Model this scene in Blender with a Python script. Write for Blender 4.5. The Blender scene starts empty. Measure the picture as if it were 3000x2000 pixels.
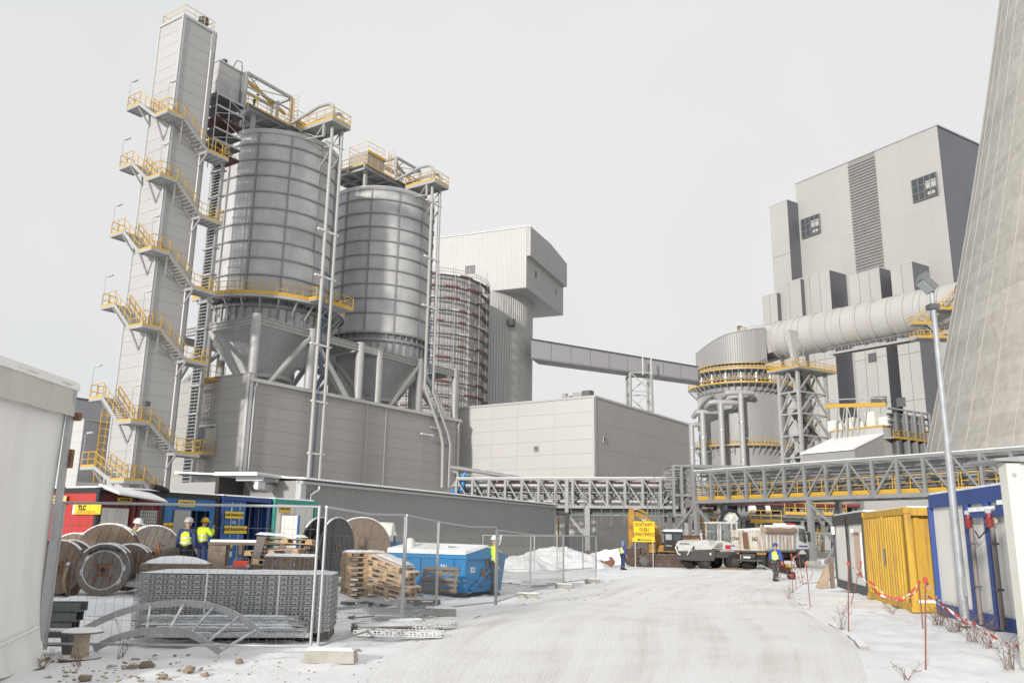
import bpy, math, random
from mathutils import Vector, Matrix
random.seed(7)
SC = bpy.context.scene
COL = SC.collection
# ------------------------------------------------------------------ camera
CH = 1.75                       # eye height of the photographer
CXP, CYP, FPX = 1500.0, 1000.0, 2450.0
_up = Vector((160.0, -10600.0, FPX)).normalized()      # world up in camera axes (x right, y down, z forward)
_y = (Vector((0, 0, 1)) - _up * _up.z).normalized()
_x = _y.cross(_up)
if _x.x < 0: _x = -_x
cam = bpy.data.cameras.new('camera'); camo = bpy.data.objects.new('camera', cam); COL.objects.link(camo)
cam.sensor_width = 36.0; cam.lens = 36.0 * FPX / 3000.0; cam.clip_start = 0.2; cam.clip_end = 5000
def c2w(v): return Vector((_x.dot(v), _y.dot(v), _up.dot(v)))
_r, _u, _b = c2w(Vector((1, 0, 0))), c2w(Vector((0, -1, 0))), c2w(Vector((0, 0, -1)))
camo.matrix_world = Matrix(((_r.x, _u.x, _b.x, 0), (_r.y, _u.y, _b.y, 0), (_r.z, _u.z, _b.z, CH), (0, 0, 0, 1)))
SC.camera = camo
# ------------------------------------------------------------------ light
SUN_AZ, SUN_EL = 206.0, 14.0     # clockwise from the viewing direction
wd = bpy.data.worlds.new('World'); SC.world = wd; wd.use_nodes = True
nt = wd.node_tree; nt.nodes.clear()
out = nt.nodes.new('ShaderNodeOutputWorld'); bg = nt.nodes.new('ShaderNodeBackground')
sky = nt.nodes.new('ShaderNodeTexSky'); sky.sky_type = 'NISHITA'; sky.sun_disc = False
sky.sun_elevation = math.radians(SUN_EL); sky.sun_rotation = math.radians(SUN_AZ)
sky.air_density = 1.0; sky.dust_density = 4.0; sky.ozone_density = 1.0
hs = nt.nodes.new('ShaderNodeHueSaturation'); hs.inputs['Saturation'].default_value = 0.25
tc = nt.nodes.new('ShaderNodeTexCoord'); ns = nt.nodes.new('ShaderNodeTexNoise'); ns.inputs['Scale'].default_value = 1.6; ns.inputs['Detail'].default_value = 4
cr = nt.nodes.new('ShaderNodeValToRGB')
cr.color_ramp.elements[0].position = .38; cr.color_ramp.elements[0].color = (7.1, 7.3, 7.5, 1)
cr.color_ramp.elements[1].position = .64; cr.color_ramp.elements[1].color = (7.95, 7.97, 7.98, 1)
mx = nt.nodes.new('ShaderNodeMix'); mx.data_type = 'RGBA'; mx.inputs[0].default_value = 0.93   # closed layer of high cloud over the clear sky
nt.links.new(sky.outputs[0], hs.inputs['Color']); nt.links.new(tc.outputs['Generated'], ns.inputs['Vector']); nt.links.new(ns.outputs[0], cr.inputs[0])
nt.links.new(hs.outputs[0], mx.inputs[6]); nt.links.new(cr.outputs[0], mx.inputs[7]); nt.links.new(mx.outputs[2], bg.inputs[0])
bg.inputs[1].default_value = 0.108
nt.links.new(bg.outputs[0], out.inputs[0])
sl = bpy.data.lights.new('sun', 'SUN'); sl.energy = 3.8; sl.angle = math.radians(3.0); sl.color = (1.0, .95, .88)
so = bpy.data.objects.new('sun', sl); COL.objects.link(so)
_a, _e = math.radians(SUN_AZ), math.radians(SUN_EL)
sdir = Vector((math.sin(_a) * math.cos(_e), math.cos(_a) * math.cos(_e), math.sin(_e)))
so.rotation_euler = sdir.to_track_quat('Z', 'Y').to_euler(); so.location = sdir * 300
SC.view_settings.view_transform = 'Standard'; SC.view_settings.look = 'None'; SC.view_settings.gamma = 1; SC.view_settings.exposure = 0
SC.view_settings.use_curve_mapping = False
# ------------------------------------------------------------------ sight lines (photograph pixel -> point in the place)
def ray(px, py): return c2w(Vector((px - CXP, py - CYP, FPX)))
def PZ(px, py, z=0.0):
    d = ray(px, py); return Vector((0, 0, CH)) + d * ((z - CH) / d.z)
def PY(px, py, y):
    d = ray(px, py); return Vector((0, 0, CH)) + d * (y / d.y)
def az(a): a = math.radians(a); return Vector((math.sin(a), math.cos(a), 0))
class Fr:
    "ground frame: x along azimuth a, y 90 degrees to its left"
    def __init__(s, o, a): s.o = Vector((o[0], o[1], 0)); s.a = a; s.x = az(a); s.y = az(a - 90); s.rz = math.radians(90 - a)
    def loc(s, p): d = p - s.o; return Vector((d.dot(s.x), d.dot(s.y), d.z))
    def onx(s, px, py, x): d = ray(px, py); n = s.x; return s.loc(Vector((0, 0, CH)) + d * ((s.o + n * x - Vector((0, 0, CH))).dot(n) / d.dot(n)))
    def ony(s, px, py, y): d = ray(px, py); n = s.y; return s.loc(Vector((0, 0, CH)) + d * ((s.o + n * y - Vector((0, 0, CH))).dot(n) / d.dot(n)))
    def w(s, x, y, z=0): return s.o + s.x * x + s.y * y + Vector((0, 0, z))
# ------------------------------------------------------------------ materials
MATS = {}
def M(name, col, rough=.6, metal=0.0, var=.12, scale=3.0, bump=0.0, bscale=None, dirt=None, dirtamt=.0, snow=0.0, spec=.5, streak=False, emit=None, alpha=None, stretch=None):
    if name in MATS: return MATS[name]
    m = bpy.data.materials.new(name); m.use_nodes = True; t = m.node_tree; N = t.nodes; L = t.links
    b = N['Principled BSDF']; b.inputs['Roughness'].default_value = rough; b.inputs['Metallic'].default_value = metal
    b.inputs['Specular IOR Level'].default_value = spec
    tc = N.new('ShaderNodeTexCoord'); mp = N.new('ShaderNodeMapping'); L.new(tc.outputs['Object'], mp.inputs[0])
    if stretch: mp.inputs['Scale'].default_value = stretch
    n1 = N.new('ShaderNodeTexNoise'); n1.inputs['Scale'].default_value = scale; n1.inputs['Detail'].default_value = 6; n1.inputs['Roughness'].default_value = .62
    L.new(mp.outputs[0], n1.inputs['Vector'])
    r = N.new('ShaderNodeMapRange'); r.inputs[1].default_value = .25; r.inputs[2].default_value = .75; r.inputs[3].default_value = 1 - var; r.inputs[4].default_value = 1 + var
    L.new(n1.outputs[0], r.inputs[0])
    oi = N.new('ShaderNodeObjectInfo'); rr = N.new('ShaderNodeMapRange'); rr.inputs[3].default_value = 1 - var * .35; rr.inputs[4].default_value = 1 + var * .35
    L.new(oi.outputs['Random'], rr.inputs[0])
    mu = N.new('ShaderNodeMath'); mu.operation = 'MULTIPLY'; L.new(r.outputs[0], mu.inputs[0]); L.new(rr.outputs[0], mu.inputs[1])
    vm = N.new('ShaderNodeVectorMath'); vm.operation = 'SCALE'; vm.inputs[0].default_value = col; L.new(mu.outputs[0], vm.inputs['Scale'])
    cur = vm.outputs[0]
    if dirt:
        n2 = N.new('ShaderNodeTexNoise'); n2.inputs['Scale'].default_value = scale * .8; n2.inputs['Detail'].default_value = 8; n2.inputs['Roughness'].default_value = .7
        mp2 = N.new('ShaderNodeMapping'); L.new(tc.outputs['Object'], mp2.inputs[0]); mp2.inputs['Location'].default_value = (3.1, 7.7, 1.3)
        if streak: mp2.inputs['Scale'].default_value = (4, 4, .35)
        L.new(mp2.outputs[0], n2.inputs['Vector'])
        r2 = N.new('ShaderNodeMapRange'); r2.inputs[1].default_value = .62 - .25 * dirtamt; r2.inputs[2].default_value = .78 - .15 * dirtamt
        L.new(n2.outputs[0], r2.inputs[0])
        mm = N.new('ShaderNodeMix'); mm.data_type = 'RGBA'; L.new(r2.outputs[0], mm.inputs[0]); L.new(cur, mm.inputs[6]); mm.inputs[7].default_value = (*dirt, 1); cur = mm.outputs[2]
    if snow:
        g = N.new('ShaderNodeNewGeometry'); sp = N.new('ShaderNodeSeparateXYZ'); L.new(g.outputs['Normal'], sp.inputs[0])
        n3 = N.new('ShaderNodeTexNoise'); n3.inputs['Scale'].default_value = 2.2; n3.inputs['Detail'].default_value = 5; L.new(g.outputs['Position'], n3.inputs['Vector'])
        ad = N.new('ShaderNodeMath'); ad.operation = 'ADD'; L.new(sp.outputs['Z'], ad.inputs[0])
        sc_ = N.new('ShaderNodeMath'); sc_.operation = 'MULTIPLY_ADD'; L.new(n3.outputs[0], sc_.inputs[0]); sc_.inputs[1].default_value = .8; sc_.inputs[2].default_value = -.4 + (snow - .5) * .6; L.new(sc_.outputs[0], ad.inputs[1])
        r3 = N.new('ShaderNodeMapRange'); r3.inputs[1].default_value = .78; r3.inputs[2].default_value = .9; L.new(ad.outputs[0], r3.inputs[0])
        ms = N.new('ShaderNodeMix'); ms.data_type = 'RGBA'; L.new(r3.outputs[0], ms.inputs[0]); L.new(cur, ms.inputs[6]); ms.inputs[7].default_value = (.86, .865, .88, 1); cur = ms.outputs[2]
        if metal:
            sm = N.new('ShaderNodeMath'); sm.operation = 'MULTIPLY_ADD'; L.new(r3.outputs[0], sm.inputs[0]); sm.inputs[1].default_value = -metal; sm.inputs[2].default_value = metal; L.new(sm.outputs[0], b.inputs['Metallic'])
    L.new(cur, b.inputs['Base Color'])
    if bump:
        n4 = N.new('ShaderNodeTexNoise'); n4.inputs['Scale'].default_value = bscale or scale * 3; n4.inputs['Detail'].default_value = 5; L.new(mp.outputs[0], n4.inputs['Vector'])
        bp = N.new('ShaderNodeBump'); bp.inputs['Strength'].default_value = bump; bp.inputs['Distance'].default_value = .05; L.new(n4.outputs[0], bp.inputs['Height']); L.new(bp.outputs[0], b.inputs['Normal'])
    if emit: b.inputs['Emission Color'].default_value = (*emit[:3], 1); b.inputs['Emission Strength'].default_value = emit[3]
    if alpha: b.inputs['Transmission Weight'].default_value = alpha
    MATS[name] = m; return m
GLASS = M('glass', (.05, .06, .07), .06, 0, .1, 1, spec=.8)
GLASSC = M('clear_glass', (.75, .8, .8), .03, 0, .02, 1, alpha=.92)
CLAD = M('silver_cladding', (.40, .396, .393), .7, .0, .06, .25, bump=.02, bscale=1.2, dirt=(.39, .385, .38), dirtamt=.2, streak=True)
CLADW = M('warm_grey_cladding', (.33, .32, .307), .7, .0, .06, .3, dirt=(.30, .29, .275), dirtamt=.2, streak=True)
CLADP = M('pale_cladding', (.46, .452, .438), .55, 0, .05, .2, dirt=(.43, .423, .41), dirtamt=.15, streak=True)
TRIM = M('aluminium_trim', (.50, .505, .51), .4, .25, .05, 1)
SILO = M('silo_sheet', (.45, .45, .455), .6, .15, .16, .55, bump=.05, bscale=.7, dirt=(.38, .375, .37), dirtamt=.35, streak=True)
RING = M('silo_ring_steel', (.26, .265, .27), .55, .2, .1, 1)
STEEL = M('light_grey_paint', (.36, .36, .352), .45, 0, .08, 1.2, dirt=(.33, .31, .28), dirtamt=.1, snow=.3)
GALV = M('galvanised_steel', (.45, .46, .47), .45, .45, .16, 4, bump=.03, snow=.42)
GALVD = M('dull_zinc', (.37, .385, .39), .5, .35, .2, 6, snow=.5)
DSTEEL = M('dark_steel', (.10, .105, .11), .55, .2, .25, 4)
YEL = M('yellow_rail_paint', (.55, .335, .045), .5, 0, .1, 3)
BLACK = M('black_rubber', (.015, .015, .017), .7, 0, .3, 6)
SNOW = M('snow', (.84, .845, .86), .75, 0, .05, 2.5, bump=.5, bscale=5, spec=.3)
CONC = M('concrete', (.36, .345, .31), .9, 0, .2, 5, bump=.3, snow=.55)
WOOD = M('pallet_wood', (.50, .34, .19), .8, 0, .35, 6, bump=.3, stretch=(1, 9, 9), snow=.5)
WOODG = M('weathered_wood', (.20, .155, .12), .85, 0, .4, 5, bump=.4, stretch=(1, 10, 10), dirt=(.12, .1, .085), dirtamt=.4, snow=.45)
WHITE = M('white_paint', (.74, .735, .70), .45, 0, .06, 1.2, dirt=(.55, .52, .46), dirtamt=.35, streak=True)
RUST = M('rusty_steel', (.17, .085, .05), .8, 0, .4, 6, bump=.3)
# ------------------------------------------------------------------ mesh builder
Z = Vector((0, 0, 1))
class MB:
    def __init__(s): s.v = []; s.f = []
    def add(s, vs, fs):
        o = len(s.v); s.v += [tuple(p) for p in vs]; s.f += [tuple(i + o for i in f) for f in fs]; return s
    def box(s, x0, y0, z0, x1, y1, z1):
        return s.add([(x0, y0, z0), (x1, y0, z0), (x1, y1, z0), (x0, y1, z0), (x0, y0, z1), (x1, y0, z1), (x1, y1, z1), (x0, y1, z1)],
                     [(0, 3, 2, 1), (4, 5, 6, 7), (0, 1, 5, 4), (1, 2, 6, 5), (2, 3, 7, 6), (3, 0, 4, 7)])
    def hexa(s, p):   # 8 points: bottom ring, top ring
        return s.add(p, [(0, 3, 2, 1), (4, 5, 6, 7), (0, 1, 5, 4), (1, 2, 6, 5), (2, 3, 7, 6), (3, 0, 4, 7)])
    def beam(s, p, q, w, h=None, up=Z):
        p, q = Vector(p), Vector(q); h = h or w; d = (q - p).normalized()
        a = d.cross(up)
        if a.length < 1e-4: a = d.cross(Vector((1, 0, 0)))
        a = a.normalized() * (w / 2); b = d.cross(a).normalized() * (h / 2)
        return s.hexa([p - a - b, p + a - b, p + a + b, p - a + b, q - a - b, q + a - b, q + a + b, q - a + b])
    def tube(s, p, q, r, n=8, r2=None, caps=True): return s.path([p, q], r, n, r2, caps)
    def path(s, pts, r, n=8, r2=None, caps=True):
        pts = [Vector(p) for p in pts]; k = len(pts); o = len(s.v)
        t0 = (pts[1] - pts[0]).normalized(); u = t0.cross(Z)
        if u.length < 1e-3: u = t0.cross(Vector((1, 0, 0)))
        u.normalize()
        for i, p in enumerate(pts):
            if i == 0: t = t0
            elif i == k - 1: t = (pts[-1] - pts[-2]).normalized()
            else: t = ((pts[i] - pts[i - 1]).normalized() + (pts[i + 1] - pts[i]).normalized()).normalized()
            u = (u - t * u.dot(t)).normalized(); w = t.cross(u)
            rr = r if r2 is None else r + (r2 - r) * i / (k - 1)
            for j in range(n):
                a = 2 * math.pi * j / n; s.v.append(tuple(p + u * (rr * math.cos(a)) + w * (rr * math.sin(a))))
        for i in range(k - 1):
            for j in range(n):
                a = o + i * n + j; b = o + i * n + (j + 1) % n; s.f.append((a, b, b + n, a + n))
        if caps: s.f.append(tuple(o + j for j in reversed(range(n)))); s.f.append(tuple(o + (k - 1) * n + j for j in range(n)))
        return s
    def lathe(s, prof, n=32, c=(0, 0, 0), a0=0.0, a1=360.0, axis='z'):
        full = abs(a1 - a0) >= 359.9; m = n if full else n + 1; o = len(s.v)
        for (r, z) in prof:
            for j in range(m):
                a = math.radians(a0 + (a1 - a0) * j / n); x, y = r * math.cos(a), r * math.sin(a)
                p = (x, y, z) if axis == 'z' else ((z, x, y) if axis == 'x' else (x, z, y))
                s.v.append((c[0] + p[0], c[1] + p[1], c[2] + p[2]))
        for i in range(len(prof) - 1):
            for j in range(n):
                a = o + i * m + j; b = o + i * m + (j + 1) % m; s.f.append((a, b, b + m, a + m))
        return s
    def prism(s, poly, d0, d1, axis='y'):   # poly of (u,w): axis y -> (u,d,w); x -> (d,u,w); z -> (u,w,d)
        n = len(poly); g = {'y': lambda u, w, d: (u, d, w), 'x': lambda u, w, d: (d, u, w), 'z': lambda u, w, d: (u, w, d)}[axis]
        return s.add([g(u, w, d0) for u, w in poly] + [g(u, w, d1) for u, w in poly],
                     [tuple(range(n)), tuple(range(2 * n - 1, n - 1, -1))] + [(i, i + n, (i + 1) % n + n, (i + 1) % n) for i in range(n)])
    def xf(s, m):
        s.v = [tuple(m @ Vector(p)) for p in s.v]; return s
    def mesh(s, name, mat, smooth=False):
        me = bpy.data.meshes.new(name); me.from_pydata(s.v, [], s.f); me.validate(); me.materials.append(mat)
        import bmesh
        bm = bmesh.new(); bm.from_mesh(me); bmesh.ops.recalc_face_normals(bm, faces=bm.faces); bm.to_mesh(me); bm.free()
        if smooth: me.polygons.foreach_set('use_smooth', [True] * len(me.polygons)); me.set_sharp_from_angle(angle=math.radians(40))
        return me
def lk(name, data, parent=None, loc=(0, 0, 0), rz=0.0, mat=None, rot=None, scale=None):
    o = bpy.data.objects.new(name, data); COL.objects.link(o)
    o.location = loc; o.rotation_euler = rot if rot is not None else (0, 0, rz)
    if scale: o.scale = scale
    if parent: o.parent = parent
    return o
def part(name, mb, mat, parent, smooth=False, loc=(0, 0, 0), rz=0.0, rot=None, kind=None, label=None):
    o = lk(name, mb.mesh(name, mat, smooth), parent, loc, rz, rot=rot)
    if kind: o['kind'] = kind
    if label: o['label'] = label
    return o
def tag(o, label, cat, group=None):
    o['label'] = label; o['category'] = cat
    if group: o['group'] = group
    return o
def thing(name, label, cat, loc=(0, 0, 0), rz=0.0, group=None, rot=None):
    o = lk(name, None, None, loc, rz, rot=rot); o.empty_display_size = .3; return tag(o, label, cat, group)
def frthing(name, label, cat, fr, group=None): return thing(name, label, cat, fr.o, fr.rz, group)
def copytree(o, loc, rz=None, label=None, rot=None):
    c = o.copy(); COL.objects.link(c); c.location = loc
    if rz is not None: c.rotation_euler = (0, 0, rz)
    if rot is not None: c.rotation_euler = rot
    if label: c['label'] = label
    for ch in o.children:
        d = ch.copy(); COL.objects.link(d); d.parent = c
        for g in ch.children:
            e = g.copy(); COL.objects.link(e); e.parent = d
    return c
def text(body, size, mat, parent, loc, rot, name='lettering', depth=.004, sx=1.0, align='CENTER', bold=0.0):
    cu = bpy.data.curves.new('txt', 'FONT'); cu.body = body; cu.size = size; cu.extrude = depth; cu.align_x = align; cu.align_y = 'CENTER'; cu.offset = bold; cu.resolution_u = 2
    t = bpy.data.objects.new('txt', cu); me = bpy.data.meshes.new_from_object(t); me.materials.clear(); me.materials.append(mat)
    bpy.data.objects.remove(t); me.name = name
    return lk(name, me, parent, loc, rot=rot, scale=(sx, 1, 1))
def railing(mb, pts, h=1.1, step=1.4, r=.024, mid=True, toe=None, closed=False):
    "posts, top and knee rail along a polyline of floor points"
    pts = [Vector(p) for p in pts]
    for i in range(len(pts) - 1):
        p, q = pts[i], pts[i + 1]; L = (q - p).length; n = max(1, round(L / step))
        for k in range(n + (1 if i == len(pts) - 2 else 0)): a = p.lerp(q, k / n); mb.beam(a, a + Z * h, r * 2, r * 2)
        mb.beam(p + Z * h, q + Z * h, r * 2); 
        if mid: mb.beam(p + Z * h * .52, q + Z * h * .52, r * 1.7)
        if toe is not None: toe.beam(p + Z * .08, q + Z * .08, .03, .16)
    return mb
def lattice(mb, p, q, w, n, r=.05):
    "square lattice mast between p and q"
    p, q = Vector(p), Vector(q); d = (q - p).normalized(); a = d.cross(Vector((1, 0, 0)) if abs(d.x) < .8 else Vector((0, 1, 0))).normalized(); b = d.cross(a)
    cs = [a * w / 2 + b * w / 2, a * w / 2 - b * w / 2, -a * w / 2 - b * w / 2, -a * w / 2 + b * w / 2]
    for c in cs: mb.beam(p + c, q + c, r * 2)
    for k in range(n):
        u, v = p.lerp(q, k / n), p.lerp(q, (k + 1) / n)
        for i in range(4):
            c, e = cs[i], cs[(i + 1) % 4]; mb.beam(u + c, u + e, r * 1.2)
            mb.beam(u + (c if k % 2 else e), v + (e if k % 2 else c), r * 1.2)
    return mb
# ================================================================== GROUND
def _S(t): t = min(1.0, max(0.0, t)); return t * t * (3 - 2 * t)
def hgt(x, y):
    "the road dips slightly as it runs away; the yard on the left lies a little higher"
    d = -.28 * _S((y - 14) / 17) * (1 - _S((x - 5) / 4) * (1 - _S((y - 28) / 10)))
    l = _S((-3.5 - x) / 3.5) * (1 - _S((y - 33) / 8))
    return d * (1 - l) + .34 * l * _S((y - 15.5) / 5)
def PG(px, py, dz=0.0):
    p = PZ(px, py, dz)
    for _ in range(12): p = PZ(px, py, hgt(p.x, p.y) + dz)
    return p
def snow_ground():
    m = bpy.data.materials.new('snowy_ground'); m.use_nodes = True; t = m.node_tree; N = t.nodes; L = t.links; b = N['Principled BSDF']
    b.inputs['Roughness'].default_value = .8; b.inputs['Specular IOR Level'].default_value = .25
    g = N.new('ShaderNodeNewGeometry')
    n1 = N.new('ShaderNodeTexNoise'); n1.inputs['Scale'].default_value = 1.1; n1.inputs['Detail'].default_value = 9; n1.inputs['Roughness'].default_value = .68
    n2 = N.new('ShaderNodeTexNoise'); n2.inputs['Scale'].default_value = 9; n2.inputs['Detail'].default_value = 6; n2.inputs['Roughness'].default_value = .7
    n3 = N.new('ShaderNodeTexNoise'); n3.inputs['Scale'].default_value = .22; n3.inputs['Detail'].default_value = 3
    for n in (n1, n2, n3): L.new(g.outputs['Position'], n.inputs['Vector'])
    # bare earth peeping through where two noises meet
    mm = N.new('ShaderNodeMath'); mm.operation = 'MULTIPLY'; L.new(n1.outputs[0], mm.inputs[0]); L.new(n2.outputs[0], mm.inputs[1])
    r = N.new('ShaderNodeMapRange'); r.inputs[1].default_value = .365; r.inputs[2].default_value = .43; r.inputs[4].default_value = .8; L.new(mm.outputs[0], r.inputs[0])
    rs = N.new('ShaderNodeMapRange'); rs.inputs[1].default_value = .3; rs.inputs[2].default_value = .7; L.new(n3.outputs[0], rs.inputs[0])
    c1 = N.new('ShaderNodeMix'); c1.data_type = 'RGBA'; L.new(rs.outputs[0], c1.inputs[0]); c1.inputs[6].default_value = (.85, .855, .87, 1); c1.inputs[7].default_value = (.79, .788, .79, 1)
    c2 = N.new('ShaderNodeMix'); c2.data_type = 'RGBA'; L.new(r.outputs[0], c2.inputs[0]); L.new(c1.outputs[2], c2.inputs[6]); c2.inputs[7].default_value = (.27, .24, .20, 1)
    L.new(c2.outputs[2], b.inputs['Base Color'])
    bp = N.new('ShaderNodeBump'); bp.inputs['Strength'].default_value = .55; bp.inputs['Distance'].default_value = .06; L.new(mm.outputs[0], bp.inputs['Height']); L.new(bp.outputs[0], b.inputs['Normal'])
    return m
def road_mat():
    m = bpy.data.materials.new('packed_snow_road'); m.use_nodes = True; t = m.node_tree; N = t.nodes; L = t.links; b = N['Principled BSDF']
    b.inputs['Roughness'].default_value = .7; b.inputs['Specular IOR Level'].default_value = .3
    tc = N.new('ShaderNodeTexCoord'); mp = N.new('ShaderNodeMapping'); L.new(tc.outputs['UV'], mp.inputs[0]); mp.inputs['Scale'].default_value = (1.0, .035, 1)   # tracks run along the road
    w = N.new('ShaderNodeTexNoise'); w.inputs['Scale'].default_value = 1.5; w.inputs['Detail'].default_value = 7; w.inputs['Roughness'].default_value = .65; L.new(mp.outputs[0], w.inputs['Vector'])
    n = N.new('ShaderNodeTexNoise'); n.inputs['Scale'].default_value = .55; n.inputs['Detail'].default_value = 8; L.new(tc.outputs['UV'], n.inputs['Vector'])
    f = N.new('ShaderNodeTexNoise'); f.inputs['Scale'].default_value = 26; f.inputs['Detail'].default_value = 5; L.new(tc.outputs['UV'], f.inputs['Vector'])
    a = N.new('ShaderNodeMath'); a.operation = 'MULTIPLY_ADD'; L.new(w.outputs[0], a.inputs[0]); a.inputs[1].default_value = 1.0; a.inputs[2].default_value = 0
    a2 = N.new('ShaderNodeMath'); a2.operation = 'MULTIPLY_ADD'; L.new(n.outputs[0], a2.inputs[0]); a2.inputs[1].default_value = .55; L.new(a.outputs[0], a2.inputs[2])
    a3 = N.new('ShaderNodeMath'); a3.operation = 'MULTIPLY_ADD'; L.new(f.outputs[0], a3.inputs[0]); a3.inputs[1].default_value = .55; L.new(a2.outputs[0], a3.inputs[2])
    cr = N.new('ShaderNodeValToRGB'); e = cr.color_ramp.elements; e[0].position = .8; e[0].color = (.85, .85, .855, 1); e[1].position = 1.25; e[1].color = (.66, .62, .57, 1)
    e2 = cr.color_ramp.elements.new(.97); e2.color = (.825, .815, .80, 1)
    mr = N.new('ShaderNodeMapRange'); mr.inputs[2].default_value = 1.4; L.new(a3.outputs[0], mr.inputs[0])
    for i, p in enumerate((.60, .75, .92)): cr.color_ramp.elements[i].position = p
    L.new(mr.outputs[0], cr.inputs[0]); L.new(cr.outputs[0], b.inputs['Base Color'])
    bp = N.new('ShaderNodeBump'); bp.inputs['Strength'].default_value = 1.0; bp.inputs['Distance'].default_value = .05; L.new(a3.outputs[0], bp.inputs['Height']); L.new(bp.outputs[0], b.inputs['Normal'])
    return m
def _xat(Q, y):
    for i in range(len(Q) - 1):
        if Q[i].y <= y <= Q[i + 1].y: return Q[i].x + (Q[i + 1].x - Q[i].x) * (y - Q[i].y) / max(1e-6, Q[i + 1].y - Q[i].y)
    return None
def grid_ground():
    xs = [-3000, -800, -300, -120, -60, -40] + [-30 + .5 * i for i in range(40)] + [-10 + .2 * i for i in range(121)] + [14.5, 15, 16, 20, 25, 30, 40, 60, 120, 300, 800, 3000]
    xs = sorted(set(xs)); ys = [-300, -60, -10, 0, 4] + [6 + .2 * i for i in range(131)] + [32.5 + .5 * i for i in range(47)] + [ 60, 70, 80, 100, 150, 250, 500, 1200, 4000]
    mb = MB(); nx = len(xs)
    from mathutils import noise as NZ
    for y in ys:
        for x in xs:
            near = -30 < x < 14 and 5 < y < 55; xl, xr = _xat(RA, y), _xat(RB, y); h = hgt(x, y)
            e = min(x - xl, xr - x) if xl is not None and xr is not None else -9     # >0 inside the road
            if e > 0: h -= .12 * min(1, e / .5)
            elif near: h += min(1, -e / .9) * (-.02 + .075 * NZ.fractal(Vector((x * .9, y * .9, 0)), .9, 2.1, 5) + .05 * NZ.noise(Vector((x * 3.1, y * 3.1, 4))))
            mb.v.append((x, y, h))
    for j in range(len(ys) - 1):
        for i in range(nx - 1): a = j * nx + i; mb.f.append((a, a + 1, a + 1 + nx, a + nx))
    o = lk('ground', mb.mesh('ground', snow_ground(), True)); o['kind'] = 'structure'; return o
# road of packed snow: left and right edges read from the kerbs in the picture
RL = [(1080, 2050), (1110, 1950), (1320, 1829), (1578, 1757), (1745, 1712), (1900, 1690), (1990, 1684)]
RR = [(2560, 2050), (2500, 1885), (2440, 1835), (2345, 1775), (2325, 1735), (2345, 1712), (2420, 1696)]
L_ = [PG(*p, .03) for p in RL]; R_ = [PG(*p, .03) for p in RR]
L_[0:1] = [L_[0] + (L_[0] - L_[1]) * 1.5, L_[0]]; R_[0:1] = [R_[0] + (R_[0] - R_[1]) * 1.5, R_[0]]
L_.append(Vector((15.0, 68.0, -.25))); R_.append(Vector((27.0, 66.0, -.25)))
def road():
    mb = MB(); uv = []; n = 24
    def smooth(P):
        Q = []
        for i in range(len(P) - 1):
            for k in range(6):
                t = k / 6; p0 = P[max(0, i - 1)]; p1 = P[i]; p2 = P[i + 1]; p3 = P[min(len(P) - 1, i + 2)]
                Q.append(.5 * ((2 * p1) + (p2 - p0) * t + (2 * p0 - 5 * p1 + 4 * p2 - p3) * t * t + (3 * p1 - p0 - 3 * p2 + p3) * t ** 3))
        return Q + [P[-1]]
    A_, B_ = smooth(L_), smooth(R_); d = 0
    for i in range(len(A_)):
        if i: d += ((A_[i] + B_[i]) / 2 - (A_[i - 1] + B_[i - 1]) / 2).length
        for j in range(n + 1):
            p = A_[i].lerp(B_[i], j / n); e = min(j, n - j); mb.v.append((p.x, p.y, hgt(p.x, p.y) + .03 + .012 * math.sin(j * 1.3) * (e > 1) - (.028 if e == 0 else 0))); uv.append((j / n * 7, d))
    for i in range(len(A_) - 1):
        for j in range(n): a = i * (n + 1) + j; mb.f.append((a, a + 1, a + n + 2, a + n + 1))
    me = mb.mesh('road', road_mat(), True); ul = me.uv_layers.new(name='UVMap')
    for lp in me.loops: ul.data[lp.index].uv = uv[lp.vertex_index]
    o = lk('road', me); o['kind'] = 'structure'
    return A_, B_, o
RA, RB, ROAD = road()
grid_ground()
# kerb stones showing through the snow along both edges
KERB = M('kerb_concrete', (.28, .26, .24), .9, 0, .2, 6, bump=.3, snow=.75)
kb = MB().box(-.48, -.07, -.1, .48, .07, .11).mesh('kerb_stone', KERB)
def kerbs(Q, lo, hi, off):
    acc = 0
    for i in range(len(Q) - 1):
        p, q = Q[i], Q[i + 1]; L = (q - p).length; acc += L
        if lo <= (p.y) <= hi and acc >= 1.0:
            acc = 0
            if random.random() < .5: continue
            d = q - p; a = math.atan2(d.y, d.x); nrm = Vector((-d.y, d.x, 0)).normalized()
            o = lk('kerb_stone', kb, ROAD, (p.x + nrm.x * off, p.y + nrm.y * off, hgt(p.x, p.y) - .075 + random.uniform(-.03, .02)), a)
def dense(Q, s=.25):
    R = []
    for i in range(len(Q) - 1):
        n = max(1, int((Q[i + 1] - Q[i]).length / s))
        for k in range(n): R.append(Q[i].lerp(Q[i + 1], k / n))
    return R
kerbs(dense(RA), 14, 27, .12); kerbs(dense(RB), 15, 30, -.12)
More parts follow.
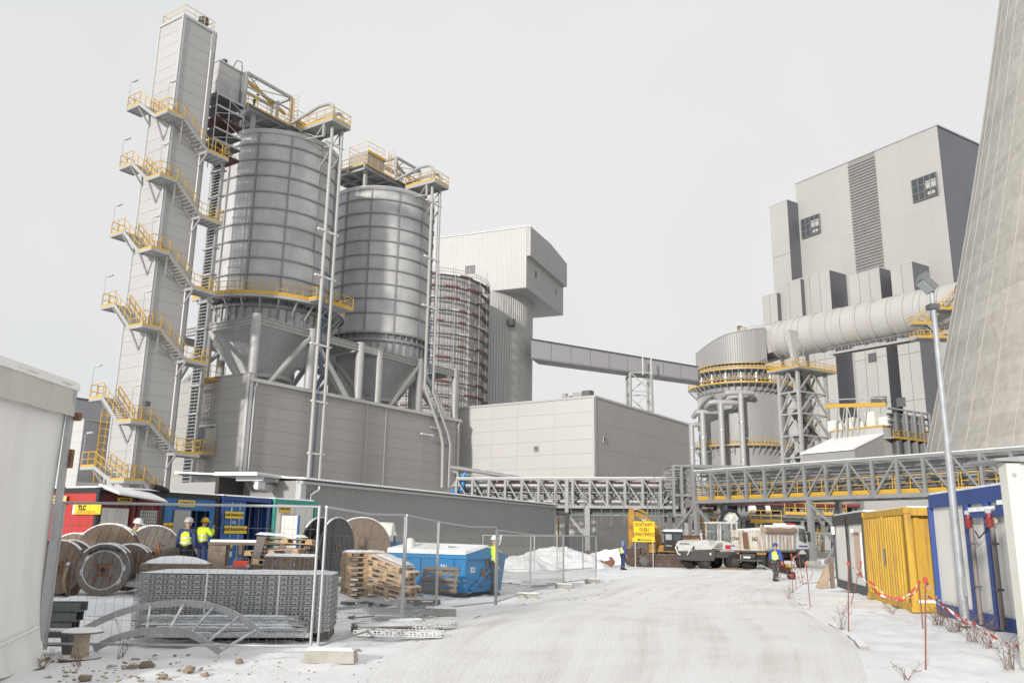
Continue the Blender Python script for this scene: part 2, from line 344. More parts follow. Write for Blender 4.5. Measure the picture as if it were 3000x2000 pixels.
def pile(name, label, c, rx, ry, h, seed, rz=0, group=None, mat=None):
    from mathutils import noise as NZ
    rnd = random.Random(seed); mb = MB(); n, mr = 56, 22
    ph = [rnd.uniform(0, 6.28) for _ in range(8)]
    for i in range(mr + 1):
        t = i / mr
        for j in range(n):
            a = 2 * math.pi * j / n; w = 1 + .14 * math.sin(2 * a + ph[0]) + .1 * math.sin(3 * a + ph[1]) + .06 * math.sin(5 * a + ph[2])
            r = (1 - t); z = h * (t ** .85 * (1 - .18 * t)) * (1 + .12 * math.sin(3 * a + ph[3]) * (1 - t)); X_, Y_ = rx * r * w * math.cos(a), ry * r * w * math.sin(a); z += (.16 * h * NZ.fractal(Vector((X_ * .9 + seed * 7, Y_ * .9, 0)), .8, 2.2, 5) + .05 * NZ.noise(Vector((X_ * 4, Y_ * 4, seed)))) * min(1, t * 4)
            mb.v.append((rx * r * w * math.cos(a), ry * r * w * math.sin(a), z - .05 if i else -.1))
    for i in range(mr):
        for j in range(n): a = i * n + j; b = i * n + (j + 1) % n; mb.f.append((a, b, b + n, a + n))
    o = lk(name, mb.mesh(name, mat or SNOWP, True), None, c, rz); return tag(o, label, 'snow pile', group)
SNOWP = M('dirty_snow', (.84, .845, .86), .85, 0, .06, 2, bump=.9, bscale=2.5, dirt=(.34, .31, .28), dirtamt=.12, spec=.3)
g_ = 'heaps of cleared snow'
pile('snow_pile', 'tallest heap of cleared snow in front of the corrugated shed corner', PG(1640, 1660), 3.5, 2.4, 1.7, 1, .1, g_)
pile('snow_pile', 'low heap of snow just right of the blue skip', PG(1525, 1668), 2.6, 1.8, 1.15, 2, 0, g_)
pile('snow_pile', 'snow heap behind the worker in the blue helmet', PG(1800, 1649), 3.6, 2.2, 1.35, 3, 0, g_)
pile('snow_pile', 'snow and rubble heap at the foot of the pipe bridge brace', PG(2455, 1650), 2.6, 2.0, .75, 4, 0, g_, M('rubble_snow', (.72, .72, .73), .9, 0, .1, 2, bump=1, dirt=(.2, .17, .15), dirtamt=.55))
pile('sand_heap', 'low heap of brown sand beside the dump truck wheels', PG(2140, 1668), 2.2, .9, .22, 5, 0, None, M('wet_sand', (.25, .17, .09), .95, 0, .3, 5, bump=.6))['category'] = 'sand'

pile('earth_bank', 'brown earth bank along the grey wall behind the excavator', Vector((PY(1850, 1600, 78).x, 78, -.3)), 9.5, 2.2, 1.35, 6, 0, None, M('frozen_earth', (.16, .125, .085), .95, 0, .3, 3, bump=.8, dirt=(.6, .6, .62), dirtamt=.12))['category'] = 'earth bank'
# ================================================================== STAIR TOWER AND SILO PLANT
T = Fr(PY(400, 1250, 62), 33.5); G = Fr(PY(735, 1090, 70), 33.5)
PANEL = {}
def panel_mesh(w, h, mat, t=.012):
    k = (round(w, 3), round(h, 3), mat.name)
    if k not in PANEL:
        mb = MB(); b = .012     # tray with bevelled edges, so the joint reads as a groove
        mb.add([(0, 0, 0), (w, 0, 0), (w, 0, h), (0, 0, h), (b, -t, b * .6), (w - b, -t, b * .6), (w - b, -t, h - b * .6), (b, -t, h - b * .6)],
               [(4, 5, 6, 7), (0, 1, 5, 4), (1, 2, 6, 5), (2, 3, 7, 6), (3, 0, 4, 7)])
        PANEL[k] = mb.mesh('panel', mat)
    return PANEL[k]
def panels(parent, p0, ang, widths, z0, z1, ph, mat, gap=.012, skip=None, name='panel', stagger=0):
    a = math.radians(ang); d = Vector((math.cos(a), math.sin(a), 0)); n = max(1, round((z1 - z0) / ph)); h = (z1 - z0) / n; u = 0
    for ci, w in enumerate(widths):
        for k in range(n):
            if skip and skip(u, z0 + k * h, w, h): continue
            p = Vector(p0) + d * (u + gap / 2); lk(name, panel_mesh(w - gap, h - gap, mat), parent, (p.x, p.y, z0 + k * h + gap / 2), a)
        u += w
JOINT = M('joint_shadow_gap', (.35, .345, .34), .6)
tw = frthing('lift_tower', 'tall slender lift tower clad in silver panels with yellow stairs winding round it', 'tower', T)
HT = 43.7; WX, WY = 3.1, 3.25
part('core', MB().box(.01, .01, 0, WX - .01, WY - .01, HT - .06), JOINT, tw)
panels(tw, (0, 0, 0), 0, [WX], 0, HT - .25, 1.05, CLAD); panels(tw, (0, WY, 0), -90, [WY], 0, HT - .25, 1.05, CLAD)
panels(tw, (WX, 0, 0), 90, [WY], 0, HT - .25, 1.05, CLAD)
part('corner_trim', MB().box(-.08, -.08, 0, .16, .0, HT - .2).box(-.085, -.08, 0, 0, .16, HT - .2), TRIM, tw)
part('corner_trim', MB().box(-.09, WY - .1, 0, .0, WY + .08, HT - .2), TRIM, tw)
part('corner_trim', MB().box(WX - .35, -.12, 0, WX + .1, .0, HT - .2).box(WX, -.12, 0, WX + .12, .3, HT - .2), CLAD, tw)
part('downpipe', MB().path([(WX - .38, -.2, 0), (WX - .38, -.2, HT - 2)], .06, 8), TRIM, tw, True)
part('roof_cap', MB().box(-.12, -.12, HT - .22, WX + .12, WY + .12, HT), TRIM, tw)
rb = MB(); railing(rb, [(.1, WY - .1, HT), (.1, .1, HT), (WX - .1, .1, HT), (WX - .1, WY - .1, HT), (.1, WY - .1, HT)], 1.0, 1.0, .02); part('roof_railing', rb, M('pale_yellow_rail', (.62, .45, .2), .5), tw)
part('roof_vent', MB().lathe([(.05, 1.15), (.42, 1.12), (.45, .7), (.33, .65), (.33, 0)], 16, (2.3, .7, HT)), DSTEEL, tw, True)
# stairs ---------------------------------------------------------------
st = frthing('external_staircase', 'galvanised steel staircase with yellow railings wrapped around the lift tower', 'staircase', T)
LV = [(6.23, 5.15, 3.1), (11.4, 9.4, 7.44), (18.65, 16.55, 14.6), (24.62, 22.55, 20.45), (30.42, 28.53, 26.45), (35.7, 33.95, 32.15)]
GRATE = M('grating', (.40, .41, .41), .6, .3, .2, 8)
W1 = 1.3
def landing(name, x0, y0, x1, y1, z, rails):
    o = part(name, MB().box(x0, y0, z - .12, x1, y1, z - .04), GRATE, st)
    fr = MB()
    for a, b in [((x0, y0), (x1, y0)), ((x1, y0), (x1, y1)), ((x1, y1), (x0, y1)), ((x0, y1), (x0, y0))]: fr.beam((*a, z - .1), (*b, z - .1), .08, .22)
    for k in range(1, 4): fr.beam((x0 + (x1 - x0) * k / 4, y0, z - .17), (x0 + (x1 - x0) * k / 4, y1, z - .17), .05, .1)
    part('frame', fr, STEEL, o)
    rl = MB(); te = MB()
    for r in rails: railing(rl, [(*p, z) for p in r], 1.1, .75, .022, True, te)
    part('railing', rl, YEL, o)
    if te.v: part('toe_board', te, YEL, o)
    return o
def flight(p, q, w, side):
    "p upper start, q lower end on outer stringer line; side = vector to inner stringer"
    p, q, s = Vector(p), Vector(q), Vector(side)
    f = part('flight', MB().beam(p, q, .06, .26).beam(p + s, q + s, .06, .26), STEEL, st)
    n = max(3, round((p.z - q.z) / .2)); d = (q - p)
    hd = Vector((d.x, d.y, 0)).normalized()
    for k in range(1, n):
        c = p + d * (k / n) + s * .5; c.z += .02
        lk('tread', TREAD, f, c, math.atan2(s.y, s.x))
    rl = MB(); 
    for b in (p, p + s):
        e = b + d; m = 3
        for k in range(m + 1): a = b + d * (k / m); rl.beam(a, a + Z * 1.1, .045)
        rl.beam(b + Z * 1.1, e + Z * 1.1, .045); rl.beam(b + Z * .58, e + Z * .58, .036)
    part('railing', rl, YEL, f)
TREAD = MB().box(-.62, -.13, -.02, .62, .13, .02).mesh('tread', GRATE)
LMP = M('lamp_housing', (.55, .56, .57), .4, .3)
for k, (zl, zm, zr) in enumerate(LV):
    landing('landing', -W1, 2.75, 0 - .05, 4.5, zl, [[(-W1, 2.75), (-W1, 4.5), (-.1, 4.5)]])
    flight((-W1, 2.75, zl - .05), (-W1, .35, zm - .05), W1, (W1 - .1, 0, 0))
    landing('landing', -W1, -W1, .2, .35, zm, [[(-W1, .35), (-W1, -W1), (.2, -W1)], [(-.15, -.15), (.2, -.15)]])
    flight((.2, -W1, zm - .05), (2.65, -W1, zr - .05), W1, (0, W1 - .15, 0))
    landing('landing', 2.65, -W1, 4.7, .1, zr, [[(2.65, -W1), (4.7, -W1)], [(4.7, -W1), (4.7, .1)]])
    br = MB()   # raking brackets back to the wall
    for a_, b_, w_ in (((-W1 + .1, .3, zm - .2), (0, .9, zm - 1.5), .12), ((.15, -W1 + .1, zm - .2), (.9, 0, zm - 1.5), .12), ((2.7, -W1 + .1, zr - .2), (2.7, 0, zr - 1.4), .12), ((-W1 + .1, 3.0, zl - .2), (0, 3.0, zl - 1.5), .12), ((4.6, -.6, zr - .15), (5.8, .9, zr - .15), .18)): part('bracket', MB().beam(a_, b_, w_), STEEL, st)
    for (lx, ly, lz) in ((-W1, 4.4, zl), (-W1, -1.1, zm)):
        if k == 5 and ly < 0: pass
        lp = part('lamp_post', MB().path([(lx, ly, lz), (lx, ly, lz + 2.4), (lx + .05, ly, lz + 2.5), (lx + .3, ly - .15, lz + 2.55)], .025, 6), GALV, st)
        part('luminaire', MB().box(lx + .15, ly - .55, lz + 2.55, lx + .33, ly + .15, lz + 2.64), LMP, lp)
part('floodlight', MB().box(-.35, -1.35, LV[1][1] + 1.2, .05, -1.1, LV[1][1] + 1.55), DSTEEL, st)
# ---------------------------------------------------------------- plant building below the silos
gb = frthing('silo_plant_building', 'long grey panel-clad building carrying the two steel silos on its roof', 'building', G)
LX, LY, HR = 29.8, 15.2, 14.3
part('core', MB().box(.02, .02, 0, LX, LY, HR - .05), JOINT, gb)
panels(gb, (0, 0, 0), 0, [7.4, 6.65, 2.75, 6.5, 6.5], 0, HR, 1.05, CLADW)
dx0, dx1 = 3.95, 6.55
panels(gb, (0, LY, 0), -90, [LY - dx1, dx1 - dx0, dx0], 0, HR + .55, 1.05, CLADW, skip=lambda u, z, w, h: abs(u - (LY - dx1)) < .1 and 8.0 < z + .4 < 10.5)
part('parapet', MB().box(-.1, -.1, HR + .52, .45, LY, HR + .62).box(.0, -.0, HR, .4, LY, HR + .5), CLADW, gb)
part('roof_edge', MB().box(-.06, -.14, HR - .02, LX + .1, .3, HR + .16).box(.45, .3, HR - .04, LX, LY, HR + .05), TRIM, gb)
part('corner_trim', MB().box(-.1, -.1, 0, .28, -.02, HR + .5).box(-.1, -.1, 0, -.02, .3, HR + .5), TRIM, gb)
part('gutter', MB().beam((0, -.22, HR - .1), (LX, -.22, HR - .1), .16, .14), TRIM, gb)
for x in (.45, 29.2): part('downpipe', MB().path([(x + .2, -.22, HR - .1), (x, -.16, HR - .7), (x, -.16, 0)], .07, 8), TRIM, gb, True)
for x in (7.05, 14.05, 16.8): part('joint_cover', MB().box(x - .04 + .35, -.09, 0, x + .04 + .35, -.05, HR - .15), TRIM, gb)
dr = part('roller_door', MB().box(-.02, dx0, 8.2, .04, dx1, 10.5), GLASS, gb)
part('frame', MB().box(-.1, dx0 - .12, 8.2, .02, dx0, 10.62).box(-.1, dx1, 8.2, .02, dx1 + .12, 10.62).box(-.14, dx0 - .2, 10.52, .02, dx1 + .2, 10.72).box(-.06, (dx0 + dx1) / 2 - .04, 8.2, 0, (dx0 + dx1) / 2 + .04, 10.52), TRIM, dr)
part('pane', MB().box(-.05, dx0 + .1, 8.3, -.025, dx0 + 1.15, 10.4), M('pale_pane', (.45, .43, .38), .3), dr)
bal = part('balcony', MB().box(-1.3, 3.7, 8.0, 0, 7.4, 8.12), STEEL, gb)
rl, te = MB(), MB(); railing(rl, [(-.05, 3.7, 8.12), (-1.3, 3.7, 8.12), (-1.3, 7.4, 8.12)], 1.1, .9, .024, True, te); part('railing', rl, YEL, bal); part('toe_board', te, YEL, bal)
part('wall_lamp', MB().box(-.18, 5.0, 11.9, -.06, 5.4, 12.0), LMP, gb)
part('wall_lamp', MB().box(24.2, -.35, 12.9, 25.4, -.1, 13.0), LMP, gb)
b2 = part('roof_balcony', MB().box(-.9, 4.2, 14.55, .6, 6.4, 14.68), YEL, gb)
rl, te = MB(), MB(); railing(rl, [(.6, 4.2, 14.68), (-.9, 4.2, 14.68), (-.9, 6.4, 14.68)], 1.1, .8, .024, True, te); part('railing', rl, YEL, b2)
# ---------------------------------------------------------------- silos and their legs
RS = 5.95; ZB = [22.9, 25.0, 26.65, 28.3, 29.97, 31.6, 33.25, 34.9, 36.5, 38.13, 39.35]
CS = [(7.5, 7.55), (23.4, 7.55)]
plates = [MB().lathe([(RS, ZB[i] + .03), (RS, ZB[i + 1] - .03)], 10, (0, 0, 0), -90.4 + .9, -60.4).mesh('shell_plate', SILO, True) for i in range(10)]
rings = [MB().lathe([(RS - .02, z - .06), (RS + .17, z - .06), (RS + .17, z + .06), (RS - .02, z + .06), (RS - .02, z - .06)], 96).mesh('stiffening_ring', RING, True) for z in ZB[1:-1]]
post = MB().box(RS - .02, -.06, ZB[0], RS + .14, .06, ZB[-1]).mesh('vertical_stiffener', RING)
cone = MB().lathe([(RS - .1, 22.1), (RS - .1, 20.6), (RS - .25, 20.3), (2.5, 16.4), (2.5, 15.9), (2.15, 15.8), (2.15, 15.0)], 72).mesh('hopper', SILO, True)
skirt = MB().lathe([(RS - .15, 22.95), (RS - .15, 22.0)], 72).lathe([(RS - .1, 22.95), (RS + .22, 22.95), (RS + .22, 22.75), (RS - .1, 22.75)], 72).lathe([(RS - .1, 22.2), (RS + .25, 22.2), (RS + .25, 21.9), (RS - .1, 21.9)], 72).mesh('skirt_ring', RING, True)
stub = MB().box(RS - .1, -.05, 20.6, RS + .12, .05, 22.8).mesh('skirt_rib', RING)
rimm = MB().lathe([(RS - .05, 39.3), (RS + .12, 39.3), (RS + .12, 39.75), (RS - .05, 39.75)], 96).mesh('top_rim', SILO, True)
roofm = MB().lathe([(RS, 39.6), (RS * .5, 40.3), (.05, 40.7)], 48).mesh('roof', SILO, True)
capm = MB().lathe([(2.55, 16.3), (2.75, 16.3), (2.75, 15.95), (2.55, 15.95)], 48).mesh('outlet_flange', TRIM, True)
inn = MB().lathe([(RS - .12, 39.4), (RS - .12, 22.8)], 60).mesh('inner_lining', RING, True)
silos = []
for si, (cx, cy) in enumerate(CS):
    w = G.w(cx, cy, 0)
    s = thing('silo', ['nearer large steel silo with ring stiffeners and a yellow walkway around its foot', 'farther large steel silo with ring stiffeners and no walkway, right of the nearer one'][si], 'silo', w, G.rz, 'twin steel silos')
    silos.append(s)
    for k in range(12):
        for i in range(10): lk('shell_plate', plates[i], s, rz=math.radians(30 * k))
        lk('vertical_stiffener', post, s, rz=math.radians(30 * k + 29.8)); 
    for k in range(48): lk('skirt_rib', stub, s, rz=math.radians(7.5 * k))
    for r in rings: lk('stiffening_ring', r, s)
    for nme, me in (('hopper', cone), ('skirt_ring', skirt), ('top_rim', rimm), ('roof', roofm), ('outlet_flange', capm), ('inner_lining', inn)): lk(nme, me, s)
# walkway of the nearer silo
def arc(r, a0, a1, n, z=0): return [Vector((r * math.cos(math.radians(a0 + (a1 - a0) * i / n)), r * math.sin(math.radians(a0 + (a1 - a0) * i / n)), z)) for i in range(n + 1)]
s1 = silos[0]; ZW = 22.75
wk = part('walkway', MB().lathe([(RS + .2, ZW - .12), (7.45, ZW - .12), (7.45, ZW), (RS + .2, ZW), (RS + .2, ZW - .12)], 70, (0, 0, 0), -195, 15), GRATE, s1)
part('edge_beam', MB().lathe([(7.45, ZW - .28), (7.53, ZW - .28), (7.53, ZW - .02), (7.45, ZW - .02)], 70, (0, 0, 0), -195, 15), STEEL, wk)
part('toe_board', MB().lathe([(7.46, ZW), (7.5, ZW), (7.5, ZW + .3), (7.46, ZW + .3)], 70, (0, 0, 0), -195, 15), YEL, wk)
wr = MB(); railing(wr, arc(7.48, -195, -100, 16, ZW), 1.15, 1.2, .026); railing(wr, arc(7.48, -66, 15, 14, ZW), 1.15, 1.2, .026)
railing(wr, [arc(7.48, -100, -99, 1, ZW)[0], Vector((-1.5, -8.4, ZW)), Vector((3.3, -8.4, ZW)), Vector((3.3, -6.7, ZW))], 1.15, 1.2, .026)
part('railing', wr, YEL, wk)
part('bay_platform', MB().box(-1.5, -8.4, ZW - .12, 3.3, -6.8, ZW - .01), GRATE, wk); part('bay_toe_board', MB().box(-1.5, -8.44, ZW - .05, 3.3, -8.4, ZW + .27).box(-1.54, -8.4, ZW, -1.5, -7.4, ZW + .27), YEL, wk)
for k in range(15):
    a = math.radians(-190 + 13.5 * k); c, sn = math.cos(a), math.sin(a)
    part('walkway_bracket', MB().beam((RS * c, RS * sn, ZW - .2), (7.4 * c, 7.4 * sn, ZW - .2), .12, .2).beam((RS * c, RS * sn, ZW - 1.7), (7.2 * c, 7.2 * sn, ZW - .3), .12, .14), STEEL, s1)
# support frames
for si, (cx, cy) in enumerate(CS):
    f = thing('silo_support_frame', ['pale grey tubular legs and braces under the nearer silo', 'pale grey tubular legs and braces under the farther silo'][si], 'steel frame', G.w(cx, cy, HR), G.rz, 'frames under the silos')
    D = 6.55; zb, zt = .1, 20.3 - HR
    pts = [(-D, -D), (0, -D), (D, -D), (D, 0), (D, D), (0, D), (-D, D), (-D, 0)]
    cm = MB().lathe([(.42, zb), (.42, zt), (.38, zt + .1), (.0, zt + .1)], 20).lathe([(.62, zb - .1), (.62, zb + .12), (.42, zb + .2)], 20).mesh('column', STEEL, True)
    for p in pts: lk('column', cm, f, (*p, 0))
    for i in range(8):
        a, b = Vector((*pts[i], zt - .45)), Vector((*pts[(i + 1) % 8], zt - .45)); d = (b - a).normalized() * .42
        part('ring_beam', MB().beam(a + d, b - d, .3, .06).beam(a + d + Z * .33, b - d + Z * .33, .36, .06).beam(a + d - Z * .33, b - d - Z * .33, .36, .06).beam(a + d, b - d, .05, .62), STEEL, f)
    for i in (1, 3, 5, 7):
        m_ = Vector((*pts[i], zt - .5))
        for sgn in (-1, 1):
            e = Vector((*pts[(i + sgn) % 8], 0)); q = m_.lerp(Vector((e.x, e.y, m_.z)), .72 if sgn < 0 else .8); q.z = zb + .05
            part('brace', MB().tube(m_, q, .27, 14), STEEL, f, True); part('brace_foot', MB().box(q.x - .45, q.y - .45, zb - .05, q.x + .45, q.y + .45, zb + .1), BLACK, f)
lnk = MB().beam((14.3, 1.0, 19.85), (16.6, 1.0, 19.85), .36, .7); 
tb = thing('silo_tie_beam', 'short grey steel beam joining the two silo frames', 'steel beam', G.w(0, 0, 0), G.rz); part('web', lnk, STEEL, tb)
# ---------------------------------------------------------------- silo top works
def zp(x, y): return (560 + .3507 * x, 150 + .3507 * y)
for si, (cx, cy) in enumerate(CS):
    tp = thing('silo_top_platform', ['yellow railed platform and lifting frame on top of the nearer silo', 'yellow railed platform and lifting frame on top of the farther silo'][si], 'platform', G.w(cx, cy, 39.7), G.rz, 'silo top platforms')
    # deck and beams (local origin: silo axis, z=0 at rim)
    zd = 2.4; DY, DX = (-2.2, 3.0) if si == 0 else (-2.6, 4.8)
    dk = part('deck', MB().box(-6.3, DY, zd - .1, DX, 3.2, zd), GRATE, tp)
    bm_ = MB()
    for y in (DY, 0, 1.6, 3.2): bm_.beam((-6.3, y, zd - .3), (DX, y, zd - .3), .2, .4)
    for x in range(-6, int(DX) + 1, 2): bm_.beam((x, DY, zd - .45), (x, 3.2, zd - .45), .14, .24)
    part('deck_beam', bm_, STEEL, tp)
    for (x, y) in ((-5.2, -1.8), (DX - .4, -1.8), (-5.2, 2.6), (DX - .4, 2.6), (-1, -1.8)): part('deck_leg', MB().beam((x, y, -.3), (x, y, zd - .4), .35, .35), STEEL, tp)
    rl, te = MB(), MB(); railing(rl, [(-6.3, 3.2, zd), (-6.3, DY, zd), (DX, DY, zd), (DX, 3.2, zd), (-6.3, 3.2, zd)], 1.1, 1.1, .026, True, te); part('railing', rl, YEL, tp); part('toe_board', te, YEL, tp)
    # portal frame with hoist beam
    X0, X1 = (-6.2, -.4) if si == 0 else (.2, 4.6)
    pf = MB(); zt = zd + 3.6
    for x in (X0, X1):
        for y in (-1.5, 1.6): pf.beam((x, y, zd), (x, y, zt), .28)
    for y in (-1.5, 1.6): pf.beam((X0, y, zt), (X1, y, zt), .26).beam((X0, y, zt - 1.4), (X1, y, zt - 1.4), .14)
    for x in (X0, X1): pf.beam((x, -1.5, zt), (x, 1.6, zt), .24)
    pf.beam((X0, -1.5, zt), (X1, 1.6, zt), .1).beam((X0, 1.6, zt), (X1, -1.5, zt), .1).beam((X0, -1.5, zt - 1.4), (X0 + 1.4, -1.5, zt), .1)
    part('portal_frame', pf, STEEL, tp)
    part('hoist_beam', MB().beam((X0, -1.2, zt - .55), (X1 + .6, .2, zt - 1.0), .22, .32), YEL, tp)
    fb = part('filter_unit', MB().box(.6 if si == 0 else -4.6, -1.4, zd, 4.2 if si == 0 else -1.8, 1.6, zd + (1.6 if si == 0 else 2.6)), CLADW, tp)
    fx0, fx1, fz = (.6, 4.2, zd + 1.6) if si == 0 else (-4.6, -1.8, zd + 2.6)
    rl, te = MB(), MB(); railing(rl, [(fx0, 1.6, fz), (fx0, -1.4, fz), (fx1, -1.4, fz), (fx1, 1.6, fz), (fx0, 1.6, fz)], 1.1, 1.2, .02, True); part('railing', rl, M('pale_yellow_rail', (.6, .45, .2)), fb)
    te.box(fx0 - .1, -1.55, fz - .3, fx1 + .1, -1.4, fz); part('roof_band', te, YEL, fb)
    part('vent_pipe', MB().path([(-1.6 if si == 0 else 3.4, -.6, zd - 1), (-1.6 if si == 0 else 3.4, -.6, zd + 2.9)], .32, 14), GALV, tp, True)
    tr = MB()   # cable tray stepping along the deck edge
    for j in range(4): tr.path([(-6.4, DY - .3 - .1 * j, zd - .2 - .12 * j), (-1.5, DY - .3 - .1 * j, zd - .3 - .12 * j), (-1.0, DY - .3, zd - .1 - .12 * j), (DX - .5, DY - .3 - .1 * j, zd - .25 - .12 * j), (DX, DY - .3, zd - 1.7)], .045, 6)
    part('cable_run', tr, DSTEEL, tp)
    lx = -.6 if si == 0 else -1.4
    ld = MB()
    for dx in (-.25, .25): ld.beam((lx + dx, -1.9, zd), (lx + dx, -1.9, zd + 3.4), .05)
    for k in range(11): ld.beam((lx - .25, -1.9, zd + .3 * k), (lx + .25, -1.9, zd + .3 * k), .03)
    for k in range(5): ld.path([(lx + .4 * math.cos(t), -1.9 - .4 * (1 + math.sin(t)) + .4 - .35, zd + 1.6 + .45 * k) for t in [0, .8, 1.57, 2.3, 3.14, 4, 4.7, 5.5, 6.28]], .015, 4)
    part('caged_ladder', ld, YEL, tp)
    # cantilever platform for the filling pipes
    ox, oy = G_off = (CS[si][0], CS[si][1]); x0, x1 = (5.5 - ox, 7.9 - ox) if si == 0 else (22.0 - ox, 24.5 - ox)
    y0, y1 = (-1.9 - oy, 2.6 - oy) if si == 0 else (-1.3 - oy, 3.0 - oy); zc = .9
    cp = part('filling_platform', MB().box(x0, y0, zc - .1, x1, y1, zc), STEEL, tp)
    fr = MB()
    for a, b in [((x0, y0), (x1, y0)), ((x1, y0), (x1, y1)), ((x1, y1), (x0, y1)), ((x0, y1), (x0, y0))]: fr.beam((*a, zc - .18), (*b, zc - .18), .1, .34)
    for x in (x0 + .1, x1 - .1):
        fr.beam((x, y0 + 1.2, zc - .3), (x, y0 + 1.2, zc - 1.7), .2).beam((x, y1, zc - .3), (x, y1, zc - 1.3), .2).beam((x, y0 + 1.2, zc - 1.6), (x, y1, zc - 1.2), .12)
        fr.beam((x, y0 + 1.2, zc - .3), (x, (y0 + y1) / 2, zc - 1.4), .08).beam((x, y1, zc - .3), (x, (y0 + y1) / 2, zc - 1.4), .08)
    part('truss', fr, STEEL, cp)
    rl, te = MB(), MB(); railing(rl, [(x0, y1, zc), (x0, y0, zc), (x1, y0, zc), (x1, y1, zc)], 1.1, 1.15, .026, True); part('railing', rl, YEL, cp)
    for a, b in [((x0, y1), (x0, y0)), ((x0, y0), (x1, y0)), ((x1, y0), (x1, y1))]: te.beam((*a, zc + .1), (*b, zc + .1), .04, .22)
    part('toe_board', te, YEL, cp)
    # filling pipes
    pp = [(6.4, -1.0), (7.7, -1.0)] if si == 0 else [(22.7, -.4), (24.1, -.4)]
    fp = thing('filling_pipes', ['pair of tall grey filling pipes running down in front of the nearer silo', 'pair of tall grey filling pipes running down in front of the farther silo'][si], 'pipe', G.w(pp[0][0], pp[0][1], 0), G.rz, 'silo filling pipes')
    bx_, by_ = pp[0]
    for j, (x, y) in enumerate(pp):
        zt_ = 42.9 if j == 0 else 42.4; sx = x - bx_
        top = [(sx - .3, 5.5, 42.0), (sx - .1, 1.9, zt_), (sx, .9, zt_)] + [(sx, .9 - .9 * math.sin(t), zt_ - .9 * (1 - math.cos(t))) for t in (.4, .8, 1.2, 1.57)]
        if si == 0: bot = [(sx, 0, 2.5)]
        else:
            P = [G.ony(1233 + 22 * j, 1128 + 18 * j, -.4), G.ony(1290 + 21 * j, 1263 + 4 * j, -.5), G.ony(1297 + 21 * j, 1300, -.5), G.ony(1295 + 18 * j, 1428, -.5)]
            bot = [(q.x - bx_, q.y - by_, q.z) for q in P]; bot[0] = (sx, 0, bot[0][2])
        part('pipe', MB().path(top + bot, .17, 12), STEEL, fp, True)
        for zf in (42.95,): part('flange', MB().lathe([(.18, -.05), (.27, -.05), (.27, .05), (.18, .05)], 14, (sx, .0, 41.2)), STEEL, fp, True)
    for zb in ([38.4, 29.4, 24.9, 18.4, 13.2, 8.5] if si == 0 else [38.2, 31.6, 26.0, 12.0]):
        part('pipe_clamp', MB().box(-.9 if zb > 14 else -.25, -.12, zb, .35 + (pp[1][0] - pp[0][0]), .12, zb + .14), WHITE, fp)
    part('bracket', MB().beam((.0, .2, 37.6), (.2, 1.4, 36.6), .16).beam((1.4, .2, 37.6), (1.5, 1.4, 36.6), .16), STEEL, fp)
    hose = MB(); q0 = [(.6, .05, 26), (.5, .05, 20), (.62, .05, 14), (.45, .05, 6), (.5, .05, 2)] if si == 0 else [(.8, .05, 25), (.7, .05, 20), (1.0, .05, 17.5), (4.2, 0, 12.5), (4.8, 0, 9)]
    hose.path(q0, .035, 6); part('blue_hose', hose, M('blue_hose', (.05, .15, .42), .5), fp)
# lift lobby box beside the tower top and the dark scaffold under it
lb = thing('lift_lobby', 'grey clad lobby box perched beside the lift tower top', 'annex', G.w(-3.2, 4.2, 40.9), G.rz)
part('core', MB().box(.02, .02, 0, 2.58, 2.2, 3.15), JOINT, lb); panels(lb, (0, 0, 0), 0, [2.6], 0, 3.15, 1.05, CLAD); panels(lb, (0, 2.2, 0), -90, [2.2], 0, 3.15, 1.05, CLAD)
part('roof_edge', MB().box(-.1, -.1, 3.15, 2.7, 2.3, 3.28), TRIM, lb); part('roof_vent', MB().lathe([(.05, .6), (.25, .58), (.27, .35), (.18, .3), (.18, 0)], 12, (.9, .5, 3.28)), DSTEEL, lb, True)
part('overflow_pipe', MB().path([(1.6, .2, 3.2), (1.7, -.2, 4.0), (2.3, -.2, 4.1), (2.4, -.2, 3.2), (2.4, -.2, 0)], .045, 6), DSTEEL, lb, True)
part('corner_post', MB().beam((2.75, -.1, -3), (2.75, -.1, 3.3), .25), STEEL, lb)
sf = thing('lobby_scaffold', 'dark scaffold stack hanging below the lift lobby', 'scaffold', G.w(-3.6, 3.4, 34.5), G.rz)
RED = M('red_brown_board', (.09, .04, .035), .8, 0, .3)
for lev in range(6):
    z = .2 + 1.1 * lev
    part('deck', MB().box(0, 0, z, 3.0, 2.4, z + .07), DSTEEL if lev % 3 else RED, sf); part('toe_board', MB().box(-.03, -.04, z + .05, 3.0, 0, z + .2), RED if lev % 3 == 0 else GALV, sf)
for x in (0, 1.4, 3.0):
    for y in (0, 2.4): part('standard', MB().tube((x, y, -.3), (x, y, 7.2), .05, 6), GALV, sf)
for lev in range(5): part('brace', MB().tube((0 if lev % 2 else 3, 0, .3 + 1.2 * lev), (3 if lev % 2 else 0, 0, 1.5 + 1.2 * lev), .035, 6), GALV, sf)
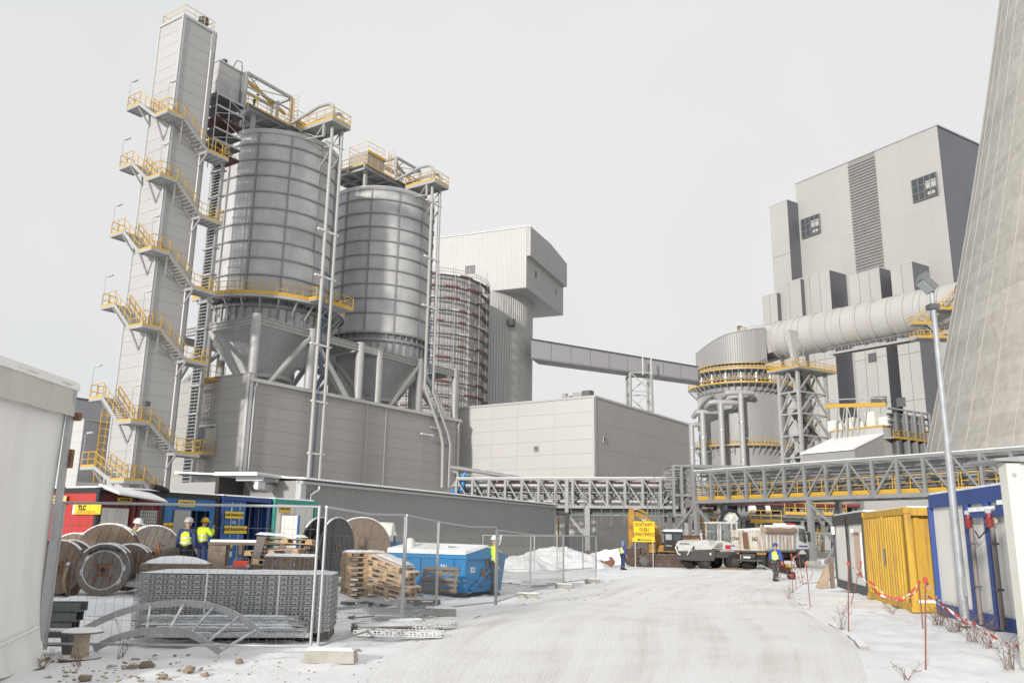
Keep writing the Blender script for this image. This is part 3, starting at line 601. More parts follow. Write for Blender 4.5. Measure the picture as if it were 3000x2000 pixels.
# vertical cable riser between tower and building
q = G.onx(545, 1440, -1.3); cr_ = thing('cable_riser', 'tall vertical cable ladder with black cables between lift tower and silos', 'cable ladder', G.w(-1.3, q.y, 0), G.rz)
for dy in (-.62, .62): part('upright', MB().box(-.14, dy - .1, 0, .14, dy + .1, 40.5 if dy > 0 else 42.5), STEEL, cr_)
cb = MB(); rr = random.Random(4)
for j in range(9): y = -.42 + .1 * j; cb.path([(-.02 + rr.uniform(-.04, .04), y, 0), (rr.uniform(-.04, .04), y, 14), (rr.uniform(-.04, .04), y, 27), (0, y, 39.5)], .042, 5)
part('cable_bundle', cb, M('black_cable', (.02, .025, .035), .5), cr_)
rg = MB().box(-.18, -.55, -.03, -.13, .55, .03).mesh('rung', GALV)
for k in range(130): lk('rung', rg, cr_, (0, 0, .4 + .3 * k))
tie = MB().box(-.25, -.85, -.08, .3, .85, .08).mesh('tie_bracket', STEEL)
for k in range(16): lk('tie_bracket', tie, cr_, (0, 0, 1.5 + 2.5 * k))
hoop = MB().path([(-.15, -.4, 0), (-.55, -.35, 0), (-.75, 0, 0), (-.55, .35, 0), (-.15, .4, 0)], .02, 5).mesh('cage_hoop', DSTEEL)
for k in range(34): lk('cage_hoop', hoop, cr_, (0, 0, 29 + .33 * k if k < 34 else 0))
# ---------------------------------------------------------------- corrugated shed in front
def corrugated(length, z0, z1, pitch=.14, amp=.035, outward=-1, y=0.0):
    mb = MB(); n = int(length / pitch)
    for k in range(n):
        x = k * pitch; a = amp * outward
        for (dx, dy) in ((0, 0), (.38, 0), (.5, 1), (.88, 1)):
            mb.v.append((x + dx * pitch, y + dy * a, z0)); mb.v.append((x + dx * pitch, y + dy * a, z1))
    for i in range(len(mb.v) // 2 - 1): mb.f.append((2 * i, 2 * i + 2, 2 * i + 3, 2 * i + 1))
    return mb
HS = 4.36; pl_, pr_ = PZ(888, 1408, HS), PZ(1622, 1481, HS); S_az = math.degrees(math.atan2(pr_.x - pl_.x, pr_.y - pl_.y)); S = Fr(pl_, S_az); SL = (pr_ - pl_).xy.length
CORR = M('grey_corrugated_sheet', (.33, .325, .32), .45, .2, .05, .3, dirt=(.27, .265, .26), dirtamt=.2)
sh = frthing('corrugated_shed', 'long low shed of grey corrugated sheet with snow on its roof edge', 'shed', S)
part('corrugated_wall', corrugated(SL, 1.85, HS - .12), CORR, sh)
part('plinth', MB().box(0, -.06, 0, SL, .3, .78), CONC, sh)
SMOOTH = M('smooth_grey_panel', (.30, .295, .29), .45, .1, .05, 1)
for k in range(int(SL / 1.5) + 1):
    x = 1.5 * k; part('lower_panel', MB().box(x + .015, .0, .79, min(SL, x + 1.485), .1, 1.84), SMOOTH, sh)
part('end_post', MB().box(SL - .02, -.12, 0, SL + .2, .2, HS - .05), TRIM, sh); part('end_post', MB().box(-.3, -.14, 0, .12, .2, HS), TRIM, sh)
part('end_wall', MB().box(-.2, .2, 0, -.05, 9, HS), CORR, sh); part('end_wall', MB().box(SL + .02, .2, 0, SL + .15, 9, HS), CORR, sh)
part('eave_beam', MB().box(-.3, -.22, HS - .16, SL + .25, .1, HS - .02), TRIM, sh)
rf = MB()   # corrugated roof edge with snow lying in it
n = int(SL / .3)
for k in range(n + 1):
    for dx, dz in ((0, 0), (.1, 0), (.15, .07), (.25, .07)): rf.v += [(k * .3 + dx, -.38, HS + dz), (k * .3 + dx, 9, HS + .45 + dz)]
for i in range(len(rf.v) // 2 - 1): rf.f.append((2 * i, 2 * i + 2, 2 * i + 3, 2 * i + 1))
part('roof', rf, M('roof_sheet', (.2, .2, .2), .5, .3), sh); part('roof_snow', MB().hexa([(-.2, -.34, HS + .075), (SL + .2, -.34, HS + .075), (SL + .2, 9, HS + .54), (-.2, 9, HS + .54), (-.2, -.3, HS + .17), (SL + .2, -.3, HS + .17), (SL + .2, 9, HS + .64), (-.2, 9, HS + .64)]), SNOW, sh)
part('downpipe', MB().path([(1.0, -.3, HS - .2), (1.0, -.3, HS - .4), (.55, -.12, HS - .7), (.55, -.12, 0)], .06, 8), TRIM, sh, True)
# gateway and canopy left of the shed
ka, kb_ = PZ(704, 1386, HS + .25), PZ(888, 1411, HS + .25); K = Fr(kb_, math.degrees(math.atan2(kb_.x - ka.x, kb_.y - ka.y))); KW = (kb_ - ka).xy.length
gt = frthing('gateway_canopy', 'open dark gateway under a flat canopy left of the corrugated shed', 'gateway', K)
part('roof', MB().box(-KW - .4, -1.2, HS + .12, -.32, 1.3, HS + .22), TRIM, gt); part('roof_snow', MB().box(-KW - .3, -1.1, HS + .23, -.35, 1.3, HS + .3), SNOW, gt)
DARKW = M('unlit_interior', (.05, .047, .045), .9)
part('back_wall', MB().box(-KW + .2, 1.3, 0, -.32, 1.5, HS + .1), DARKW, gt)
part('header_beam', MB().tube((-KW + .5, -.7, HS - .35), (-.4, -.7, HS - .42), .2, 12), STEEL, gt, True)
for k in range(5): part('rafter', MB().box(-KW + .3 + 1.6 * k, -1.1, HS - .1, -KW + .45 + 1.6 * k, .4, HS + .1), TRIM, gt)
part('floodlight', MB().box(-.8, -.95, HS - .75, -.45, -.6, HS - .45), LMP, gt); part('floodlight', MB().box(-KW + .1, -1.0, HS - .5, -KW + .8, -.8, HS - .15), LMP, gt)
# ---------------------------------------------------------------- background blocks behind the tent
O = Fr(PY(238, 1300, 96), 33.5)
bb = frthing('background_hall', 'blue-grey hall with a yellow roof ladder seen behind the white tent', 'building', O)
BLG = M('blue_grey_cladding', (.33, .335, .37), .5, .1, .05, .3)
zt = O.ony(236, 1229, 0).z
part('core', MB().box(.02, .02, 0, 13, 11, zt - .05), JOINT, bb); panels(bb, (0, 0, 0), 0, [6.5, 6.5], 5.0, zt, 1.3, BLG); panels(bb, (0, 11, 0), -90, [5.5, 5.5], 0, zt, 1.3, CLADP)
part('base_block', MB().box(-.6, -1.0, 0, 13, .0, O.ony(250, 1412, -1).z), CLADP, bb)
part('roof_edge', MB().box(-.1, -.1, zt, 13, 11, zt + .15), TRIM, bb)
q0, q1 = O.ony(275, 1420, -.3), O.ony(284, 1198, -.3)
ld = MB()
for dx in (-.75, 0): ld.beam((q0.x + .6 + dx, -.35, q0.z), (q0.x + .6 + dx, -.35, q1.z), .09)
for k in range(26): ld.beam((q0.x - .15, -.35, q0.z + .38 * k), (q0.x + .6, -.35, q0.z + .38 * k), .05)
for k in range(9): z = q0.z + 2.4 + .8 * k; ld.path([(q0.x - .15, -.35, z), (q0.x - .3, -.9, z), (q0.x + .2, -1.25, z), (q0.x + .75, -.9, z), (q0.x + .6, -.35, z)], .03, 5)
part('ladder', ld, YEL, bb)
O2 = Fr(PY(213, 1200, 118), 33.5); z2 = O2.ony(213, 1166, 0).z
bc = frthing('background_roof_block', 'flat blue-grey upper wall rising above the background hall', 'building', O2)
part('wall', MB().box(0, 0, 0, 26, 12, z2), BLG, bc); part('coping', MB().box(-.1, -.1, z2, 26, 12, z2 + .2), DSTEEL, bc); part('lower_roof', MB().hexa([(-8, -.2, 0), (0, -.2, 0), (0, 10, 0), (-8, 10, 0), (-8, -.2, z2 - 9), (0, -.2, z2 - 6), (0, 10, z2 - 6), (-8, 10, z2 - 9)]), CLADP, bc)
# ================================================================== PALE PANEL BUILDING IN THE MIDDLE
W = Fr(PY(1743, 1400, 88), 34.0)
HW = W.ony(1743, 1164, 0).z; wl = W.onx(1340, 1195, 0).y; wr_ = W.ony(2017, 1241, 0).x
wb = frthing('pale_panel_building', 'square pale panel building with a sunlit left wall behind the pipe bridge', 'building', W)
part('core', MB().box(.02, .02, 0, wr_, wl, HW - .1), JOINT, wb)
ys = [W.onx(p, 1250, 0).y for p in (1623, 1516, 1441)]
cols = [wl - ys[2], ys[2] - ys[1], ys[1] - ys[0], ys[0]]
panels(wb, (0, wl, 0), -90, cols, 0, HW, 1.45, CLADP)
xs = [0] + [W.ony(p, 1260, 0).x for p in (1793, 1833, 1870, 1900, 1937, 1968)] + [wr_]
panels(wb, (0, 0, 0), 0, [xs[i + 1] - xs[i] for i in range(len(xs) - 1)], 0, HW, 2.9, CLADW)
part('coping', MB().box(-.12, -.12, HW, wr_, wl, HW + .22), TRIM, wb); part('corner_trim', MB().box(-.09, -.09, 0, .2, -.0, HW).box(-.09, -.09, 0, 0, .2, HW), TRIM, wb)
LOUV = M('louvre', (.13, .13, .135), .5, .3)
def louvre(parent, o, ang, w, h, n=5):
    l = part('louvre', MB().box(0, -.08, 0, w, -.065, h), LOUV, parent, loc=o, rz=math.radians(ang)); fr = MB().box(-.05, -.12, -.05, w + .05, -.05, 0).box(-.05, -.12, h, w + .05, -.05, h + .05).box(-.05, -.12, 0, 0, -.05, h).box(w, -.12, 0, w + .05, -.05, h)
    for k in range(n): fr.box(0, -.14, h * (k + .3) / n, w, -.1, h * (k + .5) / n)
    part('frame', fr, TRIM if n < 9 else LOUV, l); return l
q = W.onx(1566, 1322, 0); louvre(wb, (0, q.y, q.z), -90, .55, .55)
q = W.ony(1766, 1295, 0); louvre(wb, (q.x, 0, q.z), 0, .55, .6)
for px, w, h in ((1655, .5, .9), (1668, .5, .6), (1688, .6, .9), (1702, .9, .8), (1722, 1.0, 1.0)):
    q = W.onx(px, 1175, 2.5); a = thing('rooftop_unit', 'small grey ventilation unit on the pale building roof, %s' % {1655: 'leftmost', 1668: 'second from left and lowest', 1688: 'middle one', 1702: 'second from right', 1722: 'rightmost and darkest'}[px], 'vent unit', W.w(2.5, q.y, HW + .2), W.rz, 'rooftop vent units')
    part('casing', MB().box(-w / 2, -w / 2, .1, w / 2, w / 2, h), LOUV if px == 1722 else CLADW, a); part('feet', MB().box(-w / 2, -w / 2, 0, -w / 2 + .08, w / 2, .1).box(w / 2 - .08, -w / 2, 0, w / 2, w / 2, .1), DSTEEL, a); part('cowl', MB().box(-w / 2 - .04, -w / 2 - .04, h, w / 2 + .04, w / 2 + .04, h + .05), TRIM, a)
# ================================================================== COAL BUNKER TOWER
q_az = 22.2; YQ = 148
Q = Fr(PY(1546, 845, YQ), q_az)
zb_ = Q.ony(1546, 845, 0).z; zm_ = Q.ony(1546, 752, 0).z; zt_ = Q.ony(1555, 675, 0).z; xl_ = Q.ony(1650, 925, 0).x
CORRW = M('white_ribbed_sheet', (.43, .427, .42), .5, .05, .04, .2, dirt=(.40, .397, .39), dirtamt=.2, streak=True)
cb_ = frthing('bunker_head_building', 'white ribbed boxy head building cantilevered over the round coal bunker', 'building', Q)
YL = 26
part('lower_wall', MB().box(0, 0, zb_, xl_, YL, zm_), CLAD, cb_)
def ribbed(length, z0, z1, pitch, amp): return corrugated(length, z0, z1, pitch, amp)
o = part('ribbed_side', ribbed(YL, zb_ + .1, zt_ - .1, .5, .06), CORRW, cb_, loc=(-.72, YL, 0), rz=-math.pi / 2)
part('upper_wall', MB().box(-.7, -.75, zm_, xl_ + .2, YL, zt_ - .6).hexa([(-.7, -.75, zt_ - .6), (xl_ + .2, -.75, zt_ - .6), (xl_ + .2, YL, zt_ - .6), (-.7, YL, zt_ - .6), (-.7, -.75, zt_), (xl_ * .5, -.75, zt_ + .35), (xl_ * .5, YL, zt_ + .35), (-.7, YL, zt_)]), CLAD, cb_)
part('lower_side', MB().box(-.7, 0.02, zb_, -.02, YL, zm_), CORRW, cb_)
part('roof_edge', MB().box(-.85, -.9, zt_ - .02, -.6, YL, zt_ + .12), TRIM, cb_)
rl = MB(); railing(rl, [(-.5, -.5, zt_ + .1), (-.5, YL, zt_ + .1)], .5, 1.2, .03, False); part('roof_rail', rl, GALV, cb_)
for px, py in ((1570, 805), (1629, 855)): q = Q.ony(px, py, 0); part('window', MB().box(q.x - .35, -.05, q.z - .6, q.x + .35, .02, q.z + .7), GLASS, cb_)
q = Q.onx(1378, 790, -.7); part('window', MB().box(-.82, q.y - 1, q.z - .8, -.7, q.y + 1, q.z + .8), LOUV, cb_)
part('soffit_hatch', MB().box(1.5, 4.5, zb_ - .06, 3.8, 8.2, zb_ - .01), DSTEEL, cb_)
# round bunkers
def round_ribbed(r, z0, z1, n, amp, c=(0, 0, 0)):
    mb = MB()
    for k in range(n):
        for f, d in ((0, 0), (.4, 0), (.5, amp), (.9, amp)):
            a = 2 * math.pi * (k + f) / n; mb.v += [((r + d) * math.cos(a), (r + d) * math.sin(a), z0), ((r + d) * math.cos(a), (r + d) * math.sin(a), z1)]
    m = len(mb.v) // 2
    for i in range(m): j = (i + 1) % m; mb.f.append((2 * i, 2 * j, 2 * j + 1, 2 * i + 1))
    return mb
RB_ = 10.2; d_ = ray(1559, 1000); aa = math.atan2(d_.x, d_.y) - math.asin(RB_ / 160); cB = Vector((160 * math.sin(aa), 160 * math.cos(aa), 0))
mbk = thing('coal_bunker', 'round grey ribbed coal bunker standing under the boxy head building', 'bunker', cB)
part('ribbed_shell', round_ribbed(RB_, 0, zb_ + .05, 120, .1), CORRW, mbk)
for px, py in ((1498, 945), (1438, 893)):
    dd = ray(px, py); f = Fr((cB - Vector((dd.x, dd.y, 0)).normalized() * RB_), 90); p = PY(px, py, 151); part('hatch', MB().box(-.7, -.4, -.6, .7, .9, .6), LOUV, mbk, loc=(p.x - cB.x, p.y - cB.y, p.z))
RC = 9.3; d_ = ray(1432, 1000); aa = math.atan2(d_.x, d_.y) - math.asin((RC + .9) / 143); cC = Vector((143 * math.sin(aa), 143 * math.cos(aa), 0)); zC = PY(1360, 805, 134).z
ms = thing('scaffolded_bunker', 'smaller round bunker wrapped in scaffolding left of the ribbed bunker', 'bunker', cC)
part('ribbed_shell', round_ribbed(RC - .6, 0, zC, 110, .1), CORRW, ms); part('top_snow', MB().lathe([(RC - .5, zC), (RC - .5, zC + .35), (.1, zC + .9)], 40), SNOW, ms, True)
sc_ = thing('bunker_scaffold', 'tube scaffolding with red toe boards around the smaller round bunker', 'scaffold', cC)
SCF = M('scaffold_tube', (.33, .335, .34), .5, .4, .15); PLK = M('scaffold_plank', (.26, .23, .21), .8, 0, .3); TOE = M('toe_board_red', (.16, .06, .06), .7, 0, .3); TOEW = M('toe_board_pale', (.5, .47, .45), .7)
a0, a1 = -140, 10; step = 15.5; rsc = random.Random(9)
for lev in range(16):
    z = zC - .4 - 2.0 * lev
    if z < 1: break
    part('deck', MB().lathe([(RC + .05, z), (RC + .85, z), (RC + .85, z + .06), (RC + .05, z + .06), (RC + .05, z)], 30, (0, 0, 0), a0, a1), PLK, sc_)
    gr = MB(); 
    for h in (.55, 1.05): gr.path(arc(RC + .88, a0, a1, 30, z + h), .04, 4)
    for k in range(31): p = arc(RC + .88, a0, a1, 30, z)[k]; 
    part('guard_rail', gr, SCF, sc_)
    for k in range(20):
        b = a0 + 7.5 * k; 
        if rsc.random() < .45: part('toe_board', MB().lathe([(RC + .9, z), (RC + .95, z), (RC + .95, z + .28), (RC + .9, z + .28), (RC + .9, z)], 3, (0, 0, 0), b, b + 7.3), TOE if rsc.random() < .7 else TOEW, sc_)
    if lev % 2: 
        p, q = arc(RC + .92, -100 + 6 * (lev % 5), -90, 1, z)[0], arc(RC + .92, -88 + 6 * (lev % 5), -80, 1, z + 2)[0]; part('brace', MB().tube(p, q, .035, 5), SCF, sc_)
for k in range(11):
    b = math.radians(a0 + step * k)
    for r in (RC + .05, RC + .88): part('standard', MB().tube((r * math.cos(b), r * math.sin(b), 0), (r * math.cos(b), r * math.sin(b), zC + rsc.choice([1.0, 1.4, 2.3])), .05, 5), SCF, sc_)
msh = MB()
for k in range(100):
    b = math.radians(a0 + 1.5 * k); r = RC + .86
    for lev in range(16):
        z = zC - .4 - 2.0 * lev
        if z > 1: msh.beam((r * math.cos(b), r * math.sin(b), z + .3), (r * math.cos(b), r * math.sin(b), z + 1.05), .012)
part('mesh_guard', msh, SCF, sc_, kind='stuff')
# conveyor gallery and its trestle
c0t, c0b, c1t, c1b = PY(1556, 994, 152), PY(1556, 1046, 152), PY(2045, 1075, 168), PY(2045, 1113, 168)
cg = thing('conveyor_gallery', 'long closed grey conveyor gallery sloping from the coal bunker to the right', 'conveyor', (c0b.x, c0b.y, 0))
bk = Vector((1.5, 5.2, 0)); og = Vector((c0b.x, c0b.y, 0)); n = 9
for k in range(n):
    f0, f1 = k / n + .0008, (k + 1) / n - .0008
    pts = []
    for P0, P1 in ((c0b, c1b), (c0t, c1t)):
        a, b = P0.lerp(P1, f0) - og, P0.lerp(P1, f1) - og; pts += [a, b, b + bk, a + bk]
    part('gallery_section', MB().hexa(pts), M('gallery_sheet', (.33, .33, .345), .45, .15, .05, .2), cg)
part('roof_edge', MB().beam(c0t - og + Vector((0, -.1, .05)), c1t - og + Vector((0, -.1, .05)), .25, .22), DSTEEL, cg)
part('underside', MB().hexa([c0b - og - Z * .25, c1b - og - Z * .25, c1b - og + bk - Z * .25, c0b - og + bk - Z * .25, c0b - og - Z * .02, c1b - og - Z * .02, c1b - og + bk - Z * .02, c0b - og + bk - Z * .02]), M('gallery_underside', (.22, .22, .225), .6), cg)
for px in (1882, 1906): p = PY(px, 1100, 160) - og; part('gallery_post', MB().beam((p.x, p.y - .6, c0b.lerp(c1b, .7).z - 1), (p.x, p.y - .6, c0t.lerp(c1t, .69).z), .25), TRIM, cg)
tr_ = thing('conveyor_trestle', 'pale lattice trestle tower holding up the conveyor gallery', 'trestle', PY(1872, 1100, 162) * Vector((1, 1, 0)) if False else Vector((PY(1872, 1100, 162).x, 162, 0)))
zt2 = PY(1872, 1098, 162).z; hw, hd = 2.05, 2.4
legs = [(-hw, -hd), (hw, -hd), (hw, hd), (-hw, hd)]
for (x, y) in legs: part('leg', MB().beam((x * 1.08, y * 1.08, 0), (x, y, zt2), .38), STEEL, tr_)
for k in range(9):
    z0, z1 = zt2 * k / 9, zt2 * (k + 1) / 9
    for i in range(4): a, b = legs[i], legs[(i + 1) % 4]; part('brace', MB().beam((*a, z1), (*b, z1), .2).beam((*(a if k % 2 else b), z0), (*(b if k % 2 else a), z1), .18), STEEL, tr_)
# ================================================================== ABSORBER
YA = 190; cxp = 2166; RA_ = 9.55
cA = Vector((PY(cxp, 1100, YA).x, YA, 0)); front = YA - RA_
def zA(py, px=2166): return PY(px, py, front).z
ab = thing('absorber_tower', 'large round ribbed grey absorber tower with yellow ring walkways and a boxy hood', 'tower', cA)
zh = zA(1068); CORRA = M('grey_ribbed_sheet', (.33, .33, .33), .5, .08, .05, .2, dirt=(.30, .30, .30), dirtamt=.25, streak=True)
part('ribbed_shell', round_ribbed(RA_, 0, zh, 170, .09), CORRA, ab)
part('girth_band', MB().lathe([(RA_ + .1, zA(1145)), (RA_ + .25, zA(1145)), (RA_ + .25, zA(1143)), (RA_ + .1, zA(1143))], 60), DSTEEL, ab)
# hood: rounded on the left, square-cut on the right
hx = PY(2212, 1000, YA - 6).x - cA.x
plan = [(RA_ * math.cos(math.radians(t)), RA_ * math.sin(math.radians(t))) for t in range(90, 271, 6)]
plan = plan + [(hx * .5, -RA_)] + [(hx + 1.5, -RA_ + .6), (hx + 1.5, RA_)]
hz0, hz1, hz2 = zA(1062), zA(985), zA(957)
mb = MB(); n = len(plan)
def hood_h(x): t = (x + RA_) / (hx + 1.5 + RA_); return hz1 - 2.0 * (1 - min(1, t * 2.2)) ** 2 + (hz2 - hz1) * t
for x, y in plan: mb.v.append((x, y, hz0 + (1.3 if x > hx else 0)))
for x, y in plan: mb.v.append((x, y, hood_h(x)))
mb.f = [(i, (i + 1) % n, (i + 1) % n + n, i + n) for i in range(n)] + [tuple(range(n, 2 * n))] + [tuple(range(n - 1, -1, -1))]
hd_ = part('hood', mb, CORRA, ab)
rb_ = MB()
pl = [Vector((x, y, 0)) for x, y in plan]
for i in range(len(pl) - 1):
    p, q = pl[i], pl[i + 1]; L = (q - p).length; m = max(1, int(L / .38)); nrm = Vector((q.y - p.y, p.x - q.x, 0)).normalized() * -.07
    for k in range(m):
        c = p.lerp(q, (k + .5) / m); c2 = c - nrm if (c - nrm).length > c.length else c + nrm
        rb_.beam((c2.x, c2.y, hz0 + .1), (c2.x, c2.y, hood_h(c.x) - .1), .16, .16)
part('hood_ribs', rb_, CORRA, hd_, kind='stuff')
part('hood_edge', MB().path([(x * 1.01, y * 1.01, hood_h(x) + .05) for x, y in plan[:-1]], .18, 5), TRIM, hd_)
for (py, r, a0, a1, posts) in ((1082, RA_ + 2.0, -190, -15, 40), (1122, RA_ + 2.1, -195, -5, 44), (1303, RA_ + 1.6, -180, 0, 40)):
    z = zA(py)
    w = part('ring_walkway', MB().lathe([(RA_ - .1, z - .15), (r, z - .15), (r, z), (RA_ - .1, z), (RA_ - .1, z - .15)], 40, (0, 0, 0), a0, a1), GRATE, ab)
    te = MB().lathe([(r, z - .1), (r + .06, z - .1), (r + .06, z + .18), (r, z + .18)], 40, (0, 0, 0), a0, a1); part('toe_board', te, YEL, w)
    rl = MB(); railing(rl, arc(r, a0, a1, posts, z), 1.25, 2, .04); part('railing', rl, YEL, w)
    bk_ = MB()
    for k in range(26): a = math.radians(a0 + (a1 - a0) * k / 25); bk_.beam((RA_ * math.cos(a), RA_ * math.sin(a), z - 2.2), ((r - .1) * math.cos(a), (r - .1) * math.sin(a), z - .2), .16)
    part('bracket_row', bk_, STEEL, w, kind='stuff')
eq = random.Random(5)    # spray headers, valves and cabinets between the two upper rings
for k in range(26):
    a = math.radians(-178 + 6.2 * k); z = zA(1119); r = RA_ + .7
    part('valve', MB().lathe([(.25, 0), (.25, .9), (.45, 1.0), (.45, 1.3), (.2, 1.4), (.2, 2.2)], 8, (r * math.cos(a), r * math.sin(a), z)), DSTEEL if k % 3 else GALV, ab)
for px in (2222, 2234, 2246, 2257): d = ray(px, 1095); p = Vector((d.x, d.y, 0)).normalized(); a = math.radians(-62 + (px - 2222) * .32); part('cabinet', MB().box(-.35, -.45, 0, .35, .45, 2.2), LMP, ab, loc=((RA_ + 1.3) * math.cos(a), (RA_ + 1.3) * math.sin(a), zA(1119)), rz=a)
part('header_pipe', MB().path(arc(RA_ + .9, -175, -20, 30, zA(1108)), .18, 6), GALV, ab)
rl = MB(); q = PY(2195, 957, YA) - cA; railing(rl, [(hx - 3, -4, hz2), (hx + 1.2, -4, hz2), (hx + 1.2, 4, hz2)], 1.2, 1.5, .05, True); rl.box(hx - 3, -4.1, hz2, hx + 1.2, -4, hz2 + .3); part('hood_railing', rl, YEL, ab)
# recirculation pipes in front
PIPEG = M('pipe_insulation', (.37, .37, .37), .5, .08, .08, .8, bump=.02, snow=.3)
spec = [(2176, 1150, 2133, 2214, 'rightmost and tallest'), (2116, 1178, 2083, 2166, 'second from right'), (2061, 1206, 2043, 2128, 'second from left'), (2027, 1243, 2027, 2060, 'leftmost and shortest')]
for (px, py, xa, xb, wd_) in spec:
    YP = front - 3.2 + max(0, (2110 - px)) * .075; p = PY(px, 1300, YP); zt = PY(px, py, YP).z; r = .6
    t = thing('recirculation_pipe', 'grey T-headed vertical pipe before the absorber tower, %s of four' % wd_, 'pipe', (p.x, YP, 0), 0, 'T-headed pipes before the absorber')
    part('riser', MB().path([(0, 0, 0), (0, 0, zt - .2)], r, 16), PIPEG, t, True)
    la, lb_ = (xa - px) * YP / FPX, (xb - px) * YP / FPX
    ra = [(la, 2.6, zt - .9), (la, .9, zt - .6)] if la < -.5 else []
    pts = ([(la, 2.6, zt - .7), (la, 1.0, zt - .45), (la * .92, .2, zt - .05), (la * .6, 0, zt)] if la < -.5 else [(0, 0, zt - .6), (.15, 0, zt - .1)]) + [(lb_ * .6, 0, zt), (lb_ * .92, .2, zt - .05), (lb_, 1.0, zt - .45), (lb_, 2.6, zt - .7)]
    part('cross_head', MB().path(pts, r * .95, 14), PIPEG, t, True)
    for f in (.3, .55, .8): part('flange', MB().lathe([(r, -.12), (r + .12, -.12), (r + .12, .12), (r, .12)], 16, (0, 0, zt * f)), GALV, t, True)
    for f in (.33, .7): part('tie', MB().beam((-1.5, .3, zt * f), (1.5, .3, zt * f), .1, .14), STEEL, t)
# ================================================================== FLUE DUCT
D0, D1 = PY(2293, 990, 183), PY(2830, 895, 151); D1.z = D0.z = (D0.z + D1.z) / 2; RD = 4.25
dv = (D1 - D0).normalized(); od = Vector((D0.x, D0.y, 0))
fd = thing('flue_duct', 'huge pale round flue duct running from the absorber hood into the cooling tower', 'duct', od)
DUCT = M('duct_grp', (.45, .44, .42), .35, 0, .04, .15, dirt=(.41, .40, .385), dirtamt=.3)
A0, A1 = D0 - od, D1 - od
n = 12; 
for k in range(n): part('duct_section', MB().path([A0.lerp(A1, k / n), A0.lerp(A1, (k + 1) / n - .0015)], RD, 48, caps=False), DUCT, fd, True)
def at_px(px):
    lo, hi = -.35, 1.3
    for _ in range(40):
        m_ = (lo + hi) / 2; p = D0.lerp(D1, m_); v = p - Vector((0, 0, CH)); c = Vector((v.dot(_r), v.dot(_u), -v.dot(_b)))
        x = CXP + FPX * c.x / c.z
        if x < px: lo = m_
        else: hi = m_
    return (lo + hi) / 2
for zx in (940, 1000, 1110, 1260, 1440, 1620, 1735, 1935, 2120, 2235): f = at_px(1960 + zx * .3507); c = A0.lerp(A1, f); part('duct_ring', MB().path([c - dv * .22, c + dv * .22], RD + .16, 48), DUCT, fd, True)
# square-to-round transition at the hood
back = A0 - dv * 8.5; sq = []; s_ = dv.cross(Z).normalized(); mb = MB(); N_ = 40
for k in range(N_):
    a = 2 * math.pi * k / N_; c, s2 = math.cos(a), math.sin(a); m_ = max(abs(c), abs(s2)); mb.v.append(tuple(back + s_ * (c / m_ * RD * .95) + Z * (s2 / m_ * RD * .92)))
for k in range(N_): a = 2 * math.pi * k / N_; mb.v.append(tuple(A0 + s_ * (RD * math.cos(a)) + Z * (RD * math.sin(a))))
mb.f = [(i, (i + 1) % N_, (i + 1) % N_ + N_, i + N_) for i in range(N_)]
part('transition', mb, DUCT, fd, True)
part('transition_frame', MB().hexa([back + s_ * a_ * RD * 1.02 + Z * b_ * RD * 1.0 + dv * c_ for c_ in (-.5, .1) for a_, b_ in ((-1, -1), (1, -1), (1, 1), (-1, 1))]), DSTEEL, fd)
# walkway slung under the duct and service stairs at the cooling tower
wk_ = thing('duct_walkway', 'dark steel walkway with railings slung under the flue duct', 'walkway', od)
f0, f1 = at_px(2440), at_px(2800); pa, pb = A0.lerp(A1, f0) - Z * (RD + 1.3) - s_ * 0, A0.lerp(A1, f1) - Z * (RD + 1.3)
side = Vector((-dv.y, dv.x, 0)); side = side if side.y < 0 else -side
for off in (0.5, 2.2): part('walkway_beam', MB().beam(pa + side * off, pb + side * off, .25, .45), STEEL, wk_)
part('deck', MB().beam(pa + side * 1.35 + Z * .2, pb + side * 1.35 + Z * .2, 1.8, .08), DSTEEL, wk_)
for k in range(18): p = pa.lerp(pb, k / 17); part('hanger', MB().beam(p + side * 2.2, p + side * 2.2 + Z * 1.25, .1), GALV, wk_); part('hanger', MB().beam(p + side * .5, p + side * 1.0 + Z * 1.3, .12), GALV, wk_)
rl = MB(); rl.beam(pa + side * 2.2 + Z * 1.25, pb + side * 2.2 + Z * 1.25, .08); part('hand_rail', rl, GALV, wk_)
SS = thing('duct_access_platform', 'yellow railed access platforms and stairs where the duct enters the cooling tower', 'platform', PY(2740, 950, 148) * 1.0)
o_ = PY(2740, 950, 148)
def pp_(px, py, y=148): return PY(px, py, y) - o_
for (xa, xb, py, dpt) in ((2690, 2800, 985, 3.0), (2675, 2735, 945, 2.0), (2745, 2805, 902, 2.5)):
    a, b = pp_(xa, py), pp_(xb, py); b.z = a.z
    w = part('platform', MB().box(a.x, 0, a.z - .3, b.x, dpt, a.z), STEEL, SS); rl, te = MB(), MB(); railing(rl, [(a.x, dpt, a.z), (a.x, 0, a.z), (b.x, 0, b.z)], 1.2, 1.2, .05); part('railing', rl, YEL, w); te.box(a.x, -.06, a.z - .2, b.x, 0, a.z + .25); part('toe_board', te, YEL, w)
for (x0, y0, x1, y1) in ((2690, 942, 2730, 905), (2705, 935, 2755, 985), (2755, 905, 2800, 862)):
    a, b = pp_(x0, y0), pp_(x1, y1); f = part('stair_flight', MB().beam(a, b, .1, .4).beam(a + Vector((0, 1.2, 0)), b + Vector((0, 1.2, 0)), .1, .4), STEEL, SS); rl = MB(); rl.beam(a + Z * 1.2, b + Z * 1.2, .09).beam(a + Z * .6, b + Z * .6, .07)
    for k in range(6): p = a.lerp(b, k / 5); rl.beam(p, p + Z * 1.2, .07)
    part('railing', rl, YEL, f)
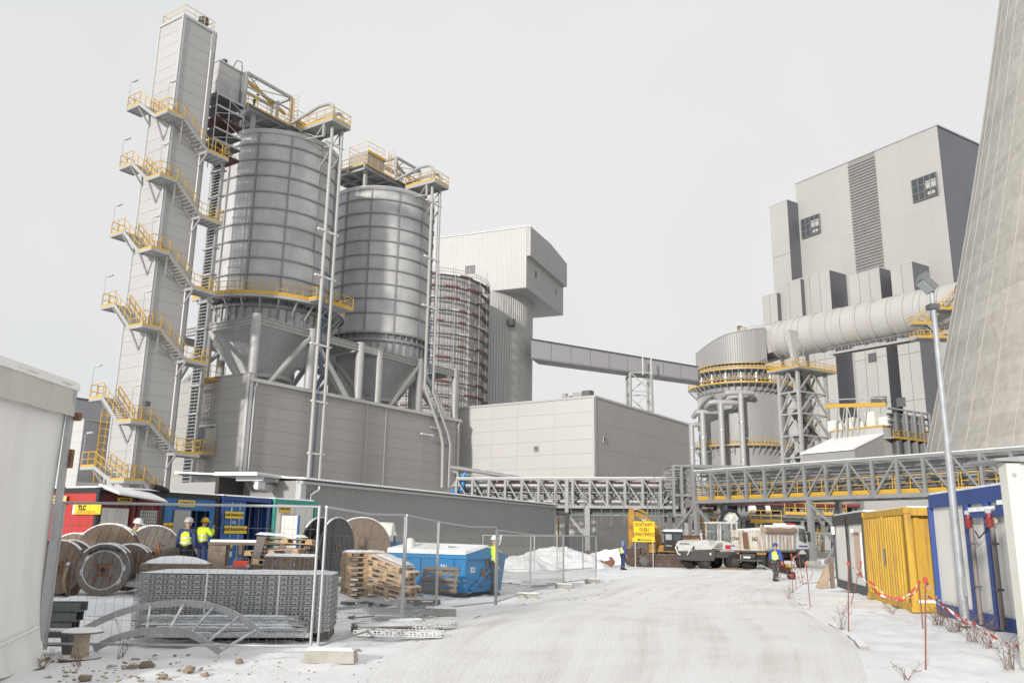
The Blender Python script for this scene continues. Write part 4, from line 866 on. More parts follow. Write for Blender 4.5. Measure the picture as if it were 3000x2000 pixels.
# ================================================================== LATTICE TOWER UNDER THE DUCT
VZ = 58.0
X = Fr(PY(2346, 1250, 164), VZ); zpl = X.ony(2344, 1078, 0).z
w1 = X.onx(2290, 1250, 0).y; w2 = X.ony(2428, 1250, 0).x
lt = frthing('duct_support_tower', 'pale lattice steel tower with a yellow railed platform under the flue duct', 'steel tower', X)
lg = [(0, 0), (w2, 0), (w2, w1), (0, w1)]
for p in lg: part('leg', MB().beam((*p, 0), (*p, zpl - .4), .6), STEEL, lt)
NB = 8
for k in range(NB):
    z0, z1 = (zpl - .4) * k / NB, (zpl - .4) * (k + 1) / NB
    for i in range(4):
        a, b = Vector((*lg[i], 0)), Vector((*lg[(i + 1) % 4], 0)); m_ = (a + b) / 2
        part('girt', MB().beam(a + Z * z1, b + Z * z1, .35, .3), STEEL, lt)
        part('diagonal', MB().beam(m_ + Z * (z1 - .1), a + Z * z0, .28), STEEL, lt); part('diagonal', MB().beam(m_ + Z * (z1 - .1), b + Z * z0, .28), STEEL, lt)
e_ = 1.6
pf = part('platform', MB().box(-e_, -e_, zpl - .4, w2 + e_, w1 + e_, zpl), STEEL, lt)
rl, te = MB(), MB(); railing(rl, [(-e_, w1 + e_, zpl), (-e_, -e_, zpl), (w2 + e_, -e_, zpl), (w2 + e_, w1 + e_, zpl), (-e_, w1 + e_, zpl)], 1.25, 1.3, .05); part('railing', rl, YEL, pf)
te.box(-e_ - .05, -e_ - .05, zpl - .1, w2 + e_, -e_, zpl + .2).box(-e_ - .05, -e_, zpl - .1, -e_, w1 + e_, zpl + .2); part('toe_board', te, YEL, pf)
for k in range(NB):   # zig-zag stairs inside
    z0, z1 = (zpl - .4) * k / NB, (zpl - .4) * (k + 1) / NB; y_ = w1 * .35 if k % 2 else w1 * .65
    a, b = Vector((w2 * .15, y_, z0)), Vector((w2 * .85, y_, z1))
    if k % 2: a, b = Vector((w2 * .85, y_, z0)), Vector((w2 * .15, y_, z1))
    f = part('stair_flight', MB().beam(a, b, .9, .15), DSTEEL, lt); part('stair_rail', MB().beam(a + Z * 1.1, b + Z * 1.1, .08).beam(a + Z * .6, b + Z * .6, .06).beam(b, b + Z * 1.1, .08), YEL if k % 2 else GALV, f)
    part('inner_landing', MB().box(.3, w1 * .15, z1 - .15, w2 * .3, w1 * .85, z1 - .05), DSTEEL, lt)
part('service_duct', MB().box(w2 * .45, w1 * .45, 0, w2 * .75, w1 * .75, zpl - 2), M('dark_grey_clad', (.22, .22, .225), .5), lt)
# saddle carrying the duct
q = X.ony(2312, 1050, -.2); part('saddle', MB().hexa([(1.2, -.3, zpl), (2.4, -.3, zpl), (2.4, .5, zpl), (1.2, .5, zpl), (-.2, -.4, zpl + 7.5), (2.6, -.4, zpl + 7.5), (2.6, .6, zpl + 7.5), (-.2, .6, zpl + 7.5)]), DUCT, lt, loc=(-2.0, 0, 0))
part('platform_scaffold', MB().beam((-1, -1, zpl), (-1, -1, zpl + 4), .1).beam((1, -1, zpl), (1, -1, zpl + 4.4), .1).beam((-1, -1, zpl + 2), (1, -1, zpl + 2.2), .1).beam((-1, -1, zpl + 3.8), (1, -1, zpl + 4), .1), GALV, lt)
# ================================================================== BOILER HOUSE
V = Fr(PY(2792, 799, 250), 57.9)
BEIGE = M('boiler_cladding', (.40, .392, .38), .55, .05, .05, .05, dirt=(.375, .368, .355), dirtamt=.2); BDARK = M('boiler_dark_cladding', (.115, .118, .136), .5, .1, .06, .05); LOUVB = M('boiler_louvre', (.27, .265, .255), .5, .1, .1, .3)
hv = V.ony(2745, 368, 0).z; lv = V.onx(2330, 540, 0).y; dv_ = V.ony(2960, 460, 0).x
bh = frthing('boiler_house', 'towering boiler house clad in pale beige with a dark louvre stripe and dark right side', 'building', V)
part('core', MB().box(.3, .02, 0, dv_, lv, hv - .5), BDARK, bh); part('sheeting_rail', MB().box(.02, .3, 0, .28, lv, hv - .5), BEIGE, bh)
l0, l1 = V.onx(2562, 450, 0).y, V.onx(2484, 478, 0).y
panels(bh, (0, lv, 0), -90, [(lv - l1) / 4] * 4, 0, hv, hv / 5, BEIGE, .09); panels(bh, (0, l0, 0), -90, [l0 / 5] * 5, 0, hv, hv / 5, BEIGE, .09)
panels(bh, (0, l1, 0), -90, [(l1 - l0) / 2] * 2, hv * .4, hv, 6, LOUVB, .1, name='louvre_bank')
sl_ = MB()
for k in range(70): z = hv * .42 + (hv * .58 - 1) * k / 70; sl_.box(-.45, l0, z, -.15, l1, z + .35)
part('louvre_blades', sl_, LOUVB, bh, kind='stuff')
part('roof_edge', MB().box(-.3, -.3, hv, dv_, lv, hv + .5), TRIM, bh)
for (xa, ya, xb, yb) in ((2676, 560, 2748, 540), (2351, 672, 2404, 655)):
    a, b = V.onx(xb, yb, 0).y, V.onx(xa, ya, 0).y; zc = V.onx((xa + xb) / 2, (ya + yb) / 2, 0).z; hh = (b - a) * .45
    w = part('window', MB().box(-.5, a, zc - hh, -.1, b, zc + hh), GLASS, bh); fr = MB()
    for k in range(5): y = a + (b - a) * k / 4; fr.box(-.7, y - .15, zc - hh, -.45, y + .15, zc + hh)
    for k in range(4): z = zc - hh + 2 * hh * k / 3; fr.box(-.65, a, z - .15, -.45, b, z + .15)
    part('frame', fr, M('dark_mullion', (.16, .16, .16), .5), w)
    part('blind', MB().box(-.62, a + .3, zc - hh * .2, -.55, a + (b - a) * .45, zc + hh * .5).box(-.62, a + (b - a) * .1, zc - hh * .8, -.55, a + (b - a) * .4, zc - hh * .5), BEIGE, w)
# projecting bays: lit fronts, dark flanks
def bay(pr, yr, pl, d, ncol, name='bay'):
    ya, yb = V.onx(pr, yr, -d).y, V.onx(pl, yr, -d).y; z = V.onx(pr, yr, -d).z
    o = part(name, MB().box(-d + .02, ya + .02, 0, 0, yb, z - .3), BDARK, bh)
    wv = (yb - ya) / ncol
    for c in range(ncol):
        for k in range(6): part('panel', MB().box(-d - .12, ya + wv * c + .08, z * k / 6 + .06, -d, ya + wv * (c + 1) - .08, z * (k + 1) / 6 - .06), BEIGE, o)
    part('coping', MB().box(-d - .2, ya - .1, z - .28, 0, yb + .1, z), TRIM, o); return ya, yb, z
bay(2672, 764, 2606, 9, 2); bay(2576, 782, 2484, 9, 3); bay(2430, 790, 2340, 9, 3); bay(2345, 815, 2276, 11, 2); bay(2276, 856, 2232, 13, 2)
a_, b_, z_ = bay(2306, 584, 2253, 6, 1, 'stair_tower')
for (px, py) in ((2556, 1047), (2564, 1175), (2586, 1174), (2640, 1178)):
    q = V.onx(px, py, -9.2); part('louvre', MB().box(-9.5, q.y - 1.4, q.z - 1.4, -9.1, q.y + 1.4, q.z + 1.4), LOUV, bh)
# ================================================================== COOLING TOWER
phi = 49.6; Dax = 166.0; cT = az(phi) * Dax
sil = []
for (px, py) in ((2935, 0), (2907, 215), (2870, 430), (2838, 640), (2800, 870), (2765, 1070), (2735, 1220), (2715, 1312), (2700, 1365)):
    d = ray(px, py); a = math.atan2(d.x, d.y); dl = math.radians(phi) - a; R = Dax * math.sin(dl); t = Dax * math.cos(dl); z = CH + d.z / math.hypot(d.x, d.y) * t; sil.append((R, z))
sil.sort(key=lambda s: s[1]); r0, z0 = sil[0]; r1, z1 = sil[1]
prof = [(r0 + (r0 - r1) / (z1 - z0) * z0 * .9, 0.0)] + sil
rN, zN = sil[-1]; rM, zM = sil[-2]; sl0 = (rM - rN) / (zN - zM)
for k in range(1, 9): prof.append((prof[-1][0] - sl0 * 8 * max(-.25, 1 - k / 5.5), zN + 8 * k))
def prof_at(z):
    for i in range(len(prof) - 1):
        if prof[i][1] <= z <= prof[i + 1][1]: t = (z - prof[i][1]) / (prof[i + 1][1] - prof[i][1]); return prof[i][0] + (prof[i + 1][0] - prof[i][0]) * t
    return prof[-1][0]
def fine(n):
    "quadratic fit of the meridian, so the shell is a smooth hyperboloid-like curve"
    import numpy as np
    zs = [p[1] for p in sil]; rs = [p[0] for p in sil]; c = np.polyfit(zs, rs, 2); top = zN + 50
    return [(float(np.polyval(c, min(top * k / n, zN + 15))), top * k / n) for k in range(n + 1)]
FP = fine(60)
CT = bpy.data.materials.new('shell_concrete'); CT.use_nodes = True
def ct_nodes():
    t = CT.node_tree; N = t.nodes; L = t.links; b = N['Principled BSDF']; b.inputs['Roughness'].default_value = .9
    tc = N.new('ShaderNodeTexCoord'); sp = N.new('ShaderNodeSeparateXYZ'); L.new(tc.outputs['Object'], sp.inputs[0])
    at = N.new('ShaderNodeMath'); at.operation = 'ARCTAN2'; L.new(sp.outputs['Y'], at.inputs[0]); L.new(sp.outputs['X'], at.inputs[1])
    cb = N.new('ShaderNodeCombineXYZ'); m1 = N.new('ShaderNodeMath'); m1.operation = 'MULTIPLY'; L.new(at.outputs[0], m1.inputs[0]); m1.inputs[1].default_value = 4; L.new(m1.outputs[0], cb.inputs[0])
    m2 = N.new('ShaderNodeMath'); m2.operation = 'DIVIDE'; L.new(sp.outputs['Z'], m2.inputs[0]); m2.inputs[1].default_value = 1.45; fl = N.new('ShaderNodeMath'); fl.operation = 'FLOOR'; L.new(m2.outputs[0], fl.inputs[0]); L.new(fl.outputs[0], cb.inputs[1])
    n1 = N.new('ShaderNodeTexNoise'); n1.inputs['Scale'].default_value = .55; n1.inputs['Detail'].default_value = 5; L.new(cb.outputs[0], n1.inputs['Vector'])     # each concrete lift has its own tone
    n2 = N.new('ShaderNodeTexNoise'); n2.inputs['Scale'].default_value = .9; n2.inputs['Detail'].default_value = 8; L.new(tc.outputs['Object'], n2.inputs['Vector'])
    ad = N.new('ShaderNodeMath'); ad.operation = 'ADD'; L.new(n1.outputs[0], ad.inputs[0]); L.new(n2.outputs[0], ad.inputs[1])
    cr = N.new('ShaderNodeValToRGB'); cr.color_ramp.elements[0].position = .35; cr.color_ramp.elements[0].color = (.37, .35, .315, 1); cr.color_ramp.elements[1].position = .64; cr.color_ramp.elements[1].color = (.51, .488, .447, 1)
    hf = N.new('ShaderNodeMath'); hf.operation = 'MULTIPLY'; hf.inputs[1].default_value = .5; L.new(ad.outputs[0], hf.inputs[0]); L.new(hf.outputs[0], cr.inputs[0]); L.new(cr.outputs[0], b.inputs['Base Color'])
    fr = N.new('ShaderNodeMath'); fr.operation = 'FRACT'; L.new(m2.outputs[0], fr.inputs[0]); bp = N.new('ShaderNodeBump'); bp.inputs['Strength'].default_value = .9; bp.inputs['Distance'].default_value = .12; L.new(fr.outputs[0], bp.inputs['Height']); L.new(bp.outputs[0], b.inputs['Normal'])
ct_nodes()
ct = thing('cooling_tower', 'giant concrete cooling tower with thin vertical ribs rising out of the right edge', 'cooling tower', cT)
part('shell', MB().lathe(FP, 180), CT, ct, True)
ribp = MB(); w_ = .055
for i, (r, z) in enumerate(FP): ribp.v += [(r - .1, -w_, z), (r + .035, -w_, z), (r + .035, w_, z), (r - .1, w_, z)]
for i in range(len(FP) - 1):
    for j in range(4): a = 4 * i + j; b = 4 * i + (j + 1) % 4; ribp.f.append((a, b, b + 4, a + 4))
ribm = ribp.mesh('rib', M('rib_concrete', (.50, .48, .445), .9))
base = math.degrees(math.atan2(-cT.y, -cT.x))
for k in range(-20, 21): lk('rib', ribm, ct, rz=math.radians(base - 30 + k * 4.6))
# ================================================================== ANNEX BELOW THE DUCT
N0 = Fr(PY(2590, 1300, 150), 57.9)
an = frthing('annex_building', 'low pale annex with a snow covered lean-to roof right of the lattice tower', 'building', N0)
z1 = N0.onx(2588, 1248, 0).z; z0 = N0.onx(2588, 1273, 0).z; q = N0.ony(2502, 1318, 0); LW = N0.onx(2436, 1290, 0).y
part('wall', MB().box(0, 0, 0, 24, LW, z1), CLADP, an); part('roof_edge', MB().box(-.2, -.2, z1, 24, LW, z1 + .25), YEL, an)
part('lean_to', MB().hexa([(q.x, .03, 0), (-.02, .03, 0), (-.02, LW, 0), (q.x, LW, 0), (q.x, .03, q.z), (-.02, .03, z0), (-.02, LW, z0), (q.x, LW, q.z)]), CORRA, an)
part('lean_to_snow', MB().hexa([(q.x - .4, -.2, q.z + .05), (-.05, -.2, z0 + .05), (-.05, LW, z0 + .05), (q.x - .4, LW, q.z + .05), (q.x - .4, -.2, q.z + .35), (-.05, -.2, z0 + .3), (-.05, LW, z0 + .3), (q.x - .4, LW, q.z + .35)]), SNOW, an)
rbs = MB()
for k in range(34): x = q.x * (1 - k / 34); rbs.box(x, -.07, 0, x + .12, .03, q.z + (z0 - q.z) * k / 34)
part('end_wall_ribs', rbs, CORRA, an, kind='stuff')
for (px, wz) in ((2448, 2.0), (2462, 1.4), (2500, 2.2), (2535, 1.2), (2560, 2.8), (2600, 1.6)):
    p = N0.onx(px, 1252, 2.0); part('roof_unit', MB().box(1, p.y - 1, z1 + .25, 3, p.y + 1, z1 + .25 + wz), WHITE, an)
wx = N0.ony(2712, 1300, 0).x; zw = N0.ony(2650, 1282, -2).z
wk2 = part('side_walkway', MB().box(0, -2, zw - .25, wx, 0, zw), STEEL, an); rl, te = MB(), MB(); railing(rl, [(0, -2, zw), (wx, -2, zw)], 1.2, 1.6, .05); part('railing', rl, YEL, wk2); te.box(0, -2.06, zw - .3, wx, -2, zw + .15); part('toe_board', te, YEL, wk2)
for k in range(4): x = 2.5 + k * (wx - 3) / 4; part('fan_duct', MB().tube((x, -1.0, 0), (x, -1.0, zw + 4.5), .9, 12).box(x - 1.3, -1.6, zw * .3, x + 1.3, -.4, zw * .55), DSTEEL, an, True); part('duct_frame', MB().beam((x + 2, -1.9, 0), (x + 2, -1.9, zw + 5), .35).beam((x - 1.4, -1.9, zw * .5), (x + 2, -1.9, zw * .7), .2), GALV, an)
for k in range(3): part('header', MB().tube((0, -1.2, zw + 3 + 1.1 * k), (wx, -1.2, zw + 3 + 1.1 * k), .22, 8), DSTEEL if k % 2 else GALV, an)
mz = N0.ony(2440, 1330, -6)
part('low_roof', MB().box(q.x - 4, -9, 0, q.x + 6, -5, N0.ony(2470, 1345, -7).z), DSTEEL, an); rl = MB(); railing(rl, [(q.x - 4, -9, N0.ony(2470, 1345, -7).z), (q.x + 6, -9, N0.ony(2470, 1345, -7).z)], 1.4, 1.5, .04); part('low_roof_rail', rl, GALV, an)
# monorail gantry
ga, gb_ = PY(2420, 1178, 158), PY(2598, 1209, 150); og = Vector((ga.x, ga.y, 0)); ga -= og; gb_ -= og; gb_.z = ga.z * .5 + gb_.z * .5; ga.z = gb_.z + .8
gn = thing('monorail_gantry', 'yellow monorail beam on thin white A-frame legs behind the lattice tower', 'gantry', og)
part('rail_beam', MB().beam(ga, gb_, .4, .7), YEL, gn); part('top_truss', MB().beam(ga + Z * 1.2, gb_ + Z * 1.2, .18).beam(ga + Z * .3, ga.lerp(gb_, .2) + Z * 1.2, .1).beam(ga.lerp(gb_, .5) + Z * .3, ga.lerp(gb_, .65) + Z * 1.2, .1), STEEL, gn)
for f in (.18, .36, .55): p = ga.lerp(gb_, f); part('leg', MB().beam(p, p + Vector((-.6, .5, -9)), .3), STEEL, gn); part('brace', MB().beam(p, ga.lerp(gb_, f + .16) - Z * 8, .16).beam(ga.lerp(gb_, f + .14), p - Z * 8, .16), STEEL, gn)
p = ga.lerp(gb_, .72); part('mast', MB().beam(p, p + Z * 4, .15).beam(p + Z * 4, gb_, .08).beam(p + Z * 4, ga.lerp(gb_, .5), .08), STEEL, gn)
# grey shed and stair behind the yellow container
c0 = PY(2540, 1600, 84); gs = thing('grey_back_shed', 'grey ribbed shed wall showing under the pipe bridge behind the yellow container', 'shed', (c0.x, 84, 0))
part('ribbed_wall', corrugated(22, 0, PY(2600, 1440, 84).z, .4, .08), CORRA, gs); part('flat_panel', MB().box(0, -.15, 0, 4.2, -.1, PY(2600, 1440, 84).z), CLADW, gs); part('back', MB().box(0, .1, 0, 22, 3, PY(2600, 1440, 84).z - .1), CLADW, gs)
rl = MB(); railing(rl, [(8, -1.5, 3.6), (12, -1.5, 3.6), (13.5, -1.5, 5.0)], 1.1, .9, .04); rl.beam((8, -1.5, 3.5), (12, -1.5, 3.5), .1, .2); part('stair_rail', rl, GALV, gs)
# ================================================================== PIPE BRIDGES
STEEL_ORIG = STEEL; STEEL = M('bridge_steel', (.225, .23, .232), .5, .05, .1, 1.2, dirt=(.17, .165, .155), dirtamt=.2, snow=.3)
def truss_bridge(name, label, P0, P1, hgt_, wid, nb, pat, pipes, walk=True, rail=None, seed=1, postw=.2):
    P0, P1 = Vector(P0), Vector(P1); d = P1 - P0; L = d.xy.length; rz = math.atan2(d.y, d.x)
    t = thing(name, label, 'pipe bridge', (P0.x, P0.y, 0), rz); z = P0.z; zt = z + hgt_
    # local: x along, y>0 to the left of travel
    for y in (0, wid):
        part('bottom_chord', MB().beam((0, y, z), (L, y, z), .24, .26), STEEL, t); part('top_chord', MB().beam((0, y, zt), (L, y, zt), .22, .22), STEEL, t)
    for k in range(nb + 1):
        x = L * k / nb
        for y in (0, wid): part('post', MB().beam((x, y, z + .13), (x, y, zt - .11), postw), STEEL, t)
        part('cross_beam', MB().beam((x, .1, z), (x, wid - .1, z), .18, .2), STEEL, t); part('cross_beam', MB().beam((x, .1, zt), (x, wid - .1, zt), .16, .16), STEEL, t)
        part('pipe_rest', MB().beam((x, .1, z + hgt_ * .5), (x, wid - .1, z + hgt_ * .5), .14, .14), STEEL, t)
        if k < nb:
            x2 = L * (k + 1) / nb
            for y in (0, wid):
                a, b = ((x, y, zt), (x2, y, z)) if pat[k % len(pat)] == '\\' else ((x, y, z), (x2, y, zt))
                part('diagonal', MB().beam(a, b, .1, .12), STEEL, t)
            part('plan_brace', MB().beam((x, 0, zt), (x2, wid, zt), .1), STEEL, t)
    rnd = random.Random(seed)
    for (y, fz, r, m) in pipes: part('pipe', MB().path([(-.5, y * wid, z + fz * hgt_), (L + .5, y * wid, z + fz * hgt_)], r, 10), m, t, True)
    if walk:
        part('walkway', MB().box(0, wid * .1, z + .2, L, wid * .45, z + .26), GRATE, t)
        rl, te = MB(), MB(); n = int(L / 4)
        for k in range(n): railing(rl, [(L * k / n + .1, wid * .1, z + .26), (L * (k + 1) / n - .1, wid * .1, z + .26)], 1.1, 1.1, .024)
        part('railing', rl, YEL, t); part('toe_board', MB().box(0, wid * .1 - .03, z + .16, L, wid * .1, z + .46), YEL, t)
    part('chord_snow', MB().box(0, -.1, zt + .112, L, .1, zt + .16), SNOW, t)
    return t, L, rz
PIPE1 = M('pipe_zinc_jacket', (.34, .34, .345), .45, .2, .08, 1, snow=.25); PIPE2 = M('pipe_dull', (.23, .23, .235), .5, .1, .1, 1, snow=.25); PIPEB = M('pipe_brown', (.11, .06, .05), .6, 0, .2, 1, snow=.3); PIPER = M('pipe_maroon', (.2, .045, .05), .5)
rp = random.Random(21); pr = []
for k in range(9): pr.append((.55 + .04 * (k % 3), .28 + .075 * k, rp.choice([.06, .08, .1]), rp.choice([PIPE1, PIPE2, PIPE1])))
for k in range(8): pr.append((.85 + .02 * (k % 2), .25 + .085 * k, rp.choice([.07, .09, .12]), rp.choice([PIPE1, PIPE2])))
pr += [(.6, .12, .2, PIPE2), (.8, .1, .18, BLACK), (.7, .42, .24, PIPE1), (.3, .9, .07, PIPE2), (.45, .88, .06, PIPE1)]
B0 = PY(2037, 1470, 72); B1 = PY(2710, 1444, 55); B1.z = B0.z; B2 = B0 + (B1 - B0) * 1.55
brt, BL, brz = truss_bridge('pipe_bridge', 'pale steel truss bridge full of pipes with a yellow walkway crossing right over the road', B0, B2, PY(2037, 1383, 72).z - B0.z, 3.4, 17, '\\\\\\\\////\\/', pr, True, seed=3)
F_ = lambda x, y, z: B0 + (B2 - B0).normalized() * x + Vector((-(B2 - B0).normalized().y, (B2 - B0).normalized().x, 0)) * y + Z * (z - B0.z)
# supports of the right bridge
def support(x, name_label, brace=1):
    s_ = thing('bridge_support', name_label, 'support', F_(x, 0, 0), brz, 'pipe bridge supports'); z = B0.z - .15
    for y in (0, 3.4): part('column', MB().beam((0, y, .0), (0, y, z), .36, .36), STEEL, s_); part('base_plate', MB().box(-.4, y - .4, 0, .4, y + .4, .25), CONC, s_)
    part('cross_brace', MB().beam((0, 0, .5), (0, 3.4, z - .3), .14).beam((0, 3.4, .5), (0, 0, z - .3), .14), STEEL, s_)
    if brace: part('raking_brace', MB().beam((0, 0, z - .2), (2.6, 0, z * .48), .2), STEEL, s_); part('raking_brace', MB().beam((2.6, 0, z * .48), (1.0, -.0, .1), .22).beam((0, 0, z * .48), (2.6, 0, z * .48), .12), STEEL, s_)
    return s_
def bx_at(px):
    lo, hi = 0, BL
    for _ in range(40):
        m_ = (lo + hi) / 2; v = F_(m_, 0, 2) - Vector((0, 0, CH)); x = CXP + FPX * v.dot(_r) / -v.dot(_b)
        if x < px: lo = m_
        else: hi = m_
    return lo
support(bx_at(2378), 'steel column pair with raking brace under the pipe bridge beside the dump truck cab')
support(.1, 'steel column pair under the pipe bridge junction behind the white loader', 0)
jn = thing('junction_brace', 'pair of diagonal grey struts splaying from the pipe bridge junction column', 'strut', F_(.1, 0, 0), brz, None)
part('strut', MB().beam((0, -.15, B0.z - .3), (-3.2, -.15, B0.z * .35), .2), STEEL, jn); part('strut', MB().beam((0, -.15, B0.z - .3), (3.2, -.15, B0.z * .35), .2), STEEL, jn)
# left bridge
C0 = PY(1990, 1486, 77); C1 = PY(1335, 1497, 82); C1.z = C0.z
prl = [(.3, .78, .2, PIPE1), (.3, .2, .2, PIPE1), (.75, .6, .12, PIPE2), (.8, .45, .1, PIPE1), (.6, .35, .08, PIPE2), (.7, .85, .1, PIPE2), (.5, .9, .08, PIPER), (.85, .25, .12, PIPE2), (.6, .55, .07, PIPE1), (.4, .5, .06, PIPE2), (.9, .7, .09, PIPE1)]
hL = PY(1990, 1402, 77).z - C0.z
blt, CL, crz = truss_bridge('pipe_bridge', 'grey truss pipe bridge crossing left behind the shed and the excavator', C0, C1, hL, -3.2, 13, '\\////////////', prl, False, seed=4, postw=.22)
for (dz, r, m, y) in ((-.12, .16, PIPEB, -.3), (-.3, .1, BLACK, -.1), (-.55, .12, M('green_deck', (.12, .17, .15), .7), -.5), (-.75, .06, STEEL, 0)): part('lower_pipe', MB().path([(-3, y, C0.z + dz), (CL, y, C0.z + dz)], r, 8), m, blt, True)
part('deck', MB().box(0, -2.6, C0.z - .75, CL * .7, -.2, C0.z - .65), DSTEEL, blt)
rs_ = random.Random(12)
for k in range(16): x = rs_.uniform(1, CL * .65); part('drop_tube', MB().tube((x, .15, C0.z - rs_.uniform(.6, 1.9)), (x, .15, C0.z + rs_.uniform(.5, 2.9)), .028, 5), SCF, blt)
Fl = lambda x, y, z: C0 + (C1 - C0).normalized() * x + Vector((-(C1 - C0).normalized().y, (C1 - C0).normalized().x, 0)) * y + Z * (z - C0.z)
for px, lab, br in ((1661, 'steel column with raking brace carrying the left pipe bridge near the snow heap', 1), (1722, 'thicker plain steel column under the left pipe bridge', 0), (2012, 'slim steel column under the left end of the junction tower', 0)):
    lo, hi = -3, CL
    for _ in range(40):
        m_ = (lo + hi) / 2; v = Fl(m_, 0, 2) - Vector((0, 0, CH)); x = CXP + FPX * v.dot(_r) / -v.dot(_b)
        if x > px: lo = m_
        else: hi = m_
    s_ = thing('bridge_support', lab, 'support', Fl(lo, 0, 0), crz, 'pipe bridge supports'); part('column', MB().beam((0, 0, 0), (0, 0, C0.z - .1 if px != 1661 else C0.z + hL), .34 if px != 1722 else .46), STEEL, s_); part('base', MB().box(-.4, -.4, 0, .4, .4, .3), CONC, s_)
    if br: part('raking_brace', MB().beam((0, 0, C0.z - .6), (-1.9, 0, 1.6), .22), STEEL, s_)
# junction tower between the two bridges
J = Fr(PY(1968, 1480, 76), 90); jt = thing('pipe_junction_tower', 'taller open steel frame where the two pipe bridges meet, full of bent pipes', 'steel frame', J.o, 0)
zj0, zj1 = B0.z - .4, PY(1968, 1366, 76).z; jx = PY(2036, 1400, 74).x - J.o.x
for x in (0, jx * .42, jx):
    for y in (-1.0, 3.2): part('post', MB().beam((x, y, 0 if y > 0 else zj0 - .8), (x, y, zj1), .24), STEEL, jt)
for z in (zj0 - .6, zj0 + 1.1, zj1):
    for y in (-1.0, 3.2): part('girder', MB().beam((0, y, z), (jx + 5 * (z == zj1), y, z), .2, .2), STEEL, jt)
    for x in (0, jx): part('girder', MB().beam((x, -1.0, z), (x, 3.2, z), .2, .2), STEEL, jt)
for k in range(9):
    o_ = .22 * k; part('bent_pipe', MB().path([(-.5, .2 + .1 * (k % 3), zj1 - .35 - o_), (jx * .5, .2 + .1 * (k % 3), zj1 - .35 - o_), (jx * 1.1, -.2, zj1 - 1.25 - o_), (jx * 2.0, .2, zj1 - 1.3 - o_ * .8)], .075, 7), PIPE1 if k % 2 else PIPE2, jt, True)
for k in range(6): part('top_pipe', MB().path([(jx * .4, 1 + .25 * k, zj1 + .1 + .05 * (k % 2)), (jx + 9, .5 + .25 * k, zj1 - .4)], .06, 6), PIPE2, jt, True)
# feed pipes leaving the silo building over the shed
ip = thing('feed_pipes', 'bundle of grey pipes leaving the silo building corner above the corrugated shed', 'pipe', Vector((PY(1340, 1400, 84).x, 84, 0))); oi = Vector((PY(1340, 1400, 84).x, 84, 0))
for (pts, r, m) in (([(1322, 1368), (1350, 1372), (1521, 1400), (1560, 1408)], .22, PIPE2), ([(1328, 1380), (1340, 1384), (1345, 1412), (1352, 1415)], .14, PIPE1), ([(1350, 1390), (1480, 1402), (1515, 1430), (1540, 1440)], .14, PIPE1), ([(1325, 1425), (1335, 1412), (1400, 1412), (1520, 1430)], .16, PIPE1), ([(1360, 1420), (1540, 1436)], .13, PIPE2), ([(1360, 1432), (1560, 1452)], .1, PIPE1), ([(1345, 1403), (1530, 1420)], .08, PIPE2), ([(1360, 1440), (1560, 1462)], .07, PIPE2)):
    part('pipe', MB().path([PY(*p, 83.5 - i * .3) - oi for i, p in enumerate(pts)], r, 10), m, ip, True)
part('blue_pipe', MB().path([PY(*p, 82.5) - oi for p in ((1322, 1438), (1345, 1438), (1353, 1433), (1356, 1425), (1357, 1395), (1360, 1389), (1366, 1387))], .2, 10), M('blue_pipe', (.03, .22, .55), .4), ip, True)
for px in (1357, 1392, 1424, 1456, 1478, 1522): part('stanchion', MB().beam(PY(px, 1462, 83) - oi, PY(px, 1398, 83) - oi, .2), STEEL, ip)
part('ladder', MB().beam(PY(1636, 1600, 84) - oi, PY(1636, 1512, 84) - oi, .9, .1), YEL, ip)
# background pipe rack seen under the bridge
rk = thing('low_pipe_rack', 'cluttered lower rack of grey steel, dark pipes and yellow ladders behind the vehicles', 'pipe rack', Vector((PY(2060, 1500, 86).x, 86, 0))); ok = Vector((PY(2060, 1500, 86).x, 86, 0))
def K_(px, py, y=86): return PY(px, py, y) - ok
for px in (2060, 2105, 2165, 2178, 2218, 2270, 2292, 2350, 2410, 2440, 2470, 2500): part('post', MB().beam(K_(px, 1625), K_(px, 1450), .3), STEEL, rk)
for (py, y, h) in ((1466, 86, .3), (1500, 86, .4), (1516, 86, .25), (1532, 88, .25), (1480, 89, .2), (1560, 89, .2)): part('girder', MB().beam(K_(2030, py, y), K_(2530, py + (10 if y == 86 else 4), y), .25, h), STEEL if y == 86 else DSTEEL, rk)
for (py, r, m, y) in ((1473, .18, PIPER, 85), (1486, .3, BLACK, 86.5), (1490, .2, PIPE2, 88), (1508, .15, PIPE2, 85), (1522, .2, DSTEEL, 88), (1540, .45, M('dark_vessel', (.13, .13, .15), .4, .3), 91), (1526, .12, YEL, 88), (1470, .1, PIPE1, 90), (1496, .12, PIPE1, 90)): part('pipe', MB().path([K_(2030, py, y), K_(2280, py + 3, y), K_(2530, py + 8, y)], r, 8), m, rk, True)
for k in range(9): x = 2300 + 20 * k; part('v_hanger', MB().beam(K_(x, 1470), K_(x + 8, 1510), .14).beam(K_(x + 16, 1470), K_(x + 8, 1510), .14), STEEL, rk)
for k in range(6): part('valve_body', MB().lathe([(.1, -.5), (.4, -.4), (.45, 0), (.4, .4), (.1, .5)], 10, K_(2205 + 14 * k, 1490, 85.2), axis='x'), BLACK if k % 3 else WHITE, rk, True)
